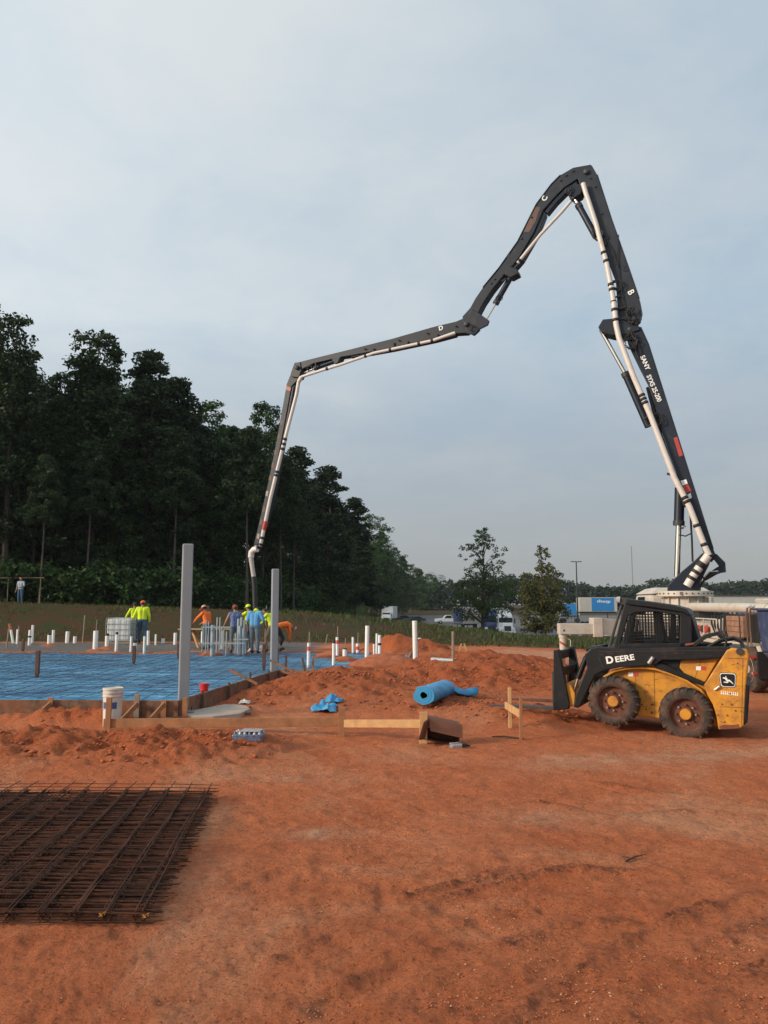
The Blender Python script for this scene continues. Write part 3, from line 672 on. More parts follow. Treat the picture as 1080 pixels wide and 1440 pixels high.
# two young trees in the grass strip
def young_tree(name, px, ptop, d, width, spec, lmat, label, seed, base_low):
    rng = np.random.default_rng(seed); q = at(px, ptop, d); x = q.x; z0 = Hs(x, d); h = q.z - z0
    C = []; Rd = []
    for (t0, t1, w0, w1, n, r) in spec:
        for i in range(n):
            t = t0 + (t1 - t0) * rng.random(); w = w0 + (w1 - w0) * (t - t0) / (t1 - t0); a = rng.random() * 6.283; q_ = w * width * (rng.random() ** 0.55)
            C.append((q_ * math.cos(a), q_ * math.sin(a), h * t)); Rd.append(r * (0.6 + 0.7 * rng.random()))
    C = np.array(C); Rd = np.array(Rd); P = clump_leaves(C, Rd, 260, rng); V, Fc = leaf_quads(P, 0.085, rng)
    e = empty(name, (x, d, z0 - .03)); tag(e, label, 'tree')
    raw_mesh('crown', V, Fc, lmat, e)
    t = limbs(h, 0.14, C, rng, 60); WL = t.build('trunk', 'bark', smooth=True); WL.parent = e
young_tree('young_tree', 678, 742, 68, 3.0, [(0.17, 0.50, 0.80, 1.0, 78, 0.55), (0.48, 0.70, 0.62, 0.55, 34, 0.34), (0.62, 0.88, 0.75, 0.60, 52, 0.27), (0.82, 1.0, 0.42, 0.12, 30, 0.22)], 'leaf_mid', 'dark-bellied young tree with sparse upswept top, in front of the lorries', 31, .17)
young_tree('young_tree', 762, 767, 58, 2.1, [(0.05, 0.55, 0.75, 1.0, 120, 0.40), (0.5, 0.78, 0.9, 0.62, 50, 0.30), (0.74, 1.0, 0.5, 0.12, 26, 0.20)], 'leaf_brown', 'brown-tinged young tree leafy to the ground, beside the white outrigger', 32, .05)

# ================================================================== SLAB AREA
PADZ = 0.36
A0 = gp(-260, 976, PADZ); A1 = gp(252, 984, PADZ); A2 = gp(392, 941, PADZ); A3 = gp(567, 941, PADZ)   # form line seen in the photo
A0 = Vector((-24, A1.y + 0.35, PADZ)); BACK_Y = 28.3
A4 = Vector((A3.x + 0.5, BACK_Y, PADZ)); A5 = Vector((-24, BACK_Y, PADZ))
def inside_pad(x, y, m=0.0):
    if y > BACK_Y - m: return False
    if y < A2.y + m:
        t = (y - A1.y) / (A2.y - A1.y); xr = A1.x + (A2.x - A1.x) * t
        yf = A1.y + (A0.y - A1.y) * (A1.x - x) / (A1.x - A0.x)
        return x < xr - m and y > yf + m
    t = (y - A3.y) / (A4.y - A3.y); return x < A3.x + (A4.x - A3.x) * t - m
# ---- blue vapour barrier, wrinkled sheet
def barrier_material():
    m = bpy.data.materials.new('barrier_blue'); m.use_nodes = True; t = m.node_tree; N = t.nodes; L = t.links; b = N['Principled BSDF']
    tc = N.new('ShaderNodeTexCoord'); mp = N.new('ShaderNodeMapping'); mp.inputs['Scale'].default_value = (0.4, 2.0, 1); L.new(tc.outputs['Object'], mp.inputs['Vector'])
    n = N.new('ShaderNodeTexNoise'); n.inputs['Scale'].default_value = 2.2; n.inputs['Detail'].default_value = 8; n.inputs['Roughness'].default_value = 0.78; L.new(mp.outputs[0], n.inputs['Vector'])
    r = N.new('ShaderNodeValToRGB'); L.new(n.outputs['Fac'], r.inputs['Fac']); e = r.color_ramp.elements
    e[0].position = 0.40; e[0].color = (0.022, 0.115, 0.27, 1); e[1].position = 0.60; e[1].color = (0.15, 0.46, 0.72, 1)
    n2 = N.new('ShaderNodeTexNoise'); n2.inputs['Scale'].default_value = 0.8; n2.inputs['Detail'].default_value = 8; n2.inputs['Roughness'].default_value = .68; L.new(mp.outputs[0], n2.inputs['Vector'])
    r2 = N.new('ShaderNodeValToRGB'); L.new(n2.outputs['Fac'], r2.inputs['Fac']); r2.color_ramp.elements[0].position = 0.60; r2.color_ramp.elements[1].position = 0.70; r2.color_ramp.elements[1].color = (.7, .7, .7, 1)
    mx = N.new('ShaderNodeMix'); mx.data_type = 'RGBA'; L.new(r2.outputs[0], mx.inputs['Factor']); L.new(r.outputs[0], mx.inputs['A']); mx.inputs['B'].default_value = (0.10, 0.085, 0.08, 1)
    L.new(mx.outputs['Result'], b.inputs['Base Color']); b.inputs['Roughness'].default_value = 0.33; b.inputs['Specular IOR Level'].default_value = 0.38
    n3 = N.new('ShaderNodeTexNoise'); n3.inputs['Scale'].default_value = 7; n3.inputs['Detail'].default_value = 5; L.new(mp.outputs[0], n3.inputs['Vector'])
    bp = N.new('ShaderNodeBump'); bp.inputs['Strength'].default_value = 1.0; bp.inputs['Distance'].default_value = 0.12; L.new(n3.outputs['Fac'], bp.inputs['Height']); L.new(bp.outputs[0], b.inputs['Normal'])
    MATS['barrier_blue'] = m
barrier_material()
def build_barrier():
    mb = MB(); xs = np.arange(-24, 1.5, 0.14); ys = np.arange(14.3, BACK_Y + .01, 0.09)
    X, Y = np.meshgrid(xs, ys); Z = PADZ - 0.10 + 0.06 * fbm(X * 0.5, Y * 2.2, 61, 4, .6) + 0.03 * np.abs(vnoise(X * 1.3, Y * 3.1, 63))
    idx = {}
    def vid(j, i):
        if (j, i) not in idx: idx[(j, i)] = len(mb.v); mb.v.append((X[j, i], Y[j, i], Z[j, i]))
        return idx[(j, i)]
    ins = np.array([[inside_pad(x, y, 0.04) for x in xs] for y in ys])
    for j in range(len(ys) - 1):
        for i in range(len(xs) - 1):
            if ins[j, i] and ins[j + 1, i] and ins[j, i + 1] and ins[j + 1, i + 1]:
                mb.f.append((vid(j, i), vid(j, i + 1), vid(j + 1, i + 1), vid(j + 1, i))); mb.m.append(0)
    o = mb.build('vapour_barrier', 'barrier_blue', smooth=True, loc=(-8, 21, 0)); tag(o, 'wrinkled blue plastic sheet spread over the slab inside the form boards', 'plastic sheet')
build_barrier()
# ---- reinforcing grid lying on the sheet
mb = MB()
for x in np.arange(-23.8, 1.2, 0.38):
    yy = [y for y in np.arange(14.4, 28.2, 0.1) if inside_pad(x, y, 0.12)]
    if len(yy) > 4:
        P = [(x + .03 * math.sin(y * .9 + x), y, PADZ - 0.055 + 0.02 * math.sin(y * 1.7 + x * 3)) for y in np.linspace(yy[0], yy[-1], 9)]
        mb.tube(P, 0.0045, 4)
for y in np.arange(14.9, 28.1, 0.36):
    xx = [x for x in np.arange(-23.8, 1.4, 0.1) if inside_pad(x, y, 0.12)]
    if len(xx) > 4:
        P = [(x, y + .03 * math.sin(x * .8 + y), PADZ - 0.042 + 0.02 * math.sin(x * 1.3 + y * 2)) for x in np.linspace(xx[0], xx[-1], 15)]
        mb.tube(P, 0.005, 4)
tag(mb.build('rebar_grid', 'rebar', loc=(-8, 21, 0)), 'thin dark reinforcing bars crossing on the blue plastic sheet', 'rebar grid')
# ---- formwork: boards, stakes and braces
fw = tag(empty('formwork', (A1.x, A1.y, 0)), 'rough timber form boards and stakes round the blue slab', 'formwork')
def board(parent, p, q, h, th, m, ztop=None, name='form_board', z=None):
    p, q = Vector(p), Vector(q); d = (q - p); d.z = 0; d.normalize(); n = Vector((-d.y, d.x, 0)) * th / 2
    z1 = ztop if ztop is not None else p.z; z2 = ztop if ztop is not None else q.z
    mb = MB(); a = [p.xy.to_3d() + n, q.xy.to_3d() + n, q.xy.to_3d() - n, p.xy.to_3d() - n]
    zs = [z1, z2, z2, z1]; mb.prism([v + Vector((0, 0, k - h)) for v, k in zip(a, zs)], [v + Vector((0, 0, k)) for v, k in zip(a, zs)])
    return mb.build(name, m, parent, bevel=0.004)
def line(p, q, n): return [Vector(p).lerp(Vector(q), i / n) for i in range(n + 1)]
def forms(p, q, n, m, h=0.31):
    L_ = line(p, q, n)
    for i in range(n):
        a, b = L_[i], L_[i + 1]; e = (b - a).normalized() * 0.006
        board(fw, a + e + Vector((0, 0, random.uniform(-.012, .008))), b - e + Vector((0, 0, random.uniform(-.012, .008))), h, 0.045, m)
forms(A0, A1, 6, 'form_wood'); forms(A1, A2, 3, 'form_wood', 0.34); forms(A2, A3, 2, 'form_grey', 0.34); forms(A3, A4, 3, 'form_grey')
def stake(parent, p, z0, z1, w=0.04, m='lumber_dirty', lean=(0, 0), name='stake', d=None):
    mb = MB(); p = Vector(p); t = Vector((lean[0], lean[1], 0)); w2 = (d or w) / 2; w1 = w / 2
    lo = [Vector((p.x + a * w1 * .5, p.y + b * w2 * .5, z0)) for a, b in ((-1, -1), (1, -1), (1, 1), (-1, 1))]
    mid = [Vector((p.x + a * w1, p.y + b * w2, z0 + .12)) + t * .1 for a, b in ((-1, -1), (1, -1), (1, 1), (-1, 1))]
    hi = [Vector((p.x + a * w1, p.y + b * w2, z1)) + t for a, b in ((-1, -1), (1, -1), (1, 1), (-1, 1))]
    mb.add(lo + mid + hi, [(3, 2, 1, 0), (8, 9, 10, 11)] + [(r * 4 + i, r * 4 + (i + 1) % 4, r * 4 + 4 + (i + 1) % 4, r * 4 + 4 + i) for r in (0, 1) for i in range(4)])
    return mb.build(name, m, parent, bevel=0.003)
def brace(parent, p, q, w=0.035, h=0.085, m='lumber_dirty', name='brace'):
    p, q = Vector(p), Vector(q); d = (q - p).normalized(); s = d.cross(Vector((0, 0, 1))).normalized() * w / 2; u = s.cross(d).normalized() * h / 2
    mb = MB(); mb.prism([p + s + u, p + s - u, p - s - u, p - s + u], [q + s + u, q + s - u, q - s - u, q - s + u]); return mb.build(name, m, parent, bevel=0.003)
front = lambda px: Vector((at(px, 980, A1.y).x, A1.y + 0.35 * (A1.x - at(px, 980, A1.y).x) / (A1.x + 24), 0))
for px, top, br in ((72, 0.40, 1), (194, 0.46, 1), (232, 0.36, 1), (262, 0.40, 0)):
    p = front(px); stake(fw, p + Vector((0, -0.06, 0)), -0.1, top, 0.09, 'form_grey' if px == 194 else 'lumber_dirty', d=0.035)
    if br: brace(fw, p + Vector((0.02, -0.09, 0.30)), p + Vector((-0.14, -0.62, 0.02)))
brace(fw, front(150) + Vector((0, -0.5, 0.05)), front(215) + Vector((0, -0.55, 0.05)), 0.09, 0.04)
brace(fw, front(238) + Vector((0, -0.2, 0.06)), front(345) + Vector((0, 0.6, 0.05)), 0.05, 0.05, 'form_wood')
for t in (0.15, 0.38, 0.6, 0.83):
    p = A1.lerp(A2, t) + Vector((0.06, -0.02, 0)); stake(fw, p, -0.1, 0.42 if t != .6 else .5, 0.04, 'stake_rust')
    if t in (.38, .83): brace(fw, p + Vector((0.02, 0, 0.3)), p + Vector((0.62, -0.25, 0.05)), .035, .05, 'form_wood')
for px, yt in ((440, 925), (477, 938), (529, 928), (402, 922)):
    p = at(px, 945, A2.y - 0.07); z = at(px, yt, A2.y - .07).z; stake(fw, (p.x, p.y, 0), 0.0, z, 0.05, 'stake_rust' if px < 430 else 'lumber_dirty')
stake(fw, at(431, 945, A2.y - .3), 0.1, at(427, 925, A2.y - .3).z, 0.05, 'stake_rust', lean=(-0.12, 0.1))
brace(fw, at(392, 945, A2.y - .1) + Vector((0, 0, 0)), at(440, 950, A2.y - .6), .04, .06, 'form_wood')
brace(fw, at(563, 938, 22), at(572, 928, 24), .04, .09, 'form_grey')
# ---- rusty stakes standing in the slab
for px, y0, y1, lab in ((52, 951, 915, 'rust-brown stake standing alone on the blue sheet nearest the frame edge'), (32, 916, 898, 'short rust stake at the back of the blue sheet by the leaning pipe'),
                        (188, 932, 908, 'rust-brown stake in front of the yellow-shirted walker'), (251, 924, 905, 'dark stake just left of the near steel column'), (371, 940, 905, 'red-brown stake just left of the far steel column'), (391, 930, 912, 'thin dark stake just right of the far steel column')):
    p = gp(px, y0, PADZ - .05); z = at(px, y1, p.y).z
    tag(stake(None, p, PADZ - .10, z, 0.085 if px != 391 else .04, 'stake_rust', name='grade_stake'), lab, 'stake', 'stakes standing on the slab')

# ---- steel columns
def column(px, ybase, ytop, w, lab):
    p = gp(px, ybase, PADZ); z = at(px + 6, ytop, p.y).z; e = tag(empty('steel_column', (p.x, p.y, 0.1)), lab, 'column', 'steel columns at the slab edge')
    rz = R(18)
    mb = MB(); mb.box((p.x, p.y, (z + 0.15) / 2 + 0.02), (w, w, z - 0.19), rz); c = mb.build('post', 'steel_grey', e, bevel=0.018)
    mb = MB(); mb.box((p.x, p.y, 0.12), (w * 1.9, w * 1.9, 0.025), rz); mb.build('base_plate', 'steel_grey', e, bevel=.003)
    mb = MB(); mb.box((p.x, p.y, z - 0.062), (w * 1.02, w * 1.02, 0.012), rz); mb.build('cap_plate', 'steel_grey', e)
    for a in (-1, 1):
        for b in (-1, 1):
            q = Matrix.Rotation(rz, 3, 'Z') @ Vector((a * w * .75, b * w * .75, 0)); mb = MB(); mb.tube([(p.x + q.x, p.y + q.y, 0.13), (p.x + q.x, p.y + q.y, 0.2)], 0.014, 6); mb.build('anchor_bolt', 'dark_metal', e)
column(258, 980, 765, 0.185, 'tall grey square steel column nearer, beside the red bucket'); column(385, 940, 800, 0.175, 'grey square steel column further back, hiding a yellow-clad worker')

# ---- plastic pipes standing up through the slab: (x, y top, y base, width px, extras, label)
GZ = 0.33
PIPES = [
 (24, 885, 905, 3.6, '', 'white pipe stub next to the leaning orange-wrapped pipe'), (41, 886, 907, 4.2, 'k', 'lower one of the strapped pair of white pipes'), (45, 879, 904, 3.4, '', 'taller one of the strapped pair of white pipes'),
 (69, 891, 908, 5.0, 'c', 'white pipe with black cap in a dirt heap near the frame edge'), (74.5, 886, 904, 3.8, '', 'plain slim white pipe just behind the black-capped one'),
 (94, 888, 904, 5.0, '', 'white pipe between the capped pipe and the low stub'), (105, 895, 904, 4.6, '', 'low white stub left of the caged tote'),
 (133.5, 887, 914, 6.6, 's', 'thick white pipe with a thin stake above it, left of the caged tote'), (150, 892, 912, 5.2, 'c', 'black-capped white pipe before the caged tote'), (163, 890, 915, 3.8, 'c', 'slim capped white pipe before the right half of the tote'),
 (183.6, 895, 915, 3.2, '', 'slim white pipe left of the rust stake by the walker'), (189.5, 902, 911, 5.4, 'c', 'short white stub above the rust stake by the walker'),
 (202.6, 895, 916, 3.2, '', 'slim white pipe in front of the walker in yellow'), (208.5, 887, 907, 3.8, '', 'taller slim pipe at the feet of the walker in yellow'),
 (219, 892, 907, 2.8, '', 'thinnest white pipe right of the walker in yellow'), (229, 898, 904, 5.2, '', 'very low cream stub right of the walker in yellow'), (246, 890, 907, 4.6, '', 'white pipe standing left of the near steel column'),
 (285, 888, 907, 5.4, '', 'white pipe under the plank table, right of the near column'), (312.5, 881, 912, 5.8, '', 'tall white pipe among the grey conduits'),
 (433.5, 904, 935, 4.6, 'rs', 'red-banded white pipe first right of the far steel column'), (469, 902, 933, 4.2, 'c', 'black-capped white pipe at the front edge of the blue strip'),
 (474.5, 896, 921, 4.0, 'rs', 'red-banded white pipe with thin stake behind the black-capped one'), (485, 913, 926, 6.2, 'rcs', 'short fat red-banded pipe in a dirt heap'),
 (496.5, 896, 916, 3.4, '', 'plain slim white pipe behind the short fat red-banded one'), (503, 905, 916, 4.6, 'rs', 'short red-banded pipe at the back by the red soil'),
 (515.3, 880, 931, 5.8, '', 'second tallest white pipe, left of the trio'), (526, 903, 931, 2.8, 'c', 'thinnest of the trio of pipes, dark topped'),
 (529.6, 891, 919, 3.2, '', 'slim plain pipe in the middle of the trio'), (533.6, 893, 925, 4.2, 'k', 'pipe with a black band at its middle, rightmost of the trio'),
 (584.5, 873, 931, 6.8, '', 'tallest and thickest white pipe at the slab end'), (590.5, 897, 912, 4.6, '', 'white pipe half hidden behind the tallest pipe'),
]
HEAPS = []
for px, yt, yb, wpx, ex, lab in PIPES:
    p = gp(px, yb, GZ); z = at(px, yt, p.y).z; r = wpx / F * p.y / 2
    if px > 560: p.z = Hs(p.x, p.y)
    e = tag(empty('pvc_pipe', (p.x, p.y, p.z)), lab, 'pipe', 'white pipes standing in the slab')
    ln = random.uniform(-.02, .02); mb = MB(); z0 = p.z - 0.3
    mb._lathe(Vector((p.x, p.y, z0)), Vector((ln, random.uniform(-.02, .02), 1)).normalized(), [(0, r), (z - z0, r), (z - z0, r * .82), (z - z0 - .04, r * .8)], 14); mb.build('tube', 'pvc', e, smooth=True)
    ax = lambda t: Vector((p.x + ln * (t - z0), p.y, t))
    if 'c' in ex: MB()._lathe(ax(z - .05), Vector((0, 0, 1)), [(0, r * 1.08), (.055, r * 1.08), (.085, r * .7)], 12).build('cap', 'black_rubber', e, smooth=True)
    if 'k' in ex: MB()._lathe(ax(p.z + (z - p.z) * (.55 if px > 500 else .5)), Vector((0, 0, 1)), [(0, r * 1.12), (.07, r * 1.12)], 12).build('band', 'black_rubber', e, smooth=True)
    if 'r' in ex: MB()._lathe(ax(z - .17 - .05), Vector((0, 0, 1)), [(0, r * 1.04), (.12, r * 1.04)], 12).build('red_band', 'pvc_red', e, smooth=True)
    if 's' in ex: MB().tube([ax(z - .3), ax(z - .3) + Vector((0.02, 0.0, 0.3 + 15 / F * p.y))], 0.017, 6).build('marker_stick', 'form_grey', e)
    if px in (69, 133.5, 485, 150): HEAPS.append((p.x, p.y, 0.35 if px == 133.5 else .42))
HEAPS += [(gp(540, 935, .35).x, 22.4, 0.95), (gp(560, 935, .35).x, 22.2, .8), (gp(470, 915, .35).x, 26.5, .5), (gp(318, 912, .35).x, 26.9, .4)]
# leaning wrapped pipe and loose sticks at the frame edge
pA, pB = gp(20, 904, GZ), gp(20, 904, GZ); tpt = at(13, 877, pA.y)
e = tag(empty('leaning_pipe', pA), 'leaning white pipe wrapped orange at its top, at the frame edge', 'pipe'); MB().tube([pA + Vector((0, 0, -.2)), pA.lerp(tpt, .68)], .055, 10).build('tube', 'pvc', e, smooth=True); MB().tube([pA.lerp(tpt, .68), tpt], .058, 10).build('wrap', 'decal_orange', e, smooth=True)
for (x0, y0, x1, y1, r, lab) in ((9, 912, 12.5, 884, .03, 'grey stick leaning against the orange-wrapped pipe'), (25.5, 911, 26.5, 880, .022, 'thin grey rod beside the strapped pipes'), (116, 904, 119.5, 865, .03, 'tall thin grey stick leaning before the bank'),
                                 (637, 930, 637, 888, .035, 'lone weathered stake in front of the green strip'), (458, 905, 460.5, 892, .025, 'small stick at the back of the slab by the bank'), (372, 905, 375, 852, .02, 'long thin rod beside the yellow-clad worker behind the column')):
    a = gp(x0, y0, GZ) if x0 < 600 else tp(x0, y0); b = at(x1, y1, a.y); tag(MB().tube([a + (a - b) * .1, b], r, 6).build('survey_stick', 'form_grey', loc=a), lab, 'stick', 'survey sticks')
# soil heaps on the slab
def heap_mesh(name, heaps, m, label, cat, n=14):
    mb = MB()
    for hx, hy, r in heaps:
        o = len(mb.v)
        for j in range(n + 1):
            for i in range(n + 1):
                u, v = i / n * 2 - 1, j / n * 2 - 1; q = math.hypot(u, v); hgt = max(0, 1 - q) ** 0.8
                x, y = hx + u * r * 1.2, hy + v * r; z = PADZ - 0.10 + hgt * r * .42 + (0.05 * float(vnoise(x * 9, y * 9, 3)) if q < 1 else -0.03); mb.v.append((x, y, z))
        for j in range(n):
            for i in range(n): a = o + j * (n + 1) + i; mb.f.append((a, a + 1, a + n + 2, a + n + 1)); mb.m.append(0)
    return tag(mb.build(name, m, smooth=True, loc=(heaps[0][0], heaps[0][1], PADZ)), label, cat, kind='stuff')
heap_mesh('soil_heaps', HEAPS, 'clod', 'red soil heaped round the pipes on the slab', 'soil')

# ---- caged white tote
p = gp(165, 906, GZ); p.z = Hs(p.x, p.y); e = tag(empty('caged_tote', p), 'white cube tank in a steel cage at the back of the slab', 'tank')
S = 1.02; MB().box((p.x, p.y + .5, p.z + .14 + .47), (S * .95, .95, .92)).build('tank', 'tote_white', e, bevel=.07)
MB().box((p.x, p.y + .5, p.z + .07), (S, 1.0, .12)).build('pallet', 'form_grey', e, bevel=.01)
for k in range(5):
    x = p.x - S / 2 + S * k / 4
    for dy in (-.01, 1.01): MB().tube([(x, p.y + dy, p.z + .12), (x, p.y + dy, p.z + 1.1)], .013, 6).build('cage_bar', 'conduit', e)
for k in range(5):
    z = p.z + .16 + .94 * k / 4; a, b = p.x - S / 2, p.x + S / 2; MB().tube([(a, p.y - .01, z), (b, p.y - .01, z), (b, p.y + 1.01, z), (a, p.y + 1.01, z), (a, p.y - .01, z)], .013, 6).build('cage_ring', 'conduit', e)
for k in range(1, 4):
    y = p.y + k / 4
    for x in (p.x - S / 2, p.x + S / 2): MB().tube([(x, y, p.z + .12), (x, y, p.z + 1.1)], .013, 6).build('cage_bar', 'conduit', e)

# ---- plank table on trestle legs
p = gp(302, 908, PADZ - .05); Y = 30.6; zt = at(300, 884, Y).z; x0, x1 = at(253, 884, Y).x, at(352, 884, Y).x
e = tag(empty('plank_table', ((x0 + x1) / 2, Y, GZ)), 'long pale plank table on splayed trestle legs behind the near column', 'table')
for k in range(3): MB().box(((x0 + x1) / 2 + .02 * k, Y - .22 + .22 * k, zt - .02), (x1 - x0, .20, .045)).build('plank', 'form_grey' if k else 'lumber', e, bevel=.004)
for x in (x0 + .45, x1 - .4):
    for s in (-1, 1):
        for t in (-1, 1): brace(e, (x + .05 * t, Y + s * .15, zt - .05), (x + .38 * t, Y + s * .32, GZ - .03), .04, .08, 'lumber', 'leg')
    MB().box((x, Y, zt - .08), (.09, .5, .06)).build('crossbar', 'lumber', e)

# ---- grey conduit rack in front of the workers
def conduit_rack(cx, Yr, specs, struts, lab, extra=None):
    e = tag(empty('conduit_rack', (at(cx, 900, Yr).x, Yr, GZ - .05)), lab, 'conduits', 'grey conduit racks in the slab')
    for px, yt, yb, w in specs:
        q = gp(px, yb, PADZ - .06); b = at(px, yt, q.y); MB()._lathe(Vector((q.x, q.y, PADZ - .15)), Vector((0, 0, 1)), [(0, w / 2), (b.z - PADZ + .15, w / 2), (b.z - PADZ + .15, w * .36), (b.z - PADZ + .1, w * .35)], 10).build('conduit', 'conduit', e, smooth=True)
    for xa, xb, y in struts:
        a, b = at(xa, y, Yr), at(xb, y, Yr); MB().box(((a.x + b.x) / 2, Yr - .09, a.z), (b.x - a.x, .05, .045)).build('strut', 'conduit', e, bevel=.004)
    return e
conduit_rack(297, 26.2, [(289, 872, 921, .04), (298.5, 879, 922, .15), (304.5, 868, 918, .055), (308.5, 868, 916, .05), (318, 888, 921, .05), (292.5, 874, 916, .04), (284, 884, 917, .035)], [(280, 346, 904.5), (284, 325, 882)], 'grey conduits tied to a strut in front of the straw-hatted worker')
conduit_rack(338, 26.4, [(334.5, 870, 920, .09), (339, 868, 919, .1), (343, 872, 919, .08), (337, 880, 921, .12), (342, 884, 921, .11), (346, 878, 918, .07), (331, 890, 919, .05)], [(329, 350, 899)], 'tight bundle of grey conduits before the worker in violet')
e = COL.objects.get('conduit_rack.001') or e

# ---- red bucket, concrete pad, rag, scraps
def bucket(name, p, r, h, m, lab, band=None):
    e = tag(empty(name, p), lab, 'bucket')
    MB()._lathe(Vector(p), Vector((0, 0, 1)), [(0, r * .86), (h, r), (h, r * .95), (.02, r * .8)], 24).build('shell', m, e, smooth=True)
    for k, t in enumerate((.80, .88, .97)): MB()._lathe(Vector(p) + Vector((0, 0, h * t)), Vector((0, 0, 1)), [(-.008, r * .98), (-.006, r * 1.06), (.006, r * 1.06), (.008, r * .98)], 24).build('rim_ring', m, e, smooth=True)
    if band: 
        n = 14; vs = []
        for i in range(n):
            a = R(-150) + R(95) * i / (n - 1) + R(10)
            for z in (h * .50, h * .66): q = r * (.86 + .14 * z / h) * 1.012; vs.append((p[0] + q * math.cos(a), p[1] + q * math.sin(a), p[2] + z))
        MB().add(vs, [(2 * i, 2 * i + 2, 2 * i + 3, 2 * i + 1) for i in range(n - 1)]).build('label_band', band, e)
    MB().tube([(p[0] + r * 1.05 * math.cos(a), p[1] - .03, p[2] + h * .86 - .16 * math.sin(a) * .9) for a in np.linspace(0, math.pi, 9)], .005, 5).build('handle', 'silver', e)
    return e
q = at(158, 998, 12.9); bucket('bucket', (q.x, 12.9, max(Hs(q.x, 12.9) - .01, .0)), .158, (at(158, 966, 12.9).z - Hs(q.x, 12.9)), 'bucket_white', 'dirty white plastic bucket with a blue band behind the first stake', 'bucket_blue')
q = at(287, 977, 15.5); bucket('red_bucket', (q.x, 15.5, PADZ - .07), .09, .17, 'red_plastic', 'small bright red bucket on the form edge by the near column')
def slab_patch(name, px_pts, z, th, m, lab, cat):
    pts = [gp(x, y, z) for x, y in px_pts]; c = sum(pts, Vector()) / len(pts); mb = MB(); mb.prism([Vector((v.x, v.y, z - th)) for v in pts], pts); return tag(mb.build(name, m, bevel=.012, loc=(c.x, c.y, z - th)), lab, cat)
slab_patch('concrete_footing', [(262, 1000), (290, 995), (322, 989), (345, 992), (352, 996), (338, 1003), (300, 1007), (258, 1006)], 0.10, .12, 'concrete', 'pale poured concrete footing on the ground below the near column', 'footing')
slab_patch('concrete_spill', [(355, 966), (372, 959), (388, 957), (392, 962), (378, 968), (360, 974), (345, 978)], 0.13, .1, 'concrete', 'pale concrete spill along the form by the dirt mound', 'concrete')
def crumple(name, c, sx, sy, hz, m, lab, cat, seed, n=18, rz=0.0, thin=0.004):
    rng = np.random.default_rng(seed); mb = MB(); rot = Matrix.Rotation(rz, 3, 'Z')
    ph = rng.uniform(0, 50, 2)
    for j in range(n + 1):
        for i in range(n + 1):
            u, v = i / n * 2 - 1, j / n * 2 - 1; edge = 1 + .35 * float(vnoise(u * 2 + ph[0], v * 2 + ph[1], seed))
            f = float(fbm(np.array([u * 2.2 + ph[0]]), np.array([v * 2.2 + ph[1]]), seed, 3, .5)[0]); bump = max(0.0, 1 - (u * u + v * v) * .75)
            p = rot @ Vector((u * sx * edge + .12 * sx * f, v * sy * edge, 0)); mb.v.append((c[0] + p.x, c[1] + p.y, c[2] + .012 + hz * bump * (0.45 + .75 * f) + abs(f) * hz * .25))
    for j in range(n):
        for i in range(n): a = j * (n + 1) + i; mb.f.append((a, a + 1, a + n + 2, a + n + 1)); mb.m.append(0)
    o = mb.build(name, m, smooth=True, loc=c); md = o.modifiers.new('thick', 'SOLIDIFY'); md.thickness = thin; return tag(o, lab, cat)
q = tp(344, 990); crumple('rag', q, .11, .07, .10, 'glove', 'small white rag lying right of the concrete footing', 'rag', 3)
q = tp(455, 1000); crumple('plastic_scrap', q, .22, .17, .22, 'blue_plastic', 'crumpled blue plastic scrap, lower bunched piece left of the roll', 'plastic sheet', 5)
q = tp(470, 988); crumple('plastic_scrap', q, .16, .14, .18, 'blue_plastic', 'crumpled blue plastic scrap, upper trailing piece left of the roll', 'plastic sheet', 6)
q = tp(12, 993); crumple('plastic_wrap', q, .42, .18, .16, 'clear_wrap', 'crumpled clear plastic wrap by the form board at the frame edge', 'plastic wrap', 8, rz=-.2)
# ---- blue roll of sheet
a = tp(596, 994); rr = 0.205; dirv = Vector((0.42, 0.90, 0)).normalized(); Lr = 1.25
zz = max(Hs(a.x, a.y), Hs(a.x + dirv.x * .4, a.y + dirv.y * .4)); b = Vector((a.x + dirv.x * Lr, a.y + dirv.y * Lr, max(zz, Hs(a.x + dirv.x * Lr, a.y + dirv.y * Lr)) + .03))
e = tag(empty('sheet_roll', a), 'big roll of blue plastic sheet lying on the dirt mound', 'roll')
ax0 = Vector((a.x, a.y, zz + rr * .93)); ax1 = Vector((b.x, b.y, b.z + rr * .85)); dd = (ax1 - ax0).normalized(); Ln = (ax1 - ax0).length
mb = MB(); prof = [(0.0, .062), (0.0, rr * .97), (.02, rr)] + [(Ln * t, rr * (1.0 - .06 * t + .035 * math.sin(t * 21))) for t in np.linspace(.08, .92, 12)] + [(Ln * .97, rr * .86), (Ln, rr * .5)]
mb._lathe(ax0, dd, prof, 26); mb.f = mb.f[:-2] + [mb.f[-1]]; mb.m = mb.m[:-1]
for i, v in enumerate(mb.v): 
    v = Vector(v); cz_ = ax0 + dd * (v - ax0).dot(dd); rv = v - cz_; rv.z *= .84; rv.x *= 1.06; v = cz_ + rv - Vector((0, 0, .03)); mb.v[i] = tuple(v + rv.normalized() * (.045 * float(vnoise(v.x * 9 + v.z * 5, v.y * 7 + v.z * 6, 3)) + .02 * float(vnoise(v.x * 22, v.z * 22 + v.y * 9, 4))))
mb.build('outer_wrap', 'blue_plastic', e, smooth=True)
mb = MB(); mb._lathe(ax0 + dd * .004, dd, [(0.0, .064), (.5, .064)], 18); mb.f = mb.f[:-2] + [mb.f[-1]]; mb.m = mb.m[:-1]; mb.build('core_hole', 'black_rubber', e)
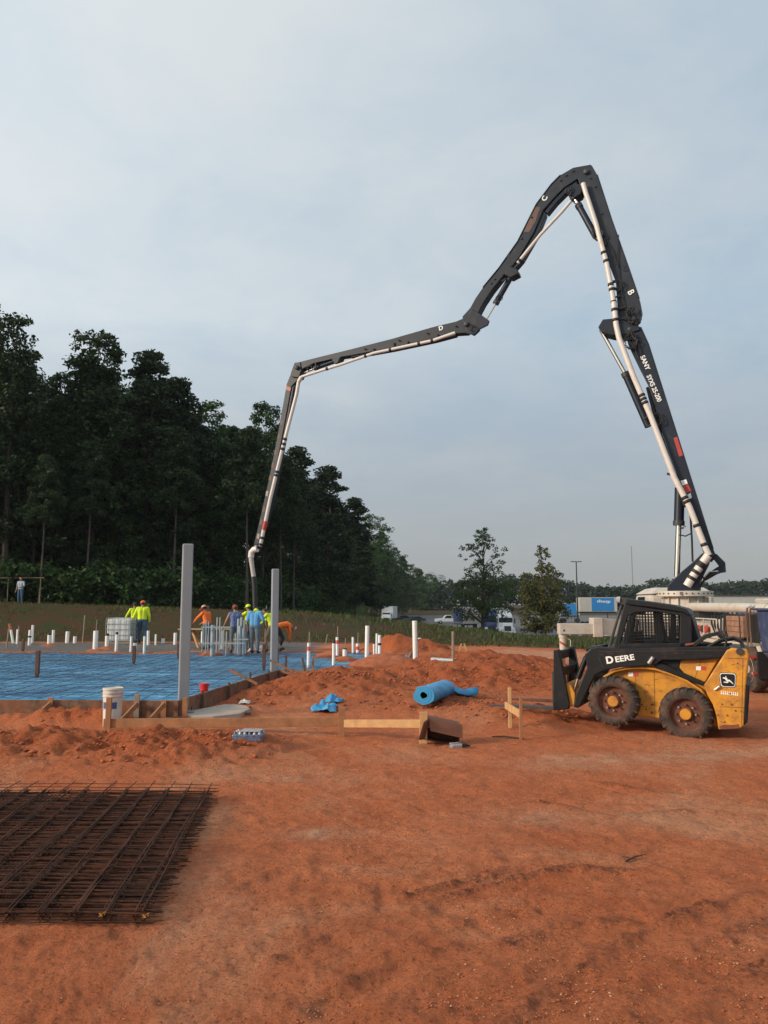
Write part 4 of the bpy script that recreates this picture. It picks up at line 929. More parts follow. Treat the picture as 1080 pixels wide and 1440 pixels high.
for k in (0.5, .75): mb = MB(); mb._lathe(ax0 - dd * .004, dd, [(.01, rr * k), (0, rr * k), (0, rr * (k - .03)), (.01, rr * (k - .03))], 26); mb.f = mb.f[:-2]; mb.m = mb.m[:-2]; mb.build('wound_edge', 'blue_plastic', e)
mb = MB(); tl = [ax1 + Vector((.02, .05, -.02)), ax1 + Vector((.22, .05, -.10)), ax1 + Vector((.42, .06, -.10)), ax1 + Vector((.62, .05, -.08))]
for i, c in enumerate(tl):
    for v, w in ((-1, .13), (-.3, .10), (.3, .14), (1, .12)): mb.v.append((c.x + .02 * v, c.y + v * .12, c.z + .06 * math.sin(v * 4 + i) - abs(v) * .03))
mb.f = [(i * 4 + k, i * 4 + k + 1, i * 4 + k + 5, i * 4 + k + 4) for i in range(3) for k in range(3)]; mb.m = [0] * 9
o = mb.build('loose_end', 'blue_plastic', e, smooth=True); md = o.modifiers.new('thick', 'SOLIDIFY'); md.thickness = .02
# ---- batter boards in front
def hit(px, py, Y): v = at(px, py, Y); return v
e = tag(empty('batter_board', tp(480, 1036)), 'long low timber rail on three stakes across the foreground mound', 'batter board')
S3 = tp(595, 1048); S2 = tp(480, 1036); S1 = Vector((at(152, 1005, 12.45).x, 12.45, 0))
for s_, px, yt, w in ((S3, 595, 1001, .11), (S2, 480, 994, .10), (S1, 152, 981, .085)):
    stake(e, (s_.x, s_.y, 0), Hs(s_.x, s_.y) - .12, at(px, yt, s_.y).z, w, 'lumber' if px > 500 else 'lumber_dirty', d=.04, lean=(.01, 0))
z3, z2, z1 = at(595, 1012, S3.y + .04).z, at(480, 1012, S2.y + .04).z, at(150, 1009, S1.y + .04).z
board(e, Vector((S2.x - .04, S2.y + .042, z2)), Vector((S3.x + .13, S3.y + .045, z3)), .115, .038, 'lumber', name='rail')
m1 = Vector((S1.x - .08, S1.y + .045, z1 - .02)); m2 = Vector((S2.x + .02, S2.y + .085, z2 + .03)); mid = m1.lerp(m2, .62)
board(e, m1, mid, .14, .038, 'lumber_dirty', name='rail'); board(e, mid + Vector((-.1, -.04, .006)), m2, .14, .038, 'lumber_dirty', name='rail')
e = tag(empty('batter_board', tp(732, 1042)), 'short timber crosspiece on two thin stakes below the fork tips', 'batter board')
T1 = tp(717.5, 1024); T2 = tp(732.5, 1041)
stake(e, (T1.x, T1.y, 0), Hs(T1.x, T1.y) - .15, at(717.5, 967, T1.y).z, .05, 'lumber', name='stake'); stake(e, (T2.x, T2.y, 0), Hs(T2.x, T2.y) - .12, at(732, 980, T2.y).z, .042, 'lumber_dirty', name='stake', lean=(.012, 0))
pa = at(711, 987, T1.y + .05); pb = at(733, 1000, T2.y - .02); board(e, pa, pb, .105, .035, 'lumber', name='crosspiece')
# stick at its foot
a, b = tp(692, 1038), tp(736, 1041); tag(MB().tube([a + Vector((0, 0, .02)), a.lerp(b, .4) + Vector((0, .03, .03)), b + Vector((0, 0, .015))], [.008, .015, .012], 6).build('twig', 'twig', loc=a), 'dark twig lying at the foot of the short crosspiece', 'twig')
a, b = tp(880, 1214), tp(908, 1205); e = tag(empty('twig', a), 'forked dark twig on bare ground in the foreground', 'twig')
MB().tube([a + Vector((0, 0, .012)), a.lerp(b, .5) + Vector((0, .01, .018)), b + Vector((0, 0, .012))], [.008, .006, .003], 6).build('stem', 'twig', e); MB().tube([a.lerp(b, .35) + Vector((0, 0, .014)), a.lerp(b, .1) + Vector((-.02, .07, .02))], [.005, .003], 5).build('side_shoot', 'twig', e)
# ---- tipped open cardboard box
c = tp(612, 1049); c.z = Hs(c.x, c.y) + .01; e = tag(empty('cardboard_box', c), 'tipped brown cardboard box open behind the end stake', 'box')
Mb = Matrix.Rotation(R(13), 3, 'Y') @ Matrix.Rotation(R(8), 3, 'Z'); bw, bd, bh = .50, .34, .30
def panel(mbn, a, b, cc, d):
    mb = MB(); v = [Vector(k) for k in (a, b, cc, d)]; n = (v[1] - v[0]).cross(v[2] - v[0]).normalized() * .004
    tr = lambda u: Mb @ u + Vector((c.x + .10, c.y + .22, c.z + .17)); mb.prism([tr(k + n) for k in v], [tr(k - n) for k in v]); mb.build(mbn, 'cardboard', e)
x, y, z = bw / 2, bd / 2, bh / 2
panel('side_panel', (-x, y, -z), (x, y, -z), (x, y, z), (-x, y, z)); panel('side_panel', (-x, -y, -z), (-x, y, -z), (-x, y, z), (-x, -y, z)); panel('side_panel', (x, -y, -z), (x, y, -z), (x, y, z), (x, -y, z))
panel('bottom_panel', (-x, -y, -z), (x, -y, -z), (x, y, -z), (-x, y, -z)); panel('top_flap', (-x, -y, z), (x, -y, z), (x + .02, -y - .10, z - .16), (-x + .03, -y - .12, z - .15)); panel('top_panel', (-x, -y, z), (x, -y, z), (x, y, z), (-x, y, z))
panel('end_flap', (-x, -y, -z), (-x, -y, z), (-x - .10, -y - .16, z * .7), (-x - .12, -y - .16, -z))
# ---- silver crumpled package and strapping beside the box
q = tp(641, 1053); e = tag(empty('foil_package', q), 'small silver package with black strap in front of the cardboard box', 'package')
mb = MB(); mb.box((q.x, q.y, q.z + .04), (.17, .10, .07), .3); o = mb.build('body', 'silver', e, bevel=.02)
MB().box((q.x - .02, q.y - .01, q.z + .079), (.13, .07, .006), .3).build('top_film', 'clear_wrap', e)
MB().tube([(q.x + .05, q.y, q.z + .05), (q.x + .13, q.y + .02, q.z + .06), (q.x + .20, q.y + .06, q.z + .03), (q.x + .10, q.y + .09, q.z + .02)], .012, 6).build('strap', 'black_rubber', e)
# ---- wrapped pack of bottles
q = tp(348, 1044); e = tag(empty('wrapped_pack', q), 'plastic-wrapped pack of bottles lying on the front mound', 'pack')
wx, wy, wz = .40, .26, .13; rz = R(-5); rot = Matrix.Rotation(rz, 3, 'Z')
for i in range(6):
    for j in range(3):
        o_ = rot @ Vector((-wx / 2 + wx * (i + .5) / 6, -wy / 2 + wy * (j + .5) / 3, 0)); MB()._lathe(Vector((q.x, q.y + .12, q.z + .0)) + o_, Vector((0, 0, 1)), [(0, .033), (.09, .034), (.115, .02), (wz, .016)], 8).build('bottle', 'clear_wrap' if (i + j) % 3 else 'wrap_blue', e, smooth=True)
mb = MB(); mb.box((q.x, q.y + .12, q.z + .05), (wx * 1.02, wy * 1.02, .095), rz); mb.build('shrink_wrap', 'wrap_blue', e, bevel=.02)
crv = MB(); crv.box((q.x + .03, q.y + .12, q.z + wz + .004), (wx * .7, wy * .9, .006), rz); crv.build('top_film', 'clear_wrap', e)
# ---- pipe lying on the mound and a low orange stand
a, b = tp(607, 930), tp(638, 932); a.z += .05; b.z += .05; tag(MB().tube([a, b], .05, 10).build('grey_pipe', 'conduit', loc=a, smooth=True), 'grey pipe lying on the mound crest', 'pipe')
q = tp(651, 919); e = tag(empty('small_trestle', q), 'tiny orange timber trestle beyond the mound crest', 'trestle')
for s in (-1, 1): brace(e, q + Vector((.05 * s, 0, .36)), q + Vector((.16 * s, 0, 0)), .04, .05, 'lumber', 'leg')
MB().box(q + Vector((0, 0, .24)), (.26, .03, .06)).build('crossbar', 'lumber', e)
# stack of welded mesh sheets in the foreground
def mesh_sheet(i, n):
    z0 = 0.028 + i * 0.0065; mb = MB(); rng = np.random.default_rng(100 + i); y0, y1 = MN.y + rng.uniform(-.02, .08), MF.y + rng.uniform(-.06, .02)
    if i == n - 1: y1 = MF.y + .22
    sx, sy = rng.uniform(-.035, .035), rng.uniform(-.07, .07); sk = rng.uniform(-.006, .006)
    edge = lambda y: MN.x + (y - MN.y) * (MF.x - MN.x) / (MF.y - MN.y) + sx
    sag = lambda x, y: z0 + 0.012 * math.sin(x * 1.3 + i) + .010 * math.sin(y * 1.9 + i * 2) + .012 * float(vnoise(x * 2, y * 2, i))
    for y in np.arange(y0, y1, 0.155):
        y = y + sy * .4 + rng.normal() * .008; xe = edge(y) + rng.normal() * .016
        mb.tube([(x, y + sk * (x + 3) + rng.normal() * .006, sag(x, y)) for x in np.linspace(-6.8, xe, 12)], 0.0042, 4)
    for k in range(25):
        x = edge(MN.y) - 0.10 - k * 0.205 + rng.normal() * .012
        mb.tube([(x + (y - MN.y) * (MF.x - MN.x) / (MF.y - MN.y) + rng.normal() * .005, y, sag(x, y) + .010) for y in np.linspace(y0 - .03, y1, 9)], 0.0045, 4)
    lab = 'topmost rusty wire mesh sheet of the stack in the foreground' if i == n - 1 else 'one of the rusty wire mesh sheets under the topmost in the stack'
    tag(mb.build('wire_mesh_sheet', 'rebar', loc=(-3.5, 6.9, z0)), lab, 'wire mesh', 'stacked wire mesh sheets')
MN, MF = gp(217, 1290, .07), gp(305, 1113, .07)
for i in range(13): mesh_sheet(i, 13)
# yellow ties on the mesh
for px, py, lab in ((213, 1292, 'yellow tie on the mesh stack, nearer the sheet corner'), (152, 1290, 'yellow tie on the mesh stack, away from the sheet corner')):
    q = gp(px - 8, py - 8, .13); mb = MB(); 
    for k in range(7): a = k * 2.1; mb.tube([(q.x + .012 * math.cos(a), q.y + .03 * math.sin(a), q.z - .02), (q.x + .02 * math.cos(a + 1), q.y + .035 * math.sin(a + 1), q.z - .01), (q.x - .016 * math.cos(a), q.y - .02, q.z - .02)], .0022, 4)
    tag(mb.build('wire_tie', 'skid_yellow', loc=q), lab, 'tie', 'yellow wire ties')
# loose stones and clods
def scatter(name, n, sel, rmin, rmax, m, lab, cat, seed):
    rng = np.random.default_rng(seed); base = np.array([(0, 0, 1), (.9, 0, .25), (.25, .85, .3), (-.75, .5, .2), (-.7, -.55, .3), (.3, -.9, .2), (.1, .1, -.5)]); tri = np.array([(0, 1, 2), (0, 2, 3), (0, 3, 4), (0, 4, 5), (0, 5, 1), (6, 2, 1), (6, 3, 2), (6, 4, 3), (6, 5, 4), (6, 1, 5)])
    P = sel(rng, n); V = []; Fc = []
    for k, (x, y) in enumerate(P):
        r = rmin + (rmax - rmin) * rng.random() ** 3.2; a = rng.uniform(0, 6.28); c, s_ = math.cos(a), math.sin(a); v = base * (0.7 + .6 * rng.random((7, 3))) * r * np.array([1, .8, .6]); v = np.stack([v[:, 0] * c - v[:, 1] * s_, v[:, 0] * s_ + v[:, 1] * c, v[:, 2]], 1); V.append(v + np.array([x, y, 0])); Fc.append(tri + 7 * k)
    V = np.concatenate(V); Pz = H(np.array([p[0] for p in P]), np.array([p[1] for p in P])); V[:, 2] += np.repeat(Pz, 7)
    tag(raw_mesh(name, V, np.concatenate(Fc), m), lab, cat, kind='stuff')
def sel_near(rng, n):
    y = 3.6 + 9 * rng.random(n * 4) ** 1.5; x = (rng.random(n * 4) - .5) * 1.15 * y; k = rng.random(n * 4) < np.clip(.2 + 2.6 * fbm(x * 1.3, y * 1.3, 71, 3), .03, 1); return list(zip(x[k], y[k]))[:n]
scatter('soil_crumbs', 12000, sel_near, .003, .013, 'clod', 'loose red soil crumbs strewn over the bare clay', 'crumbs', 13)
scatter('pebbles', 5000, sel_near, .002, .011, 'stone_pale', 'small pale pebbles scattered over the bare red clay', 'pebbles', 3)
def sel_dig(rng, n):
    x, y = rng.uniform(-8, 6, n * 14), rng.uniform(9, 30, n * 14); h = mounds(x, y); k = (h > .06) & (rng.random(n * 14) < h * 3)
    return [(a, b) for a, b in zip(x[k], y[k]) if not inside_pad(a, b, -.2)][:n]
scatter('clay_clods', 9000, sel_dig, .008, .062, 'clod', 'loose red clay clods on the dug heaps', 'clods', 4)

# ================================================================== CONCRETE PUMP TRUCK
B0 = at(968, 833, 23.6); T0 = at(357, 783, 30.0)
ev = (B0 - T0); ev.z = 0
BF = Fr((B0.x, B0.y), (ev.x, ev.y))
PT = tag(empty('concrete_pump_truck', (9.3, 22.0, 0)), 'white concrete pump truck with a long dark jointed boom arching over the slab', 'pump truck')
def bprism(pts, d0, d1, name, m, parent=None, bevel=0.02):
    mb = MB(); BF.prism(mb, pts, d0, d1); return mb.build(name, m, parent or PT, bevel=bevel)
def btube(pts, d, r, name, m, parent=None, seg=12, smooth=True):
    mb = MB(); dd = d if isinstance(d, (list, tuple)) else [d] * len(pts)
    mb.tube([BF.P(x, y, k) for (x, y), k in zip(pts, dd)], r, seg); return mb.build(name, m, parent or PT, smooth=smooth)
W = 0.24
secA = bprism([(878, 466), (893, 456), (901, 460), (912, 484), (942, 579), (973, 677), (1003, 772), (1007, 781), (1000, 790), (991, 783), (982, 756), (965, 710), (951, 665), (930, 606), (921, 573), (912, 542), (898, 515), (884, 486)], -W, W, 'boom_section', 'boom_navy')
secB = bprism([(819, 236), (832, 232), (840, 246), (860, 308), (884, 376), (899, 420), (902, 436), (899, 449), (890, 456), (876, 457), (869, 447), (866, 396), (858, 376), (847, 347), (844, 328), (836, 306), (818, 268), (813, 252)], -W * .95 + .02, W * .9, 'boom_section', 'boom_grey')
secC = bprism([(831, 231), (806, 235.5), (788, 246), (775, 259), (754, 287), (742, 311), (728, 339), (714, 360), (702, 376), (679, 404), (668, 420), (661, 433), (650, 445), (652, 458), (664, 459), (672, 440), (680, 425), (692, 407), (712, 382), (722, 372), (731, 360), (751, 326), (764, 295), (780, 277), (793, 264), (811, 252), (822, 252)], -W * .85, W * .8, 'boom_section', 'boom_grey')
secD = bprism([(655, 446), (641, 452), (611, 459), (552, 476), (493, 491), (440, 504), (417, 510), (414, 520), (421, 521), (441, 511), (467, 505), (471, 511), (476, 510), (479, 502), (493, 500), (552, 489), (611, 476), (641, 469), (657, 468)], -W * .7, W * .7, 'boom_section', 'boom_grey')
secE = bprism([(416, 512), (409, 525), (403, 540), (390, 613), (376.7, 680), (363, 740), (355, 773), (361, 775), (370, 741), (384, 680), (397, 613), (410, 543), (422, 531), (420, 520)], -W * .55, W * .55, 'boom_section', 'boom_grey')
# inner flange of each section (bottom plates set back), shade put into darker materials
bprism([(764, 297), (751, 328), (731, 362), (712, 384), (716, 388), (735, 366), (756, 330), (768, 300)], -W * .6, W * .6, 'shaded_flange', 'boom_navy', secC)
bprism([(811, 254), (793, 266), (780, 279), (766, 297), (770, 300), (783, 284), (796, 271), (812, 259)], -W * .6, W * .6, 'shaded_flange', 'boom_navy', secC)
bprism([(641, 469.5), (611, 477), (552, 490), (493, 501), (493, 503), (552, 492.5), (611, 480), (641, 472)], -W * .5, W * .5, 'shaded_flange', 'boom_navy', secD)
bprism([(410.5, 543), (397.5, 613), (384.5, 680), (371, 741), (374, 741), (388, 680), (401, 613), (413.5, 543)], -W * .4, W * .4, 'shaded_flange', 'boom_navy', secE)
bprism([(912, 543), (921, 574), (930, 607), (951, 666), (965, 711), (961, 712), (946, 667), (925, 609), (916, 576), (908, 545)], -W * .7, W * .7, 'shaded_flange', 'black_rubber', secA)
# thin tubes along the top edges, added to stand in for lit rims
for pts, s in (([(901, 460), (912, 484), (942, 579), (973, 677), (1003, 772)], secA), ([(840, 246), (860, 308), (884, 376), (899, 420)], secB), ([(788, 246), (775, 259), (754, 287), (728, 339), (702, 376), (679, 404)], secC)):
    btube(pts, -W - .01 if s is secA else -W * .9, .02, 'lit_rim', 'boom_grey', s, 6)
# hinge knuckles and links
bprism([(841, 460), (847.5, 449), (863, 447.5), (897, 455), (900, 464), (880, 470), (861, 471), (846, 467)], -W * 1.25, W * 1.2, 'knuckle', 'boom_navy')
kn = bprism([(664, 434), (676, 442), (688, 451), (686, 457), (674, 463), (668, 471), (656, 469), (654, 458)], -W * .95, -W * .95 + .08, 'link_plate', 'boom_navy')
bprism([(664, 434), (676, 442), (688, 451), (686, 457), (674, 463), (668, 471), (656, 469), (654, 458)], W * .85, W * .95, 'link_plate', 'boom_navy')
bprism([(664, 444), (669, 447), (671, 455), (665, 457), (662, 452)], -W * .95 - .006, -W * .95 - .002, 'lightening_hole', 'black_rubber', kn, 0)
btube([(660, 466), (667, 470), (674, 463)], -W * .6, .07, 'link_pin', 'dark_metal')
bprism([(799, 262), (812, 258), (820, 262), (817, 272), (806, 279), (798, 272)], -W * 1.05, W * .9, 'link_plate', 'boom_navy')
bprism([(414, 510), (422, 509), (424, 520), (420, 531), (410, 530), (409, 524)], -W * .85, W * .8, 'knuckle', 'boom_grey')
bprism([(713, 373), (727, 378), (729, 384), (718, 390), (709, 386)], -W * .95, W * .8, 'cylinder_bracket', 'boom_grey')
bprism([(466, 505), (478, 503), (474, 511.5), (470, 511)], -W * .75, W * .7, 'cylinder_bracket', 'boom_grey')
# joint pins
for x, y in ((824, 240), (890, 448), (886, 462), (655, 455), (416, 516), (1000, 780)):
    mb = MB(); a = BF.P(x, y, -W * 1.32); mb._lathe(a, BF.n, [(0, .05), (.02, .085), (W * 2.6, .085)], 14); mb.build('joint_pin', 'dark_metal', PT, smooth=True)
for (x, y) in ((806, 240), (796, 246), (788, 253), (846, 300), (870, 375), (855, 335), (695, 392), (690, 398), (640, 458), (600, 468), (560, 478), (512, 490), (935, 590), (950, 640), (905, 500), (747, 305), (733, 335), (830, 250), (837, 262)):
    mb = MB(); a = BF.P(x, y, -W * .99); mb._lathe(a, BF.n, [(-.01, .035), (.03, .035)], 8); mb.build('bolt_head', 'black_rubber', PT)
# hydraulic cylinders: barrel with its rod as a sub-part
def cyl(b0, b1, r1, rb, rr, d=0.0):
    o = btube([b0, b1], d, rb, 'hydraulic_cylinder', 'boom_navy'); btube([b1, r1], d, rr, 'rod', 'chrome', o)
    c = Vector(BF.P(*b1, d)); dd = (Vector(BF.P(*b1, d)) - Vector(BF.P(*b0, d))).normalized(); mb = MB(); mb._lathe(c - dd * .12, dd, [(0, rb * 1.15), (.14, rb * 1.15)], 12); mb.build('gland', 'dark_metal', o, smooth=True); return o
cyl((956, 686), (954.5, 738), (952, 811), .15, .085, .05)
cyl((912, 600), (879, 525), (845, 464), .115, .06, -.05)
cyl((838, 333), (813.5, 288.5), (806, 276), .11, .055, -.12)
cyl((724, 380), (697, 427), (684, 449), .10, .035, -.05)
cyl((471, 508), (443, 518), (428, 524), .085, .04, -.02)
btube([(973, 760), (969.5, 700)], .2, .03, 'hydraulic_line', 'black_rubber'); btube([(973, 760), (974, 790)], .2, .03, 'hydraulic_line', 'black_rubber')
btube([(956, 752), (964, 754), (972, 750)], -.05, .02, 'hydraulic_line', 'black_rubber')
# concrete delivery pipe with couplings
def dpipe(pts, d, r, clamps, pr=None):
    o = btube(pts, d, r, 'delivery_pipe', 'pipe_white')
    P = [BF.P(x, y, d) for x, y in pts]; seg = [(P[i + 1] - P[i]).length for i in range(len(P) - 1)]; tot = sum(seg)
    for t in clamps:
        s = t * tot; i = 0
        while s > seg[i] and i < len(seg) - 1: s -= seg[i]; i += 1
        dd = (P[i + 1] - P[i]).normalized(); c = P[i] + dd * s; mb = MB(); mb._lathe(c - dd * .05, dd, [(0, r * 1.02), (.025, r * 1.22), (.075, r * 1.22), (.10, r * 1.02)], 14); mb.build('coupling', 'black_rubber', o, smooth=True)
    return o
dpipe([(997, 781), (991, 768), (982, 745), (970, 713.6), (948, 671), (915, 585), (890, 527), (870.5, 475), (866.5, 457), (863, 425)], -.40, .088, [.04, .11, .20, .215, .59, .605, .62, .93, .97])
dpipe([(863, 425), (860, 406.7), (852.6, 368), (846, 345), (838, 314), (824, 272), (820, 258)], -.38, .080, [.0, .10, .14, .33, .40])
dpipe([(806, 279), (790, 298), (760, 330), (731, 366), (728, 370)], -.36, .055, [.02, .96])
dpipe([(640, 468), (608, 479), (580, 485), (526, 496.5), (478, 513), (448.5, 522), (424, 530)], -.30, .056, [.14, .22, .40, .56, .82])
pE = dpipe([(420, 537), (417, 555), (398, 628), (380, 702), (366, 768)], -.24, .070, [.35, .38, .41, .55, .57, .95, .99])
dpipe([(420, 537), (424, 530)], -.27, .075, [])
btube([(371, 745), (374, 733)], -.25, .086, 'red_sleeve', 'decal_red', pE)
# clamps and brackets that hold the pipe to the sections
for pts, d in (([(846, 347), (852, 344), (850, 336)], -.3), ([(856, 398), (868, 396)], -.3), ([(857, 407), (869, 405)], -.3), ([(859, 420), (872, 416)], -.3), ([(862, 436), (880, 432)], -.3), ([(864, 452), (880, 447)], -.3), ([(876, 480), (888, 476)], -.32), ([(906, 590), (916, 580), (926, 584)], -.3), ([(912, 600), (920, 592)], -.3),
               ([(613, 478), (616, 470)], -.2), ([(571, 488), (574, 480)], -.2), ([(554, 492), (554, 482)], -.2), ([(523, 500), (526, 490)], -.2), ([(445, 522), (444, 510)], -.2), ([(413, 543), (419, 544)], -.2), ([(398, 620), (404, 610)], -.2), ([(393, 640), (399, 640)], -.2), ([(358, 765), (366, 766)], -.2), ([(938, 666), (945, 668)], -.3), ([(706, 396), (712, 392)], -.2)):
    btube(pts, d, .035, 'pipe_bracket', 'black_rubber', seg=8)
# loops of hydraulic hose at the joints
rngh = random.Random(4)
for cx, cy, n, sp in ((840, 330, 5, 9), (890, 445, 6, 12), (886, 480, 6, 12), (868, 400, 3, 8), (925, 590, 4, 9), (702, 420, 3, 5), (664, 462, 3, 5), (436, 518, 3, 4), (524, 495, 2, 4), (800, 268, 3, 6), (960, 738, 2, 5)):
    for k in range(n):
        a0 = rngh.uniform(0, 6.28); pts = [(cx + sp * math.cos(a0 + t) * rngh.uniform(.5, 1.1), cy + sp * math.sin(a0 + t) * rngh.uniform(.6, 1.2)) for t in np.linspace(0, 3.4, 6)]
        btube(pts, -.29 - .03 * k, .018 if sp > 5 else .014, 'hose_loop', 'black_rubber', seg=6)
btube([(870, 330), (868, 360), (871, 395), (878, 430), (884, 445)], -.27, .016, 'hose_line', 'black_rubber', seg=6); btube([(846, 325), (862, 352), (868, 372)], -.26, .016, 'hose_line', 'black_rubber', seg=6)
btube([(884, 470), (896, 480), (902, 498)], -.3, .03, 'hose_line', 'black_rubber', seg=6); btube([(880, 476), (892, 488), (898, 505)], -.31, .022, 'hose_line', 'black_rubber', seg=6)
# markings on the boom
def mark(body, px, py, d, size, parent, m='decal_white', ang=None, sx=1.0, bold=.004):
    c = BF.P(px, py, d); u = Vector((BF.e.x * math.cos(ang), BF.e.y * math.cos(ang), math.sin(ang))); v = Vector((-BF.e.x * math.sin(ang), -BF.e.y * math.sin(ang), math.cos(ang)))
    return text_mesh(body, size, 'lettering', m, parent, c, u, v, .003, bold, sx)
mark('SANY', 907, 510, -W - .006, .20, secA, ang=R(-71), bold=.004); mark('SYXS 25-200', 919.5, 546, -W - .006, .19, secA, ang=R(-71), sx=.92, bold=.004)
mark('B', 887, 411, -W * .95 - .01, .27, secB, ang=R(-70), bold=.005); mark('C', 766, 279, -W * .85 - .012, .25, secC, ang=R(60), bold=.006); mark('D', 620, 461.5, -W * .7 - .006, .22, secD, ang=R(15), bold=.006)
mark('O', 879.5, 378, -W * .95 + .010, .22, secB, 'boom_navy', R(-70), bold=.02)
def decal(pts, d, name, m, parent): 
    mb = MB(); BF.prism(mb, pts, d, d + .003); return mb.build(name, m, parent)
decal([(752, 291), (760, 291), (753, 311), (744, 326), (736, 326), (744, 309)], -W * .85 - .004, 'worn_patch', 'worn_brown', secC)
decal([(947, 616), (953, 614), (961, 640), (955, 642)], -W - .004, 'warning_patch', 'decal_red', secA); decal([(957, 676), (965, 674), (967, 680), (960, 683)], -W - .004, 'white_patch', 'decal_white', secA); decal([(960, 684), (967.5, 681), (972, 690), (964, 694)], -W - .004, 'warning_patch', 'decal_red', secA); decal([(966, 696), (971, 693), (973, 700), (968, 702)], -W - .004, 'white_patch', 'decal_white', secA)
decal([(403, 543), (409, 545), (408, 550), (402, 548)], -W * .55 - .004, 'orange_patch', 'decal_orange', secE)
for y in (590, 610, 632, 650, 668, 690, 712, 730, 750, 765):
    t = (y - 540) / (773 - 540); x = 403 + (355 - 403) * t
    decal([(x + 2.4, y), (x + 5.4, y + 1), (x + 4.2, y + 8), (x + 1.0, y + 7)], -W * .55 - .004, 'worn_patch', 'worn_brown' if y % 3 else 'worn_pale', secE)
# boom tip elbow and end hose
btube([(362, 772), (357, 773), (353.5, 777), (353, 784)], -.12, .12, 'tip_elbow', 'pipe_white', seg=14)
eh = btube([(353, 784), (354.5, 796), (357, 813)], -.12, [.095, .085, .085], 'end_hose', 'rubber_pale'); btube([(356.5, 811), (358, 824), (359, 856)], -.12, .10, 'hose_sock', 'black_rubber', eh)
# boom foot: pedestal, knuckle arm, turntable
ped = bprism([(938, 831), (939, 823), (958, 804), (976, 789), (987, 778), (1000, 780), (996, 793), (989, 807), (984.6, 817), (984, 831)], -.42, .42, 'pedestal', 'boom_navy')
bprism([(996, 777), (1008, 779), (1020, 791), (1021, 804.6), (1011, 806), (990, 818), (988, 812), (1006, 799), (1011, 796), (1004, 787), (996, 788)], -.22, -.08, 'knuckle_arm', 'boom_navy')
bprism([(996, 777), (1008, 779), (1020, 791), (1021, 804.6), (1011, 806), (990, 818), (988, 812), (1006, 799), (1011, 796), (1004, 787), (996, 788)], .08, .22, 'knuckle_arm', 'boom_navy')
dpipe([(996, 781), (984, 797), (974, 811), (966, 824)], -.58, .12, [.28, .34, .55, .75])
btube([(1012, 805), (1000, 808), (990, 816), (984, 826)], -.3, .035, 'hose_line', 'black_rubber'); btube([(1010, 803), (998, 804), (990, 812)], -.34, .02, 'hose_line', 'silver')
tc_ = BF.w(BF.p(963, 840)[0], 0, 0); zt = BF.p(963, 831)[1]; zb = BF.p(963, 839)[1]
MB()._lathe(Vector((tc_.x, tc_.y, zb)), Vector((0, 0, 1)), [(0, .82), (zt - zb - .01, .82), (zt - zb - .01, .3)], 36).build('turntable', 'truck_white', PT, bevel=.01, smooth=True)
MB()._lathe(Vector((tc_.x, tc_.y, 1.15)), Vector((0, 0, 1)), [(0, .62), (zb - 1.15 - .004, .60)], 30).build('slewing_drum', 'truck_white', PT, smooth=True)
for k in range(30):
    a = 2 * math.pi * k / 30; MB()._lathe(Vector((tc_.x + .83 * math.cos(a), tc_.y + .83 * math.sin(a), (zt + zb) / 2)), Vector((math.cos(a), math.sin(a), 0)), [(-.02, .022), (.012, .022)], 6).build('ring_bolt', 'dark_metal', PT)
for k in range(14):
    a = 2 * math.pi * k / 14; MB().box((tc_.x + .62 * math.cos(a), tc_.y + .62 * math.sin(a), (zb + 1.2) / 2), (.10, .03, zb - 1.24), a).build('drum_rib', 'truck_white', PT)
MB().box((tc_.x - .35, tc_.y - .74, (zt + zb) / 2), (.22, .03, .10), R(25)).build('name_plate', 'concrete', PT)
# ---- the truck itself: rear towards the camera on the right, cab beyond the turntable
TR = Fr((8.35, 17.6), (0.985, -0.07)); 
# local helper: s = across (left side = 0, positive to the right), d = forward along the truck
def tbox(s0, s1, d0, d1, z0, z1, name, m, parent=None, bevel=.02):
    mb = MB(); a = [TR.w(s0, d0, z0), TR.w(s1, d0, z0), TR.w(s1, d1, z0), TR.w(s0, d1, z0)]; b = [TR.w(s0, d0, z1), TR.w(s1, d0, z1), TR.w(s1, d1, z1), TR.w(s0, d1, z1)]
    mb.prism(a, b); return mb.build(name, m, parent or PT, bevel=bevel)
tbox(.75, 1.05, .4, 10.8, .72, .98, 'chassis_rail', 'dark_metal'); tbox(1.55, 1.85, .4, 10.8, .72, .98, 'chassis_rail', 'dark_metal')
tbox(.05, 2.45, .9, 7.4, 1.0, 1.10, 'deck', 'truck_white')
tbox(.25, 2.2, 4.4, 7.2, 1.1, 1.55, 'pedestal_frame', 'truck_white')
tbox(.05, .75, .9, 2.1, 1.22, 1.72, 'tool_box', 'rust_box'); tbox(.02, .9, 2.3, 3.0, 1.12, 1.62, 'water_box', 'truck_white'); tbox(.10, .8, 3.1, 4.2, 1.12, 1.5, 'control_box', 'concrete'); tbox(.6, 2.3, .9, 3.6, 1.12, 1.75, 'hydraulic_tank', 'dark_metal')
MB().tube([TR.w(.22, -.25, 1.90), TR.w(.20, 1.6, 1.92), TR.w(.15, 5.0, 1.93)], .12, 16).build('long_pipe', 'truck_white', PT, smooth=True)
MB().tube([TR.w(.22, -.25, 1.90), TR.w(.24, -.42, 1.82), TR.w(.26, -.5, 1.6), TR.w(.26, -.5, 1.2)], .12, 14).build('pipe_elbow', 'truck_white', PT, smooth=True)
for d in (.35, .55): MB().tube([TR.w(.02, d, 1.05), TR.w(.02, d, 1.75), TR.w(.02, d - .08, 1.92), TR.w(.15, d - .1, 1.98)], .022, 8).build('grab_rail', 'chrome', PT, smooth=True)
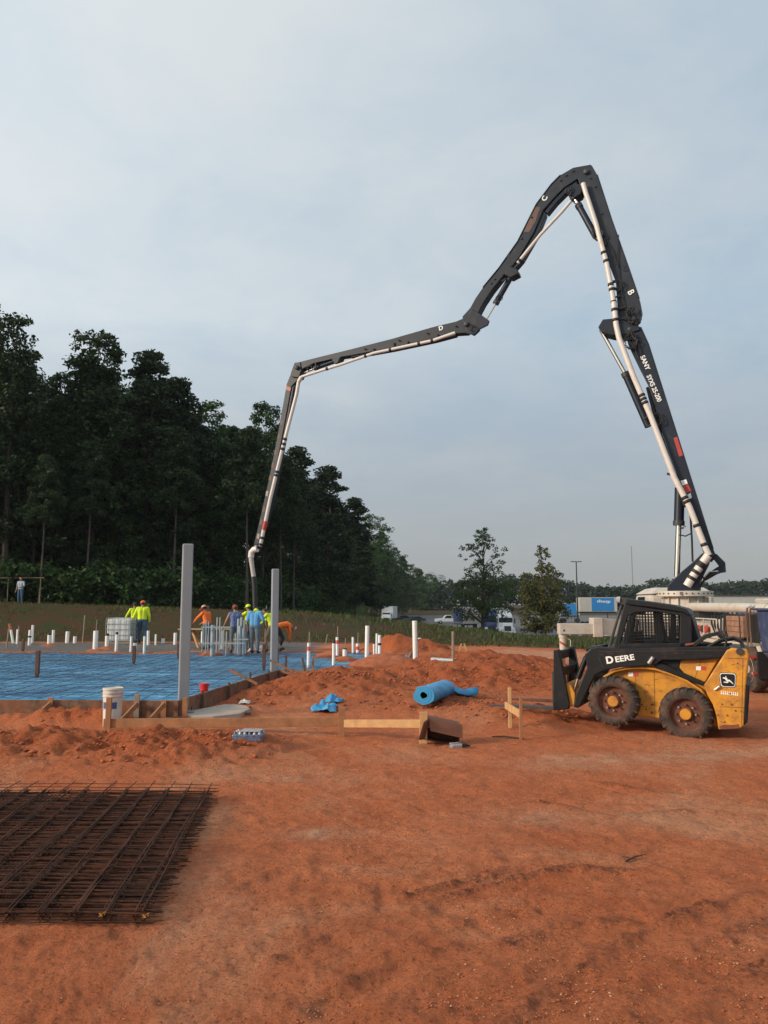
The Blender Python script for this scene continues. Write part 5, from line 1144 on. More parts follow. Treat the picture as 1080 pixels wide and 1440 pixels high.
for k in range(7): tbox(.10, .40, -.15, .02, 1.12 + k * .085, 1.17 + k * .085, 'ladder_rung', 'truck_white', bevel=.005)
MB()._lathe(TR.w(1.25, 2.2, 1.75), Vector((0, 0, 1)), [(0, .22), (.28, .22), (.28, .34), (.36, .36), (.40, .30)], 20).build('filler_cap', 'truck_white', PT, smooth=True); tbox(.95, 1.6, 1.9, 2.5, 1.75, 2.0, 'valve_block', 'truck_white')
tbox(-.02, .55, 1.0, 2.0, .86, 1.06, 'side_locker', 'truck_white', bevel=.08); tbox(.0, .5, 2.2, 3.4, .70, .99, 'fuel_tank', 'concrete', bevel=.08); tbox(.12, .7, .15, .75, 1.12, 1.78, 'valve_panel', 'black_rubber')
for k in range(5): MB().tube([TR.w(.04, 2.9 - .22 * k, 1.72), TR.w(-.02, 2.8 - .22 * k, 1.5 - .04 * k), TR.w(.02, 2.6 - .2 * k, 1.2)], .022, 7).build('hose_line', 'black_rubber', PT, smooth=True)
for k in range(3): MB()._lathe(TR.w(-.01, 3.3 + .3 * k, 1.35), TR.e, [(0, .09), (.03, .10), (.08, .05)], 14).build('gauge', 'dark_metal' if k % 2 else 'decal_red', PT, smooth=True)
for d in (1.05, 1.95): tbox(.035, .048, d - .02, d + .02, 1.22, 1.72, 'box_hinge', 'dark_metal', bevel=0)
for z in (1.34, 1.47, 1.60): tbox(.040, .049, .92, 2.08, z, z + .012, 'box_seam', 'rust_red', bevel=0)
for d in (2.4, 3.4, 4.4, 5.4, 6.4): MB().tube([TR.w(-.02, d, 1.1), TR.w(-.02, d, 1.62)], .016, 6).build('rail_post', 'truck_white', PT)
MB().tube([TR.w(-.02, 2.4, 1.62), TR.w(-.02, 6.4, 1.62)], .018, 6).build('hand_rail', 'truck_white', PT)
tbox(.2, .6, 4.5, 5.2, 1.56, 1.84, 'battery_box', 'dark_metal'); tbox(.3, 1.2, 5.5, 6.2, 1.56, 1.78, 'oil_cooler', 'black_rubber'); tbox(-.01, .3, 3.6, 4.3, .72, .98, 'air_tank', 'dark_metal', bevel=.1)
for k in range(6): MB().tube([TR.w(.5 + .12 * k, 4.4, 1.56), TR.w(.5 + .14 * k, 4.1, 1.85 + .03 * (k % 3)), TR.w(.7 + .1 * k, 3.7, 1.6)], .02, 6).build('hose_line', 'black_rubber', PT, smooth=True)
# hopper at the rear, dark blue
mb = MB(); mb.prism([TR.w(.05, -1.2, 1.86), TR.w(2.4, -1.2, 1.86), TR.w(2.4, .1, 1.86), TR.w(.05, .1, 1.86)], [TR.w(.10, -1.1, .95), TR.w(2.35, -1.1, .95), TR.w(2.35, .0, .95), TR.w(.10, .0, .95)]); hop = mb.build('hopper', 'navy_paint', PT, bevel=.06)
mb = MB(); mb.prism([TR.w(.10, -1.1, .94), TR.w(2.35, -1.1, .94), TR.w(2.35, .0, .94), TR.w(.10, .0, .94)], [TR.w(.5, -.8, .42), TR.w(1.9, -.8, .42), TR.w(1.9, -.2, .42), TR.w(.5, -.2, .42)]); mb.build('hopper_bottom', 'navy_paint', hop, bevel=.04)
tbox(-.02, 2.5, -1.26, .15, 1.87, 1.92, 'hopper_rim', 'navy_paint', hop)
# reflective bars, mudguards and wheels
for z, s in ((.80, -.16), (.44, -.08)):
    o = tbox(s, s + .62, .10, .16, z, z + .05, 'reflector_bar', 'decal_white', bevel=0); tbox(s + .0, s + .30, .09, .165, z - .002, z + .052, 'red_stripe', 'decal_red', o, 0)
MB().tube([TR.w(.12, .2, 1.06), TR.w(.2, .1, .72)], .06, 8).build('step_strut', 'truck_white', PT); MB().tube([TR.w(.16, .12, .74), TR.w(.28, .05, .40)], .06, 8).build('step_strut', 'truck_white', PT)
def truck_wheel(s, d, r=.52, w=.30):
    c = TR.w(s, d, r); o = MB()._lathe(c, TR.e, [(0, r * .6), (.02, r * .93), (.08, r), (w - .08, r), (w - .02, r * .93), (w, r * .6)], 30).build('wheel', 'tyre', PT, smooth=True)
    MB()._lathe(c - TR.e * .004, TR.e, [(.03, r * .6), (.0, r * .56), (.06, r * .42), (.06, r * .2), (-.02, r * .18), (-.02, .02)], 24).build('rim', 'truck_white', o, smooth=True)
for d in (.55, 1.85, 8.6): truck_wheel(.0, d); truck_wheel(2.15, d)
tbox(.0, .55, -.02, .04, .35, .95, 'mud_flap', 'black_rubber', bevel=.004)
# cab (white), seen over the skid steer: body, roof, visor, side window, rear wall
cab = tbox(-.3, 1.75, 7.6, 9.5, 1.0, 2.33, 'cab', 'truck_white', bevel=.12); mb = MB()
mb.prism([TR.w(-.32, 7.55, 2.335), TR.w(1.77, 7.55, 2.335), TR.w(1.77, 9.5, 2.335), TR.w(-.32, 9.5, 2.335)], [TR.w(-.05, 7.8, 2.55), TR.w(1.5, 7.8, 2.55), TR.w(1.5, 9.2, 2.52), TR.w(-.05, 9.2, 2.52)]); mb.build('cab_roof', 'truck_white', cab, bevel=.06)
tbox(-.312, -.304, 8.2, 9.1, 1.65, 2.25, 'side_window', 'glass_dark', cab, 0)
tbox(.25, 1.25, 7.585, 7.592, 1.75, 2.15, 'rear_window', 'glass_dark', cab, 0)
# outrigger: sleeve, beam, jack leg
Yo = 22.2
def obox(x0, x1, y0, y1, z0, z1, name, m, parent=None, bevel=.015):
    mb = MB(); mb.prism([(x0, y0, z0), (x1, y0, z0), (x1, y1, z0), (x0, y1, z0)], [(x0, y0, z1), (x1, y0, z1), (x1, y1, z1), (x0, y1, z1)]); return mb.build(name, m, parent or PT, bevel=bevel)
za, zb_ = at(800, 892, Yo).z, at(800, 877, Yo).z; xa, xb = at(787, 880, Yo).x, at(834, 880, Yo).x; xc = at(847, 880, Yo).x
og = obox(xa, xb + .25, Yo, Yo + .36, za, zb_, 'outrigger', 'truck_white'); zc, zd = at(840, 896, Yo - .04).z, at(840, 869, Yo - .04).z
obox(xb, xc, Yo - .06, Yo + .44, zc, zd, 'end_plate', 'truck_white', og)
mb = MB(); mb.prism([(xc - .01, Yo - .02, zc + .06), (xc - .01, Yo + .40, zc + .06), (xc - .01, Yo + .40, zd - .01), (xc - .01, Yo - .02, zd - .01)], [(8.5, Yo + .6, zc + .04), (8.5, Yo + 1.1, zc + .04), (8.5, Yo + 1.1, zd - .16), (8.5, Yo + .6, zd - .16)]); mb.build('sleeve', 'truck_white', og, bevel=.01)
jx = at(793.5, 900, Yo).x; jy = Yo + .18; zk = at(793, 925, jy).z; zf = Hs(jx, jy)
jl = MB()._lathe(Vector((jx, jy, zk)), Vector((0, 0, 1)), [(0, .098), (za - zk - .1, .098), (za - zk - .1, .118), (za - zk, .118)], 18).build('jack_leg', 'truck_white', og, smooth=True)
MB()._lathe(Vector((jx, jy, zf + .05)), Vector((0, 0, 1)), [(0, .06), (zk - zf - .05, .06)], 14).build('jack_rod', 'chrome', og, smooth=True); MB()._lathe(Vector((jx, jy, zf - .03)), Vector((0, 0, 1)), [(0, .26), (.07, .26), (.10, .12)], 20).build('foot_pad', 'silver', og, smooth=True)
vs = []
for i in range(9):
    a = R(-165) + R(150) * i / 8; zm_ = zk + .42 - .14 * i / 8
    for k in (0, .07): vs.append((jx + .101 * math.cos(a), jy + .101 * math.sin(a), zm_ + k))
MB().add(vs, [(2 * i, 2 * i + 2, 2 * i + 3, 2 * i + 1) for i in range(8)]).build('red_stripe', 'decal_red', jl)
MB().tube([(jx + .1, jy - .05, zk + .55), (jx + .2, jy - .08, zk + .5), (jx + .2, jy - .08, zk + .15), (jx + .1, jy - .05, zk + .12)], .014, 6).build('jack_handle', 'truck_white', jl); obox(jx - .02, jx + .02, Yo - .008, Yo - .002, zb_ - .22, zb_ - .16, 'pin_hole', 'dark_metal', og, 0)
og['label'] = 'white outrigger beam with a jack leg striped red'

# ================================================================== SKID STEER
def Z1(zx, zy): return (750 + zx / 3.2727, 780 + zy / 3.2727)
GR = gp(966, 1038, 0.0); SF = Fr((GR.x, GR.y), (0.90, -0.43))
SK = tag(empty('skid_steer', (GR.x - .5, GR.y + .6, 0)), 'yellow and black skid steer loader with pallet forks and muddy wheels', 'skid steer')
def sprism(z, d0, d1, name, m, parent=None, bevel=.012, smooth=False):
    mb = MB(); SF.prism(mb, [Z1(*p) for p in z], d0, d1); return mb.build(name, m, parent or SK, bevel=bevel)
def sboth(z, d0, d1, name, m, bevel=.012, WT=1.62):
    """same shape on the near side and on the far side of the machine"""
    sz = [SF.p(*Z1(*p), d0) for p in z]
    for a, b in ((d0, d1), (WT - d1, WT - d0)):
        mb = MB(); mb.prism([SF.w(s, a, h) for s, h in sz], [SF.w(s, b, h) for s, h in sz]); o = mb.build(name, m, SK, bevel=bevel)
        if a == d0: near = o
    return near
def SP(zx, zy, d): return SF.P(*Z1(zx, zy), d)
# lower body
body = sprism([(300, 610), (325, 560), (370, 535), (430, 522), (500, 518), (560, 524), (640, 550), (710, 580), (770, 620), (815, 680), (840, 770), (600, 757), (470, 742), (380, 720), (310, 690)], .30, 1.32, 'body', 'skid_yellow', bevel=.02)
sboth([(318, 560), (370, 530), (430, 519), (500, 516), (560, 522), (640, 548), (710, 578), (775, 620), (822, 690), (842, 780), (832, 775), (812, 695), (766, 628), (704, 588), (638, 558), (558, 532), (500, 526), (430, 529), (375, 541), (325, 570)], .17, .33, 'fender', 'skid_yellow')
sprism([(690, 780), (850, 790), (965, 780), (985, 600), (900, 470), (700, 480), (680, 520)], .28, 1.34, 'engine_housing', 'skid_yellow')
sprism([(680, 488), (852, 480), (790, 588), (700, 552), (672, 520)], .22, .29, 'side_cover', 'skid_yellow')
tower = sboth([(785, 600), (890, 440), (912, 430), (985, 436), (991, 468), (978, 600), (968, 788), (950, 800), (852, 806), (842, 740), (826, 690), (800, 645)], .04, .20, 'rear_tower', 'skid_yellow', .018)
sprism([(965, 470), (992, 470), (980, 600), (972, 780), (950, 790)], .20, 1.40, 'rear_frame', 'skid_yellow')
sprism([(968, 596), (996, 600), (986, 770), (968, 788)], .06, 1.5, 'rear_door', 'skid_black', bevel=.02)
sprism([(895, 430), (985, 436), (985, 470), (880, 470)], .2, 1.4, 'engine_hood', 'skid_black')
# lift arms
arm = sboth([(262, 432), (300, 424), (400, 433), (560, 428), (730, 424), (905, 424), (905, 440), (858, 478), (680, 486), (592, 486), (562, 506), (500, 514), (400, 518), (330, 532), (285, 555), (262, 600), (214, 700), (184, 702), (196, 640), (246, 520), (236, 458)], .10, .235, 'lift_arm', 'skid_black', .016)
sboth([(545, 498), (590, 500), (790, 588), (780, 604), (560, 520)], .16, .22, 'lower_link', 'skid_black')
sboth([(560, 500), (600, 487), (690, 486), (672, 520), (700, 548), (640, 535)], .235, .28, 'arm_web', 'skid_black')
sprism([(190, 650), (225, 640), (232, 690), (205, 706), (186, 700)], .12, 1.5, 'cross_tube', 'skid_black')
# tilt cylinders
for d in (.30, 1.32): o = MB().tube([SP(245, 470, d), SP(205, 570, d)], .045, 12).build('tilt_cylinder', 'skid_black', SK, smooth=True); MB().tube([SP(205, 570, d), SP(180, 650, d)], .022, 10).build('rod', 'chrome', o, smooth=True)
sprism([(240, 430), (300, 420), (300, 436), (240, 446)], .3, 1.3, 'arm_crossmember', 'skid_black')
# quick coupler (yellow) and fork carriage
sprism([(150, 590), (172, 600), (192, 640), (190, 690), (165, 704), (150, 640)], .22, 1.40, 'coupler', 'skid_yellow')
car = sprism([(92, 440), (116, 436), (122, 470), (166, 690), (160, 712), (92, 716)], .16, .30, 'fork_carriage', 'skid_black')
sz = [SF.p(*Z1(*q), .16) for q in [(92, 440), (116, 436), (122, 470), (166, 690), (160, 712), (92, 716)]]
MB().prism([SF.w(s, 1.32, h) for s, h in sz], [SF.w(s, 1.46, h) for s, h in sz]).build('carriage_side', 'skid_black', car, bevel=.012)
sprism([(93, 446), (112, 444), (112, 486), (93, 488)], .30, 1.32, 'carriage_bar', 'skid_black', car); sprism([(100, 640), (150, 640), (156, 706), (100, 706)], .30, 1.32, 'carriage_bar', 'skid_black', car); sprism([(116, 520), (136, 520), (136, 560), (116, 560)], .30, 1.32, 'carriage_bar', 'skid_black', car)
for d in (.24, 1.20):
    s0, zf_ = SF.p(*Z1(88, 715), .16); z1_ = SF.p(*Z1(88, 540), .16)[1]; mb = MB()
    prof = [(s0 + .03, z1_), (s0 - .015, z1_), (s0 - .015, zf_ + .045), (s0 - .6, zf_ + .035), (s0 - 1.12, zf_ + .012), (s0 - 1.12, zf_), (s0 - .5, zf_ - .01), (s0 + .03, zf_ - .01)]
    mb.prism([SF.w(s, d, z) for s, z in prof], [SF.w(s, d + .11, z) for s, z in prof]); mb.build('fork', 'rim_mud' if d > 1 else 'dark_metal', SK, bevel=.008)
# cab: roof, pillars, sill, wire screens, seat
cd0, cd1 = .36, 1.26
def cprism(z, d0, d1, name, m='skid_black', parent=None, bevel=.012): 
    sz = [SF.p(*Z1(*p), cd0) for p in z]; mb = MB(); mb.prism([SF.w(s, d0, h) for s, h in sz], [SF.w(s, d1, h) for s, h in sz]); return mb.build(name, m, parent or SK, bevel=bevel)
cab2 = cprism([(424, 204), (500, 212), (640, 232), (706, 250), (724, 276), (712, 282), (690, 268), (560, 246), (440, 232), (426, 226)], cd0 - .02, cd1 + .02, 'cab_roof', bevel=.02)
for a, b in ((cd0, cd0 + .06), (cd1 - .06, cd1)):
    cprism([(424, 205), (450, 232), (392, 436), (366, 436)], a, b, 'cab_pillar', parent=cab2); cprism([(676, 262), (726, 282), (730, 400), (700, 436), (672, 430)], a, b, 'cab_pillar', parent=cab2)
    cprism([(395, 412), (700, 404), (705, 436), (385, 438)], a, b, 'cab_sill', parent=cab2); cprism([(440, 232), (690, 268), (690, 284), (560, 262), (470, 266), (436, 282)], a, b, 'cab_header', parent=cab2)
    # wire guard: rods clipped to the window outline
    mb = MB(); poly = [SF.p(*Z1(*p), cd0) for p in [(436, 270), (470, 262), (560, 258), (680, 278), (680, 410), (395, 420)]]
    def spans(val, ax):
        out = []; n = len(poly)
        for i in range(n):
            p, q = poly[i], poly[(i + 1) % n]
            if (p[ax] - val) * (q[ax] - val) < 0: t = (val - p[ax]) / (q[ax] - p[ax]); out.append(p[1 - ax] + t * (q[1 - ax] - p[1 - ax]))
        return sorted(out)[:2] if len(out) >= 2 else None
    dm = (a + b) / 2
    for v in np.arange(min(p[0] for p in poly), max(p[0] for p in poly), .046):
        sp = spans(v, 0)
        if sp: mb.tube([SF.w(v, dm, sp[0]), SF.w(v, dm, sp[1])], .0075, 4)
    for v in np.arange(min(p[1] for p in poly), max(p[1] for p in poly), .046):
        sp = spans(v, 1)
        if sp: mb.tube([SF.w(sp[0], dm + .006, v), SF.w(sp[1], dm + .006, v)], .0075, 4)
    mb.build('wire_guard', 'skid_black', cab2)
cprism([(540, 265), (575, 268), (600, 420), (560, 420)], .6, 1.0, 'seat_back', 'black_rubber'); cprism([(470, 395), (590, 395), (590, 430), (470, 430)], .55, 1.05, 'seat', 'black_rubber'); cprism([(630, 275), (655, 280), (655, 410), (625, 410)], .42, .50, 'rear_post', 'skid_black')
cprism([(665, 262), (690, 268), (690, 430), (665, 430)], .5, 1.12, 'rear_panel', 'skid_black'); cprism([(450, 300), (462, 300), (440, 430), (420, 430)], .55, .62, 'control_post', 'black_rubber'); cprism([(450, 300), (462, 300), (440, 430), (420, 430)], 1.0, 1.07, 'control_post', 'black_rubber'); cprism([(440, 360), (470, 355), (470, 430), (410, 430)], .42, 1.2, 'foot_well', 'skid_black')
cprism([(700, 262), (724, 280), (760, 400), (730, 436), (700, 430)], .55, 1.2, 'rear_cowl', 'skid_black')
cprism([(384, 196), (424, 200), (418, 232), (400, 232), (386, 222)], .5, 1.15, 'front_light_bar', 'dark_metal'); 
for d in (.52, 1.08): MB()._lathe(SP(392, 208, d), SF.e, [(-.03, .05), (.03, .055)], 14).build('work_lamp', 'clear_wrap', SK, smooth=True)
cprism([(398, 232), (408, 232), (352, 430), (338, 430)], .40, .46, 'door_frame', 'dark_metal'); cprism([(398, 232), (408, 232), (352, 430), (338, 430)], 1.16, 1.22, 'door_frame', 'dark_metal'); cprism([(345, 418), (400, 415), (400, 436), (338, 436)], .4, 1.2, 'door_sill', 'dark_metal')
# hoses over the arm pivots
for k, pts in enumerate(([(730, 418), (790, 372), (850, 358), (890, 395), (880, 424)], [(800, 425), (860, 392), (920, 380), (960, 398), (968, 428)], [(806, 424), (866, 398), (925, 388), (955, 404), (962, 430)], [(740, 420), (795, 380), (845, 366), (880, 396)])):
    MB().tube([SP(x, y, .28 + .05 * k) for x, y in pts], .020, 8).build('hydraulic_hose', 'black_rubber', SK, smooth=True)
MB().tube([SP(700, 416, .2), SP(740, 410, .2)], .02, 8).build('hose_fitting', 'rust_red', SK)
mb = MB(); mb._lathe(SP(950, 446, .03), SF.n, [(-.02, .035), (-.02, .05), (.03, .055)], 16); mb.build('arm_pivot', 'dark_metal', SK, smooth=True)
mb = MB(); mb.tube([SP(532, 500, .09), SP(552, 472, .07)], .032, 10); mb.build('arm_lock', 'silver', SK, smooth=True)
mb = MB(); mb.tube([SP(835, 622, .03), SP(858, 606, .01)], .022, 10); mb.build('latch', 'silver', SK, smooth=True)
for x, y in ((905, 640), (868, 688), (912, 690), (892, 740), (930, 718), (850, 738), (880, 770), (905, 560), (940, 500)):
    MB()._lathe(SP(x, y, .037), SF.n, [(-.008, .012), (.01, .012)], 8).build('bolt', 'rim_mud', SK)
for x, y in ((520, 712), (500, 690), (545, 690), (545, 725), (440, 700)): MB()._lathe(SP(x, y, .297), SF.n, [(-.01, .014), (.01, .014)], 8).build('bolt', 'rim_mud', SK)
# wheels: tyre with lugs, dished rim, yellow hub, bolts
def wheel(zx, zy, d, flip=False):
    c = SP(zx, zy, 0.0) + SF.n * d; r, w = .392, .30; ax = SF.n
    prof = [(.02, r * .60), (.0, r * .68), (.005, r * .84), (.035, r * .94), (.06, r * .965), (w - .06, r * .965), (w - .035, r * .94), (w - .005, r * .84), (w, r * .68), (w - .02, r * .6)]
    mt = MB(); mt._lathe(c, ax, prof, 40); mt.f = mt.f[:-2]; mt.m = mt.m[:-2]; t = mt.build('wheel', 'tyre', SK, smooth=True)
    mb = MB(); u = Vector((0, 0, 1)); v = ax.cross(u)
    for k in range(20):
        for sd in (0, 1):
            a = 2 * math.pi * (k + .5 * sd) / 20; e = lambda q, aa, dd: c + (u * math.cos(aa) + v * math.sin(aa)) * q + ax * dd
            d0, d1, tw = (.0, w * .53, .16) if sd == 0 else (w, w * .47, .16); da = .062
            A = [e(r * .80, a, d0 + (.004 if sd else -.004)), e(r * .80, a + da * 1.6, d0 + (.004 if sd else -.004)), e(r * 1.0, a + da * 1.6 + .02, d0 + (-.02 if sd else .02)), e(r * 1.0, a + .02, d0 + (-.02 if sd else .02))]
            Bq = [e(r * .93, a + tw, d1), e(r * .93, a + tw + da * 1.6, d1), e(r * 1.01, a + tw + da * 1.5, d1), e(r * 1.01, a + tw + .01, d1)]
            mb.prism(A, Bq)
    mb.build('tread_lugs', 'tyre', t, bevel=.006)
    dish = .10
    mr_ = MB(); mr_._lathe(c, ax, [(.012, r * .70), (.0, r * .67), (.03, r * .60), (dish, r * .55), (dish, r * .30), (dish - .03, r * .26), (dish - .03, .01)], 32); mr_.f = mr_.f[:-2]; mr_.m = mr_.m[:-2]; mr_.build('rim', 'rim_mud', t, smooth=True)
    MB()._lathe(c + ax * (dish - .075), ax, [(.0, .075), (.012, .085), (.06, .085)], 20).build('hub', 'skid_yellow', t, smooth=True)
    for k in range(8):
        a = 2 * math.pi * k / 8; p = c + (u * math.cos(a) + v * math.sin(a)) * r * .36; MB()._lathe(p, ax, [(dish - .05, .014), (dish + .01, .016)], 6).build('wheel_bolt', 'silver' if k % 3 else 'rim_mud', t)
for zx, zy in ((365, 677), (700, 737)): wheel(zx, zy, .0); wheel(zx, zy, 1.32)
for zx, zy in ((365, 677), (700, 737)):
    c = SP(zx, zy, 0); MB().tube([c + SF.n * .25, c + SF.n * 1.35], .07, 12).build('axle', 'dark_metal', SK, smooth=True)
def seam(a, b, d, w=1.4, m='black_rubber', par=None):
    dx, dy = b[0] - a[0], b[1] - a[1]; l = math.hypot(dx, dy); nx, ny = -dy / l * w / 2, dx / l * w / 2
    q = [SP(a[0] + nx, a[1] + ny, d), SP(b[0] + nx, b[1] + ny, d), SP(b[0] - nx, b[1] - ny, d), SP(a[0] - nx, a[1] - ny, d)]; MB().prism(q, [v + SF.n * .003 for v in q]).build('panel_seam' if m == 'black_rubber' else 'scratch', m, par or SK)
for a, b, d in (((888, 476), (982, 480), .037), ((858, 700), (975, 704), .037), ((965, 480), (958, 786), .037), ((556, 540), (560, 752), .297), ((470, 540), (466, 735), .297), ((690, 500), (835, 494), .217), ((770, 492), (745, 565), .217), ((330, 500), (300, 520), .097)): seam(a, b, d)
for a, b, d in (((300, 446), (880, 440), .097), ((300, 470), (320, 520), .097)): seam(a, b, d, 2.0, 'dark_metal', arm)
rs = random.Random(9)
for k in range(26):
    x, y = rs.uniform(500, 680), rs.uniform(560, 740); seam((x, y), (x + rs.uniform(6, 26), y + rs.uniform(-6, 6)), .2975, rs.uniform(.8, 2.2), 'rim_mud' if k % 3 else 'dark_metal')
for k in range(30):
    x, y = rs.uniform(860, 955), rs.uniform(500, 780); seam((x, y), (x + rs.uniform(4, 18), y + rs.uniform(-7, 7)), .0375, rs.uniform(.7, 2.0), 'rim_mud' if k % 3 else 'dark_metal')
for k in range(22):
    x, y = rs.uniform(290, 860), rs.uniform(440, 475); seam((x, y), (x + rs.uniform(8, 34), y + rs.uniform(-3, 3)), .0975, rs.uniform(.6, 1.6), 'dark_metal' if k % 2 else 'rim_mud')
# lettering, badge, small plates
o_ = SP(402, 481, .098); ux = (SP(475, 470, .098) - SP(330, 490, .098)).normalized(); uy = Vector((0, 0, 1)) - ux * ux.z
L0 = text_mesh('D', .150, 'lettering', 'decal_white', arm, SP(351, 486, .097), ux, uy, .002, .006, 1.05); text_mesh('EERE', .122, 'lettering', 'decal_white', arm, SP(420, 478, .097), ux, uy, .002, .003, 1.18)
bc = SP(895, 577, .036); e1 = SF.e; e2 = Vector((0, 0, 1))
def badge(pts, d, name, m, parent): 
    mb = MB(); q = [bc + e1 * x + e2 * y - SF.n * d for x, y in pts]; mb.prism(q, [k + SF.n * .003 for k in q]); return mb.build(name, m, parent)
def rrect(w, h, r, n=5, bot=1.0):
    out = []
    for cx, cy, a0 in ((w - r, h - r, 0), (-w + r, h - r, 90), ((-w + r) * bot, -h + r, 180), ((w - r) * bot, -h + r, 270)):
        for k in range(n + 1): a = R(a0 + 90 * k / n); out.append((cx + r * math.cos(a), cy + r * math.sin(a)))
    return out
bd = badge(rrect(.118, .108, .04, bot=.86), .000, 'badge', 'skid_black', tower); badge(rrect(.110, .100, .036, bot=.86), .004, 'badge_rim', 'decal_white', bd); badge(rrect(.100, .090, .032, bot=.86), .008, 'badge_field', 'skid_black', bd)
badge([(-.070, .030), (-.052, .042), (-.030, .030), (-.030, .058), (-.022, .060), (-.018, .034), (-.006, .030), (-.010, .010), (.026, .004), (.060, -.030), (.078, -.060), (.062, -.050), (.030, -.022), (.004, -.018), (-.020, -.030), (-.058, -.026), (-.062, -.034), (-.016, -.044), (.010, -.034), (-.026, -.004), (-.040, .016), (-.060, .020)], .012, 'leaping_animal', 'decal_white', bd)
for k in range(9):   # small unreadable model lettering under the badge
    hgt = .036 + .01 * ((k * 7) % 3) / 2; q = [SP(862 + k * 9.2 + dx, 634 + k * .9 + dy, .036) for dx, dy in ((0, 8), (6.6, 8), (7.2, 3), (4, 0), (7, -6), (1.2, -8), (2, -1))]
    MB().prism(q, [v + SF.n * .002 for v in q]).build('lettering', 'decal_white', tower)
mb = MB()
for zx, zy, d, par in ((445, 551, .296, body), (757, 523, .216, body)):
    for dx, m in ((0, 'decal_white'), (24, 'decal_red')):
        q = [SP(zx + dx + a, zy + b, d) for a, b in ((-8, -9), (14, -9), (14, 9), (-8, 9))]; MB().prism(q, [v + SF.n * .002 for v in q]).build('warning_label', m, par)
q = [SP(x, y, .037) for x, y in ((855, 790), (878, 782), (915, 784), (945, 780), (950, 798), (900, 802), (860, 804))]; MB().prism(q, [v + SF.n * .002 for v in q]).build('rust_patch', 'rust_red', tower)

# ================================================================== WORKERS
def capsule(mb, p, r0, q, r1, seg=10):
    p, q = Vector(p), Vector(q); d = (q - p); L_ = d.length; d = d.normalized() if L_ > 1e-6 else Vector((0, 0, 1))
    pr = []
    for k in range(1, 5): a = math.pi / 2 * k / 4; pr.append((-r0 * math.cos(a), max(1e-3, r0 * math.sin(a))))
    for k in range(0, 4): a = math.pi / 2 * k / 4; pr.append((L_ + r1 * math.sin(a), max(1e-3, r1 * math.cos(a))))
    pr = [(-r0, 1e-3)] + pr + [(L_ + r1, 1e-3)]
    mb._lathe(p, d, pr, seg)
BASE = dict(pelvis=(0, 0, .96), waist=(0, 0, 1.12), chest=(0, 0, 1.32), neck=(0, -.01, 1.47), head=(0, .02, 1.60), shL=(-.185, 0, 1.40), shR=(.185, 0, 1.40), elL=(-.26, -.03, 1.13), elR=(.26, -.03, 1.13),
            wrL=(-.27, .06, .90), wrR=(.27, .06, .90), hipL=(-.095, 0, .92), hipR=(.095, 0, .92), knL=(-.11, .02, .50), knR=(.11, .02, .50), anL=(-.12, -.03, .09), anR=(.12, -.03, .09), toL=(-.14, .14, .05), toR=(.14, .14, .05))
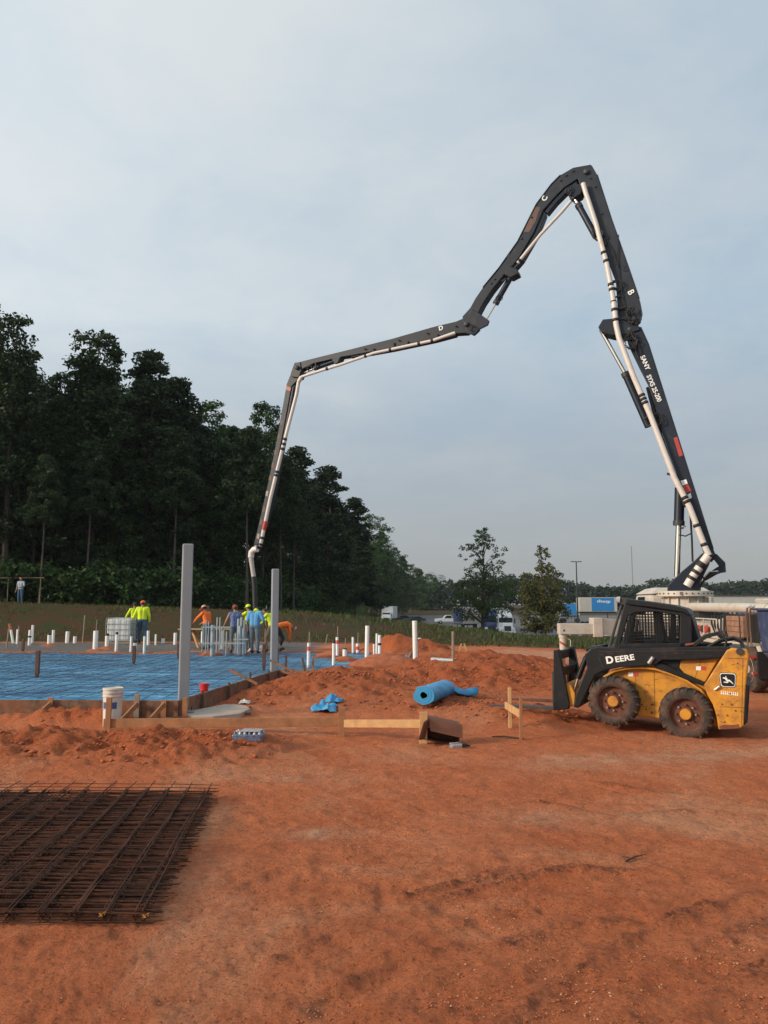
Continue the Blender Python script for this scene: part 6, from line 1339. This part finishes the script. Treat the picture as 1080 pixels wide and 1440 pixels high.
def person(pos, yaw, height, lab, pose=None, top='hivis_yellow', legs='jeans', sleeves='long', hat=None, glove=False, build=1.0, arms=None):
    """one continuous body surface; x right, y forward, z up in the figure's own frame"""
    J = {k: Vector(v) for k, v in BASE.items()}
    for k, v in (pose or {}).items(): J[k] = Vector(v)
    S = height / 1.74; b = build; C = []      # (tag, p, r0, q, r1)
    add = lambda t, p, r0, q, r1: C.append((t, p, r0, q, r1))
    up = (J['neck'] - J['pelvis']).normalized(); side = (J['shR'] - J['shL']).normalized(); fwd = up.cross(side) * -1 if up.cross(side).y < 0 else up.cross(side)
    for s in (-1, 1):
        add('legs', J['pelvis'] + side * .05 * s, .115 * b, J['hipL' if s < 0 else 'hipR'], .105 * b)
        add('top', J['pelvis'].lerp(J['waist'], .35) + side * .055 * s, .118 * b, J['waist'] + side * .055 * s, .112 * b); add('top', J['waist'] + side * .055 * s, .112 * b, J['chest'] + side * .075 * s, .122 * b)
        add('top', J['chest'] + side * .075 * s, .120 * b, J['shL' if s < 0 else 'shR'] - side * .03 * s, .075 * b); add('top', J['neck'] - up * .05, .062, J['shL' if s < 0 else 'shR'], .070 * b)
        n = 'L' if s < 0 else 'R'; sl = sleeves if isinstance(sleeves, str) else sleeves[0 if s < 0 else 1]
        ut = arms or 'top'; add(ut if sl != 'none' else 'skin', J['sh' + n], .066 * b, J['el' + n], .049 * b)
        lo = ut if sl == 'long' else 'skin'; m = J['sh' + n].lerp(J['el' + n], .75)
        if sl == 'short': add('top', J['sh' + n], .072 * b, m, .064 * b)
        add(lo, J['el' + n], .046 * b if lo == 'skin' else .052 * b, J['wr' + n], .030 if lo == 'skin' else .040)
        hd = (J['wr' + n] - J['el' + n]).normalized(); ht = 'glove' if glove else 'skin'; pn = hd.orthogonal().normalized(); across = hd.cross(fwd); across = across.normalized() if across.length > .1 else pn
        add(ht, J['wr' + n], .028, J['wr' + n] + hd * .085, .034)
        palm = J['wr' + n] + hd * .085; bend = fwd
        for k, (ln, o_) in enumerate(((.060, -.027), (.072, -.009), (.067, .009), (.052, .027))):
            a = palm + across * o_; m_ = a + hd * ln * .6 + bend * .008; e_ = m_ + (hd * .6 + bend * .55).normalized() * ln * .55; add(ht, a, .0115, m_, .0105); add(ht, m_, .0105, e_, .009)
        th = J['wr' + n] + hd * .03 + fwd * .022; add(ht, th, .014, th + (fwd * .75 + hd * .65).normalized() * .05, .0115); 
        add('legs', J['hip' + n], .098 * b, J['kn' + n], .068 * b); add('legs', J['kn' + n], .066 * b, J['an' + n].lerp(J['kn' + n], .12), .056)
        add('boots', J['an' + n].lerp(J['kn' + n], .2), .050, J['an' + n], .048); add('boots', J['an' + n] - Vector((0, 0, .03)), .046, J['to' + n], .040)
    add('skin', J['neck'] - up * .03, .058, J['head'] - (J['head'] - J['neck']) * .3, .055)
    hu = (J['head'] - J['neck']).normalized(); hf = (fwd - hu * fwd.dot(hu)).normalized(); hs = hu.cross(hf); H0 = J['head']
    add('skin', H0 - hu * .045 + hf * .025, .068, H0 + hu * .045 + hf * .01, .080); add('hair', H0 + hu * .02 - hf * .028, .078, H0 + hu * .055 - hf * .012, .080)
    add('skin', H0 + hf * .095 + hu * .012, .010, H0 + hf * .112 - hu * .018, .014); add('skin', H0 + hf * .078 - hu * .062, .030, H0 + hf * .07 - hu * .085, .026)
    for s in (-1, 1): add('skin', H0 + hs * .080 * s + hu * .010, .014, H0 + hs * .084 * s - hu * .018, .011); add('skin', H0 + hf * .075 + hs * .03 * s + hu * .028, .020, H0 + hf * .072 + hs * .045 * s + hu * .025, .016)
    mb = MB()
    for t, p, r0, q, r1 in C: capsule(mb, p, r0, q, r1)
    me = bpy.data.meshes.new('person'); me.from_pydata(mb.v, [], mb.f); o = bpy.data.objects.new('tmp', me); COL.objects.link(o)
    m1 = o.modifiers.new('r', 'REMESH'); m1.mode = 'VOXEL'; m1.voxel_size = 0.0115; m2 = o.modifiers.new('s', 'SMOOTH'); m2.factor = .5; m2.iterations = 3
    dg = bpy.context.evaluated_depsgraph_get(); dg.update(); bm_ = bpy.data.meshes.new_from_object(o.evaluated_get(dg)); bpy.data.objects.remove(o); bpy.data.meshes.remove(me)
    nf = len(bm_.polygons); cen = np.zeros(nf * 3); bm_.polygons.foreach_get('center', cen); cen = cen.reshape(-1, 3)
    best = np.full(nf, 1e9); idx = np.zeros(nf, int); tags = ['skin', 'hair', 'top', 'legs', 'boots', 'glove', 'arms']
    for t, p, r0, q, r1 in C:
        p, q = np.array(p), np.array(q); d = q - p; l2 = d @ d + 1e-12; tt = np.clip(((cen - p) @ d) / l2, 0, 1); ds = np.linalg.norm(cen - p - tt[:, None] * d, axis=1) - (r0 + (r1 - r0) * tt)
        if t == 'boots': ds -= .004
        mk = ds < best; best[mk] = ds[mk]; idx[mk] = tags.index(t)
    bm_.materials.clear()
    for q in ('skin', 'hair', top, legs, 'boots', 'glove', arms or top): bm_.materials.append(MATS[q if q != 'arms' else (arms or top)])
    bm_.polygons.foreach_set('material_index', idx.astype(np.int32)); bm_.polygons.foreach_set('use_smooth', np.ones(nf, bool)); bm_.update(); bm_.name = 'person'
    e = bpy.data.objects.new('person', None); COL.objects.link(e); e.location = pos; e.rotation_euler = (0, 0, yaw); e.scale = (S, S, S); tag(e, lab, 'person', 'workers on the slab'); WLOC[e.name] = Vector((0, 0, 0))
    bo = bpy.data.objects.new('body', bm_); COL.objects.link(bo); bo.parent = e
    for s in (-1, 1): MB()._lathe(H0 + hf * .088 + hs * .032 * s + hu * .012, hf, [(-.006, .004), (.0, .010), (.006, .004)], 8).build('eye', 'glass_dark', e)
    if hat:
        kind, hm = hat; top_ = H0 + hu * .055
        if kind == 'cap':
            h = MB(); h._lathe(top_ - hu * .012, hu, [(-.015, .098), (.03, .097), (.07, .075), (.088, .035), (.092, .003)], 18); ho = h.build('cap', hm, e, smooth=True)
            vs = []; n = 9
            for i in range(n):
                a = R(-70 + 140 * i / (n - 1)); dr = hf * math.cos(a) + hs * math.sin(a); vs += [top_ + dr * .092 - hu * .012, top_ + dr * (.10 + .075 * math.cos(a)) - hu * .024]
            mb2 = MB(); mb2.add(vs, [(2 * i, 2 * i + 1, 2 * i + 3, 2 * i + 2) for i in range(n - 1)]); bo2 = mb2.build('brim', hm, ho, smooth=True); bo2.modifiers.new('t', 'SOLIDIFY').thickness = .006
        elif kind == 'straw':
            h = MB(); h._lathe(top_ - hu * .02, hu, [(-.004, .098), (-.030, .20), (-.022, .205), (.004, .102), (.06, .092), (.085, .07), (.09, .003)], 24); h.build('straw_hat', hm, e, smooth=True)
        elif kind == 'hood':
            h = MB(); h._lathe(J['neck'] - hu * .015 - hf * .015, hu, [(0, .082), (.04, .092), (.085, .088), (.088, .074), (.03, .066)], 18); h.build('collar', hm, e, smooth=True)
    return e
def foot(px, Y, z=None): x = at(px, 850, Y).x; return Vector((x, Y, (PADZ - .06 if inside_pad(x, Y) else Hs(x, Y)) if z is None else z))
PI = math.pi
person(foot(201, 33.6), R(12), 1.86, 'worker in yellow long-sleeved shirt, jeans and orange cap walking away', dict(anL=(-.10, .16, .09), toL=(-.12, .34, .05), knL=(-.10, .20, .52), anR=(.14, -.26, .14), toR=(.16, -.12, .05), knR=(.12, .02, .51), elL=(-.31, .02, 1.15), wrL=(-.38, .16, .95)), 'hivis_yellow', 'jeans', 'long', ('cap', 'cap_orange'), build=1.12)
person(foot(190, 36.0), R(30), 1.78, 'worker in yellow with dark cap, mostly hidden behind the orange-capped walker', dict(elL=(-.32, .05, 1.16), wrL=(-.36, .2, 1.0)), 'hivis_yellow', 'dark_cloth', 'long', ('cap', 'dark_cloth'))
person(foot(292, 29.7), R(62), 1.70, 'worker in orange shirt and wide straw hat leaning to the plank table', dict(neck=(0, .10, 1.45), head=(0, .16, 1.57), chest=(0, .05, 1.31), shL=(-.185, .08, 1.38), shR=(.185, .08, 1.38), elL=(-.24, .26, 1.22), wrL=(-.18, .46, 1.08), elR=(.26, .18, 1.15), wrR=(.2, .40, 1.0)), 'hivis_orange', 'jeans_grey', 'long', ('straw', 'straw'), build=1.08)
person(foot(331, 27.6), R(25), 1.70, 'worker in violet-blue shirt and dark red cap with bare arms', dict(elL=(-.30, .06, 1.14), wrL=(-.36, .20, .93), elR=(.27, -.05, 1.12)), 'shirt_violet', 'jeans_grey', 'none', ('cap', 'cap_red'))
person(foot(350, 28.6), R(60), 1.70, 'worker in yellow shirt and yellow cap raising a gloved forearm', dict(elL=(-.30, .22, 1.26), wrL=(-.24, .38, 1.44), elR=(.28, .0, 1.12)), 'hivis_yellow', 'dark_cloth', 'long', ('cap', 'hivis_yellow'), glove=True)
person(foot(359, 27.2), R(-8), 1.74, 'worker seen from behind in light blue T-shirt with yellow collar', dict(neck=(0, .08, 1.44), head=(0, .17, 1.50), chest=(0, .03, 1.31), elR=(.31, -.02, 1.16), wrR=(.30, .16, .98), anL=(-.1, .04, .09), toL=(-.12, .22, .05)), 'shirt_blue', 'jeans_grey', 'short', ('hood', 'hivis_yellow'), build=1.16)
person(foot(383, 28.0), R(75), 1.68, 'hunched worker in bright yellow half hidden by the far steel column', dict(neck=(0, .18, 1.42), head=(0, .28, 1.50), chest=(0, .10, 1.30), shL=(-.18, .15, 1.37), shR=(.18, .15, 1.37), elL=(-.2, .36, 1.2), wrL=(-.12, .5, 1.05), elR=(.22, .34, 1.18), wrR=(.12, .52, 1.04), anR=(.10, -.34, .12), knR=(.12, -.04, .52), toR=(.12, -.18, .05), anL=(-.10, .14, .09), toL=(-.1, .32, .05), knL=(-.1, .2, .5)), 'hivis_yellow', 'khaki', 'long', None, build=1.05)
person(foot(394, 29.3), R(-68), 1.66, 'worker in orange shirt bending down to the slab with a bowed head', dict(pelvis=(0, -.10, .86), waist=(0, .06, .95), chest=(0, .27, .98), neck=(0, .44, .94), head=(0, .55, .86), shL=(-.17, .36, .97), shR=(.17, .36, .97), elL=(-.18, .40, .70), elR=(.2, .36, .68), wrL=(-.12, .44, .44), wrR=(.14, .36, .42), hipL=(-.1, -.1, .82), hipR=(.1, -.1, .82), knL=(-.13, .12, .47), knR=(.14, .10, .46)), 'hivis_orange', 'dark_cloth', 'long', ('cap', 'straw'), glove=False)
p = person(Vector((at(28, 850, 48.2).x, 48.2, Hs(at(28, 850, 48.2).x, 48.2) - .1)), R(170), 1.72, 'distant person in pale blue shirt and dark jeans at the foot of the wood', dict(elL=(-.3, .1, 1.16), wrL=(-.2, .25, 1.1)), 'shirt_pale', 'jeans', 'short'); p['group'] = 'people far behind the slab'
q = gp(378, 909, PADZ - .06); crumple('white_sack', (q.x, 28.6, PADZ - .07), .32, .2, .34, 'glove', 'crumpled white sack beside the far steel column behind the workers', 'sack', 12)

# ================================================================== FENCE AT THE WOOD, VEHICLES, TRAILERS, LAMP POST
e = tag(empty('rail_fence', (at(30, 840, 49.5).x, 49.5, 2)), 'rusty top rail fence before the wood at the frame edge', 'fence'); xa, xb = at(-120, 813, 49.5).x, at(62, 813, 49.5).x; zr = at(30, 813, 49.5).z
MB().tube([(xa, 49.5, zr), (xb, 49.5, zr + .02)], .03, 8).build('top_rail', 'fence_steel', e)
for k in range(4):
    x = xa + (xb - xa) * (k + .9) / 4; MB().tube([(x, 49.5, Hs(x, 49.5) - .2), (x, 49.5, zr + .03)], .03, 8).build('post', 'fence_steel', e)
def veh(name, px, Y, lab, cat): 
    x = at(px, 870, Y).x; z = Hs(x, Y) + .05; return tag(empty(name, (x, Y, z)), lab, cat), x, Y, z
def vbox(e, x, y, z, x0, x1, y0, y1, z0, z1, name, m, bevel=.03, parent=None, rz=0.0, taper=None):
    mb = MB(); rot = Matrix.Rotation(rz, 3, 'Z'); tx0, tx1, ty0, ty1 = taper or (0, 0, 0, 0)
    lo = [(x0, y0, z0), (x1, y0, z0), (x1, y1, z0), (x0, y1, z0)]; hi = [(x0 + tx0, y0 + ty0, z1), (x1 - tx1, y0 + ty0, z1), (x1 - tx1, y1 - ty1, z1), (x0 + tx0, y1 - ty1, z1)]
    T = lambda v: rot @ Vector(v) + Vector((x, y, z)); mb.prism([T(v) for v in lo], [T(v) for v in hi]); return mb.build(name, m, parent or e, bevel=bevel)
def vwheel(e, x, y, z, wx, wy, r, w, axis, rz=0.0):
    rot = Matrix.Rotation(rz, 3, 'Z'); c = rot @ Vector((wx, wy, r)) + Vector((x, y, z)); ax = rot @ Vector(axis); o = MB()._lathe(c - ax * w / 2, ax, [(0, r * .6), (.03, r), (w - .03, r), (w, r * .6)], 18).build('wheel', 'black_rubber', e, smooth=True); MB()._lathe(c - ax * (w / 2 + .01), ax, [(0, r * .5), (w + .02, r * .5)], 14).build('rim', 'silver', o, smooth=True)
# road tractor, front on (white) and its twin in blue
def tractor(px, Y, m, lab, trailer_m, rz=0.0, back=13.0):
    e, x, y, z = veh('road_tractor', px, Y, lab, 'lorry')
    B = lambda *a, **k: vbox(e, x, y, z, *a, rz=rz, **k)
    B(-.85, .85, -1.2, .9, .55, 1.75, 'hood', m, bevel=.12, taper=(.1, .1, .25, 0)); cb = B(-1.15, 1.15, .6, 3.2, .9, 2.7, 'cab', m, bevel=.1, taper=(.06, .06, .1, 0)); B(-1.1, 1.1, .9, 3.3, 2.71, 3.75, 'roof_fairing', m, bevel=.14, taper=(.2, .2, .9, 0))
    B(-1.02, 1.02, .56, .66, 1.85, 2.55, 'windscreen', 'glass_dark', bevel=.02, parent=cb); B(-.5, .5, -1.26, -1.19, .6, 1.35, 'grille', 'car_dark', bevel=.02); B(-1.2, 1.2, -1.32, -1.0, .32, .58, 'bumper', m, bevel=.05)
    for s in (-1, 1):
        B(min(s * .62, s * 1.05), max(s * .62, s * 1.05), -1.24, -.95, .75, 1.05, 'headlight', 'lamp_white', bevel=.05); B(min(s * .7, s * 1.2), max(s * .7, s * 1.2), -1.0, .5, .5, 1.1, 'fender', m, bevel=.12, taper=(.05, .05, .2, .1)); B(min(s * 1.25, s * 1.45), max(s * 1.25, s * 1.45), .5, .62, 1.7, 2.4, 'mirror', 'car_dark', bevel=.02)
        vwheel(e, x, y, z, s * .98, -.2, .5, .3, (1, 0, 0), rz); vwheel(e, x, y, z, s * .98, 4.2, .5, .5, (1, 0, 0), rz)
    B(-.6, .6, .5, 6.0, .6, .9, 'chassis', 'car_dark', bevel=.02)
    return e, x, y, z
tractor(712, 118, 'car_white', 'white road tractor facing the camera beside the brown-tinged tree', None); tractor(690, 121, 'car_blue', 'blue road tractor behind the young dark tree trunk', None)
def trailer(px, Y, w, h, L_, rz, m_end, m_side, lab, z0=1.15, name='box_trailer'):
    e, x, y, z = veh(name, px, Y, lab, 'trailer'); B = lambda *a, **k: vbox(e, x, y, z, *a, rz=rz, **k)
    bx = B(-w / 2, w / 2, 0, L_, z0, z0 + h, 'box', m_end, bevel=.03); B(-w / 2 - .012, -w / 2 - .004, .35, L_ - .3, z0 + .12, z0 + h - .12, 'side_panel', m_side, bevel=0, parent=bx); B(w / 2 + .004, w / 2 + .012, .35, L_ - .3, z0 + .12, z0 + h - .12, 'side_panel', m_side, bevel=0, parent=bx)
    for k in range(4): B(-w / 2 + .06 + k * (w - .12) / 4 + .02, -w / 2 + .06 + (k + 1) * (w - .12) / 4 - .02, -.014, -.004, z0 + .08, z0 + h - .08, 'door_panel', m_end, bevel=0, parent=bx)
    B(-w / 2 + .2, w / 2 - .2, .2, L_ - .2, z0 - .25, z0 - .02, 'chassis', 'car_dark', bevel=0)
    for s in (-1, 1):
        for d in (1.6, 2.8): vwheel(e, x, y, z, s * (w / 2 - .25), d, .5, .45, (1, 0, 0), rz)
        B(s * .9 - .06, s * .9 + .06, L_ - 3, L_ - 2.85, 0, z0 - .2, 'landing_leg', 'car_dark', bevel=0)
    return e, x, y, z, bx
trailer(703, 127.5, 2.6, 2.7, 12, R(-4), 'trailer_grey', 'trailer_grey', 'pale grey box trailer standing behind the white road tractor')
trailer(662, 132, 2.6, 2.8, 12, R(3), 'trailer_grey', 'car_blue', 'grey and blue box trailer left of the blue road tractor')
# big blue trailers to the right, side on, with white script
def side_trailer(px0, px1, ytop, Y, h, lab, script, grey_px=None):
    x0, x1 = at(px0, 850, Y).x, at(px1, 850, Y).x; zt = at(px0, ytop, Y).z; z0 = zt - h; gz = Hs((x0 + x1) / 2, Y)
    e = tag(empty('blue_trailer', ((x0 + x1) / 2, Y, gz)), lab, 'trailer', 'blue trailers in the far lot')
    xs = at(grey_px, 850, Y).x if grey_px else x0
    bx = MB().box(((x0 + x1) / 2, Y + 1.3, (zt + z0) / 2), (x1 - x0, 2.6, h)).build('box', 'trailer_grey', e, bevel=.04); MB().box(((xs + x1 - .6) / 2, Y - .012, (zt + z0) / 2), (x1 - .6 - xs, .012, h - .2)).build('side_panel', 'trailer_blue', bx)
    MB().box(((x0 + x1) / 2, Y + 1.3, z0 - .15), (x1 - x0 - .4, 2.0, .25)).build('chassis', 'car_dark', e)
    for s in (.08, .2, .9):
        c = Vector((x0 + (x1 - x0) * s, Y + .25, gz + .55)); w = MB()._lathe(c, Vector((0, 1, 0)), [(0, .3), (.03, .52), (.4, .52), (.43, .3)], 16).build('wheel', 'black_rubber', e, smooth=True)
    MB().box((x0 + (x1 - x0) * .75, Y + .4, (gz + z0) / 2), (.15, .15, z0 - gz - .1)).build('landing_leg', 'car_dark', e)
    if script:
        xw = xs + (x1 - xs) * .22; wv = (x1 - xs) * .52; rg = random.Random(2)
        for k in range(8):
            xx = xw + wv * k / 8; hh = (.75 if k in (1, 6) else .5) * h * .3; zz = z0 + h * .72 - .1 * k / 8
            if k == 0: pts = [(0, 0), (.18, 0), (.25, hh), (.08, hh)]
            else: pts = [(0, 0), (wv / 8 * .75, .05), (wv / 8 * .95, hh * .5), (wv / 8 * .6, hh), (wv / 8 * .2, hh * .8), (wv / 8 * .45, hh * .5)]
            q = [Vector((xx + a, Y - .024, zz + b_ - .2 - (0.15 if k == 6 else 0))) for a, b_ in pts]; MB().prism(q, [v + Vector((0, .006, 0)) for v in q]).build('script_letter', 'decal_white', bx)
side_trailer(815, 868, 840, 150, 2.75, 'tall blue and grey trailer with white script beyond the outrigger', True, 832); side_trailer(788, 815, 848, 172, 2.7, 'smaller looking blue trailer left of the lamp post base', False)
# box truck, front on
e, x, y, z = veh('box_truck', 543, 168, 'white box truck facing the camera at the end of the wood', 'truck')
B = lambda *a, **k: vbox(e, x, y, z, *a, **k)
B(-1.2, 1.3, 1.4, 8, 1.0, 3.6, 'cargo_box', 'car_white', bevel=.05, rz=R(-9)); cb = B(-1.05, 1.05, -.4, 1.3, .6, 1.5, 'cab', 'car_white', bevel=.12, taper=(.03, .03, .35, 0)); B(-.98, .98, .0, 1.3, 1.5, 2.35, 'cab_top', 'car_white', bevel=.1, taper=(.1, .1, .4, 0)); B(-.9, .9, .08, .3, 1.55, 2.25, 'windscreen', 'glass_dark', bevel=0, taper=(.08, .08, .2, -.2)); B(-.6, .6, -.44, -.38, .75, 1.15, 'grille', 'car_dark', bevel=0)
for s in (-1, 1): B(min(s * .65, s * .95), max(s * .65, s * .95), -.45, -.37, .85, 1.1, 'headlight', 'lamp_white', bevel=0); vwheel(e, x, y, z, s * .9, .5, .42, .28, (1, 0, 0)); vwheel(e, x, y, z, s * .95, 6, .42, .3, (1, 0, 0)); B(min(s * 1.1, s * 1.25), max(s * 1.1, s * 1.25), .2, .3, 1.4, 1.9, 'mirror', 'car_dark', bevel=0)
B(-1.0, 1.0, -.5, -.3, .4, .6, 'bumper', 'silver', bevel=.03)
# cars: profile bodies
def car(px, Y, rz, m, lab, kind, cat):
    e, x, y, z = veh('pickup' if kind == 'pickup' else 'parked_car', px, Y, lab, cat); rot = Matrix.Rotation(rz, 3, 'Z'); T = lambda v: rot @ Vector(v) + Vector((x, y, z))
    L_ = 2.75 if kind == 'pickup' else 2.3
    body = [(-L_, .45), (-L_, .95), (-L_ + .15, 1.08), (-L_ * .42, 1.14), (L_ * .25, 1.12), (L_, 1.1), (L_ + .02, .5)] if kind == 'pickup' else [(-L_, .4), (-L_, .75), (-L_ * .45, .92), (L_ * .9, .95), (L_, .8), (L_, .4)]
    roof = [(-L_ * .42, 1.14), (-L_ * .18, 1.82), (L_ * .22, 1.84), (L_ * .29, 1.13)] if kind == 'pickup' else [(-L_ * .45, .92), (-L_ * .15, 1.42), (L_ * .35, 1.44), (L_ * .8, .95)]
    win = [(-L_ * .34, 1.18), (-L_ * .17, 1.74), (L_ * .19, 1.76), (L_ * .24, 1.18)] if kind == 'pickup' else [(-L_ * .36, .95), (-L_ * .13, 1.36), (L_ * .32, 1.38), (L_ * .66, .97)]
    w = .95 if kind == 'pickup' else .88
    pr = lambda pts, a, b, n, mm, par=None, bv=.06: MB().prism([T((s, a, h)) for s, h in pts], [T((s, b, h)) for s, h in pts]).build(n, mm, par or e, bevel=bv)
    bd = pr(body, -w, w, 'body', m); rf = pr(roof, -w + .08, w - .08, 'cabin', m)
    for a, b in ((-w + .066, -w + .078), (w - .078, w - .066)): pr(win, a, b, 'side_window', 'glass_dark', rf, 0)
    for s in (-.62, .62):
        for t in (-1, 1): vwheel(e, x, y, z, s * L_, t * (w - .1), .40 if kind == 'pickup' else .33, .24, (0, 1, 0), rz)
    for t in (-1, 1): vbox(e, x, y, z, -L_ - .02, -L_ + .04, t * .62 - .16, t * .62 + .16, .72, .9, 'headlight', 'lamp_white', 0, bd, rz)
    return e
car(630, 165, R(4), 'car_white', 'white pickup parked side on left of the young dark tree', 'pickup', 'pickup')
car(583, 172, R(20), 'car_dark', 'dark car parked right of the white box truck', 'car', 'car'); car(566, 178, R(10), 'car_dark', 'darker car almost hidden next to the box truck', 'car', 'car')
car(862, 96, R(15), 'car_white', 'white car in the lot right behind the skid steer cab', 'car', 'car'); car(806, 98, R(80), 'car_dark', 'dark car in the lot above the outrigger beam', 'car', 'car'); car(836, 120, R(8), 'car_white', 'pale car in the lot under the blue trailer', 'car', 'car')
# lamp post
Y = 105; x = at(812, 850, Y).x; z0 = Hs(x, Y); zt = at(812, 790, Y).z; e = tag(empty('lamp_post', (x, Y, z0)), 'tall black parking-lot lamp post with twin flat heads', 'lamp post')
MB().tube([(x, Y, z0), (x, Y, zt)], [.13, .08], 10).build('pole', 'lot_steel', e, smooth=True)
for s in (-1, 1): MB().box((x + s * .42, Y, zt + .02), (.62, .36, .10)).build('lamp_head', 'lot_steel', e, bevel=.03)
MB().box((x, Y, zt + .0), (.3, .08, .08)).build('arm', 'lot_steel', e); MB().tube([(x, Y, z0), (x, Y, z0 + .7)], .28, 14).build('base', 'concrete', e)
# radio mast, far
Y = 310; x = at(889, 800, Y).x; z0 = Hs(x, Y); zt = at(889, 768, Y).z; e = tag(empty('radio_mast', (x, Y, z0)), 'thin lattice radio mast above the far treeline', 'mast')
for k in range(3): a = k * 2.094; MB().tube([(x + .16 * math.cos(a), Y + .16 * math.sin(a), z0), (x + .16 * math.cos(a), Y + .16 * math.sin(a), zt)], .04, 5).build('leg', 'fence_steel', e)
for k in range(24):
    z = z0 + (zt - z0) * k / 24; MB().tube([(x - .16, Y, z), (x + .16, Y, z + .5)], .025, 4).build('lattice_bar', 'fence_steel', e)
# low pale building far right
Y = 190; x0, x1 = at(1000, 850, Y).x, at(1180, 850, Y).x; zt = at(1000, 838, Y).z; gz = Hs(x0, Y); e = tag(empty('low_building', (x0, Y, gz)), 'long low pale building under the far treeline at the frame edge', 'building')
MB().box(((x0 + x1) / 2, Y + 8, (gz + zt) / 2), (x1 - x0, 16, zt - gz)).build('wall', 'trailer_grey', e); MB().box(((x0 + x1) / 2, Y + 8, zt + .15), (x1 - x0 + .6, 16.6, .3)).build('roof', 'lot_steel', e)
for k in range(6): MB().box((x0 + (x1 - x0) * (k + .5) / 6, Y - .02, gz + 1.6), (2.6, .05, 2.2)).build('door', 'trailer_blue' if k % 2 else 'lot_steel', e)

# ================================================================== HAZE: morning air round the whole place
def build_haze():
    m = bpy.data.materials.new('haze_air'); m.use_nodes = True; t = m.node_tree; t.nodes.clear()
    v = t.nodes.new('ShaderNodeVolumePrincipled'); v.inputs['Color'].default_value = (0.80, 0.88, 0.97, 1); v.inputs['Density'].default_value = 0.00014; v.inputs['Anisotropy'].default_value = 0.1
    o = t.nodes.new('ShaderNodeOutputMaterial'); t.links.new(v.outputs[0], o.inputs['Volume'])
    mb = MB(); mb.box((0, 700, 16), (4800, 1600, 42)); MATS['haze_air'] = m
    b = mb.build('haze', 'haze_air'); tag(b, 'thin pale morning haze over the whole site', 'haze', kind='stuff')
build_haze()
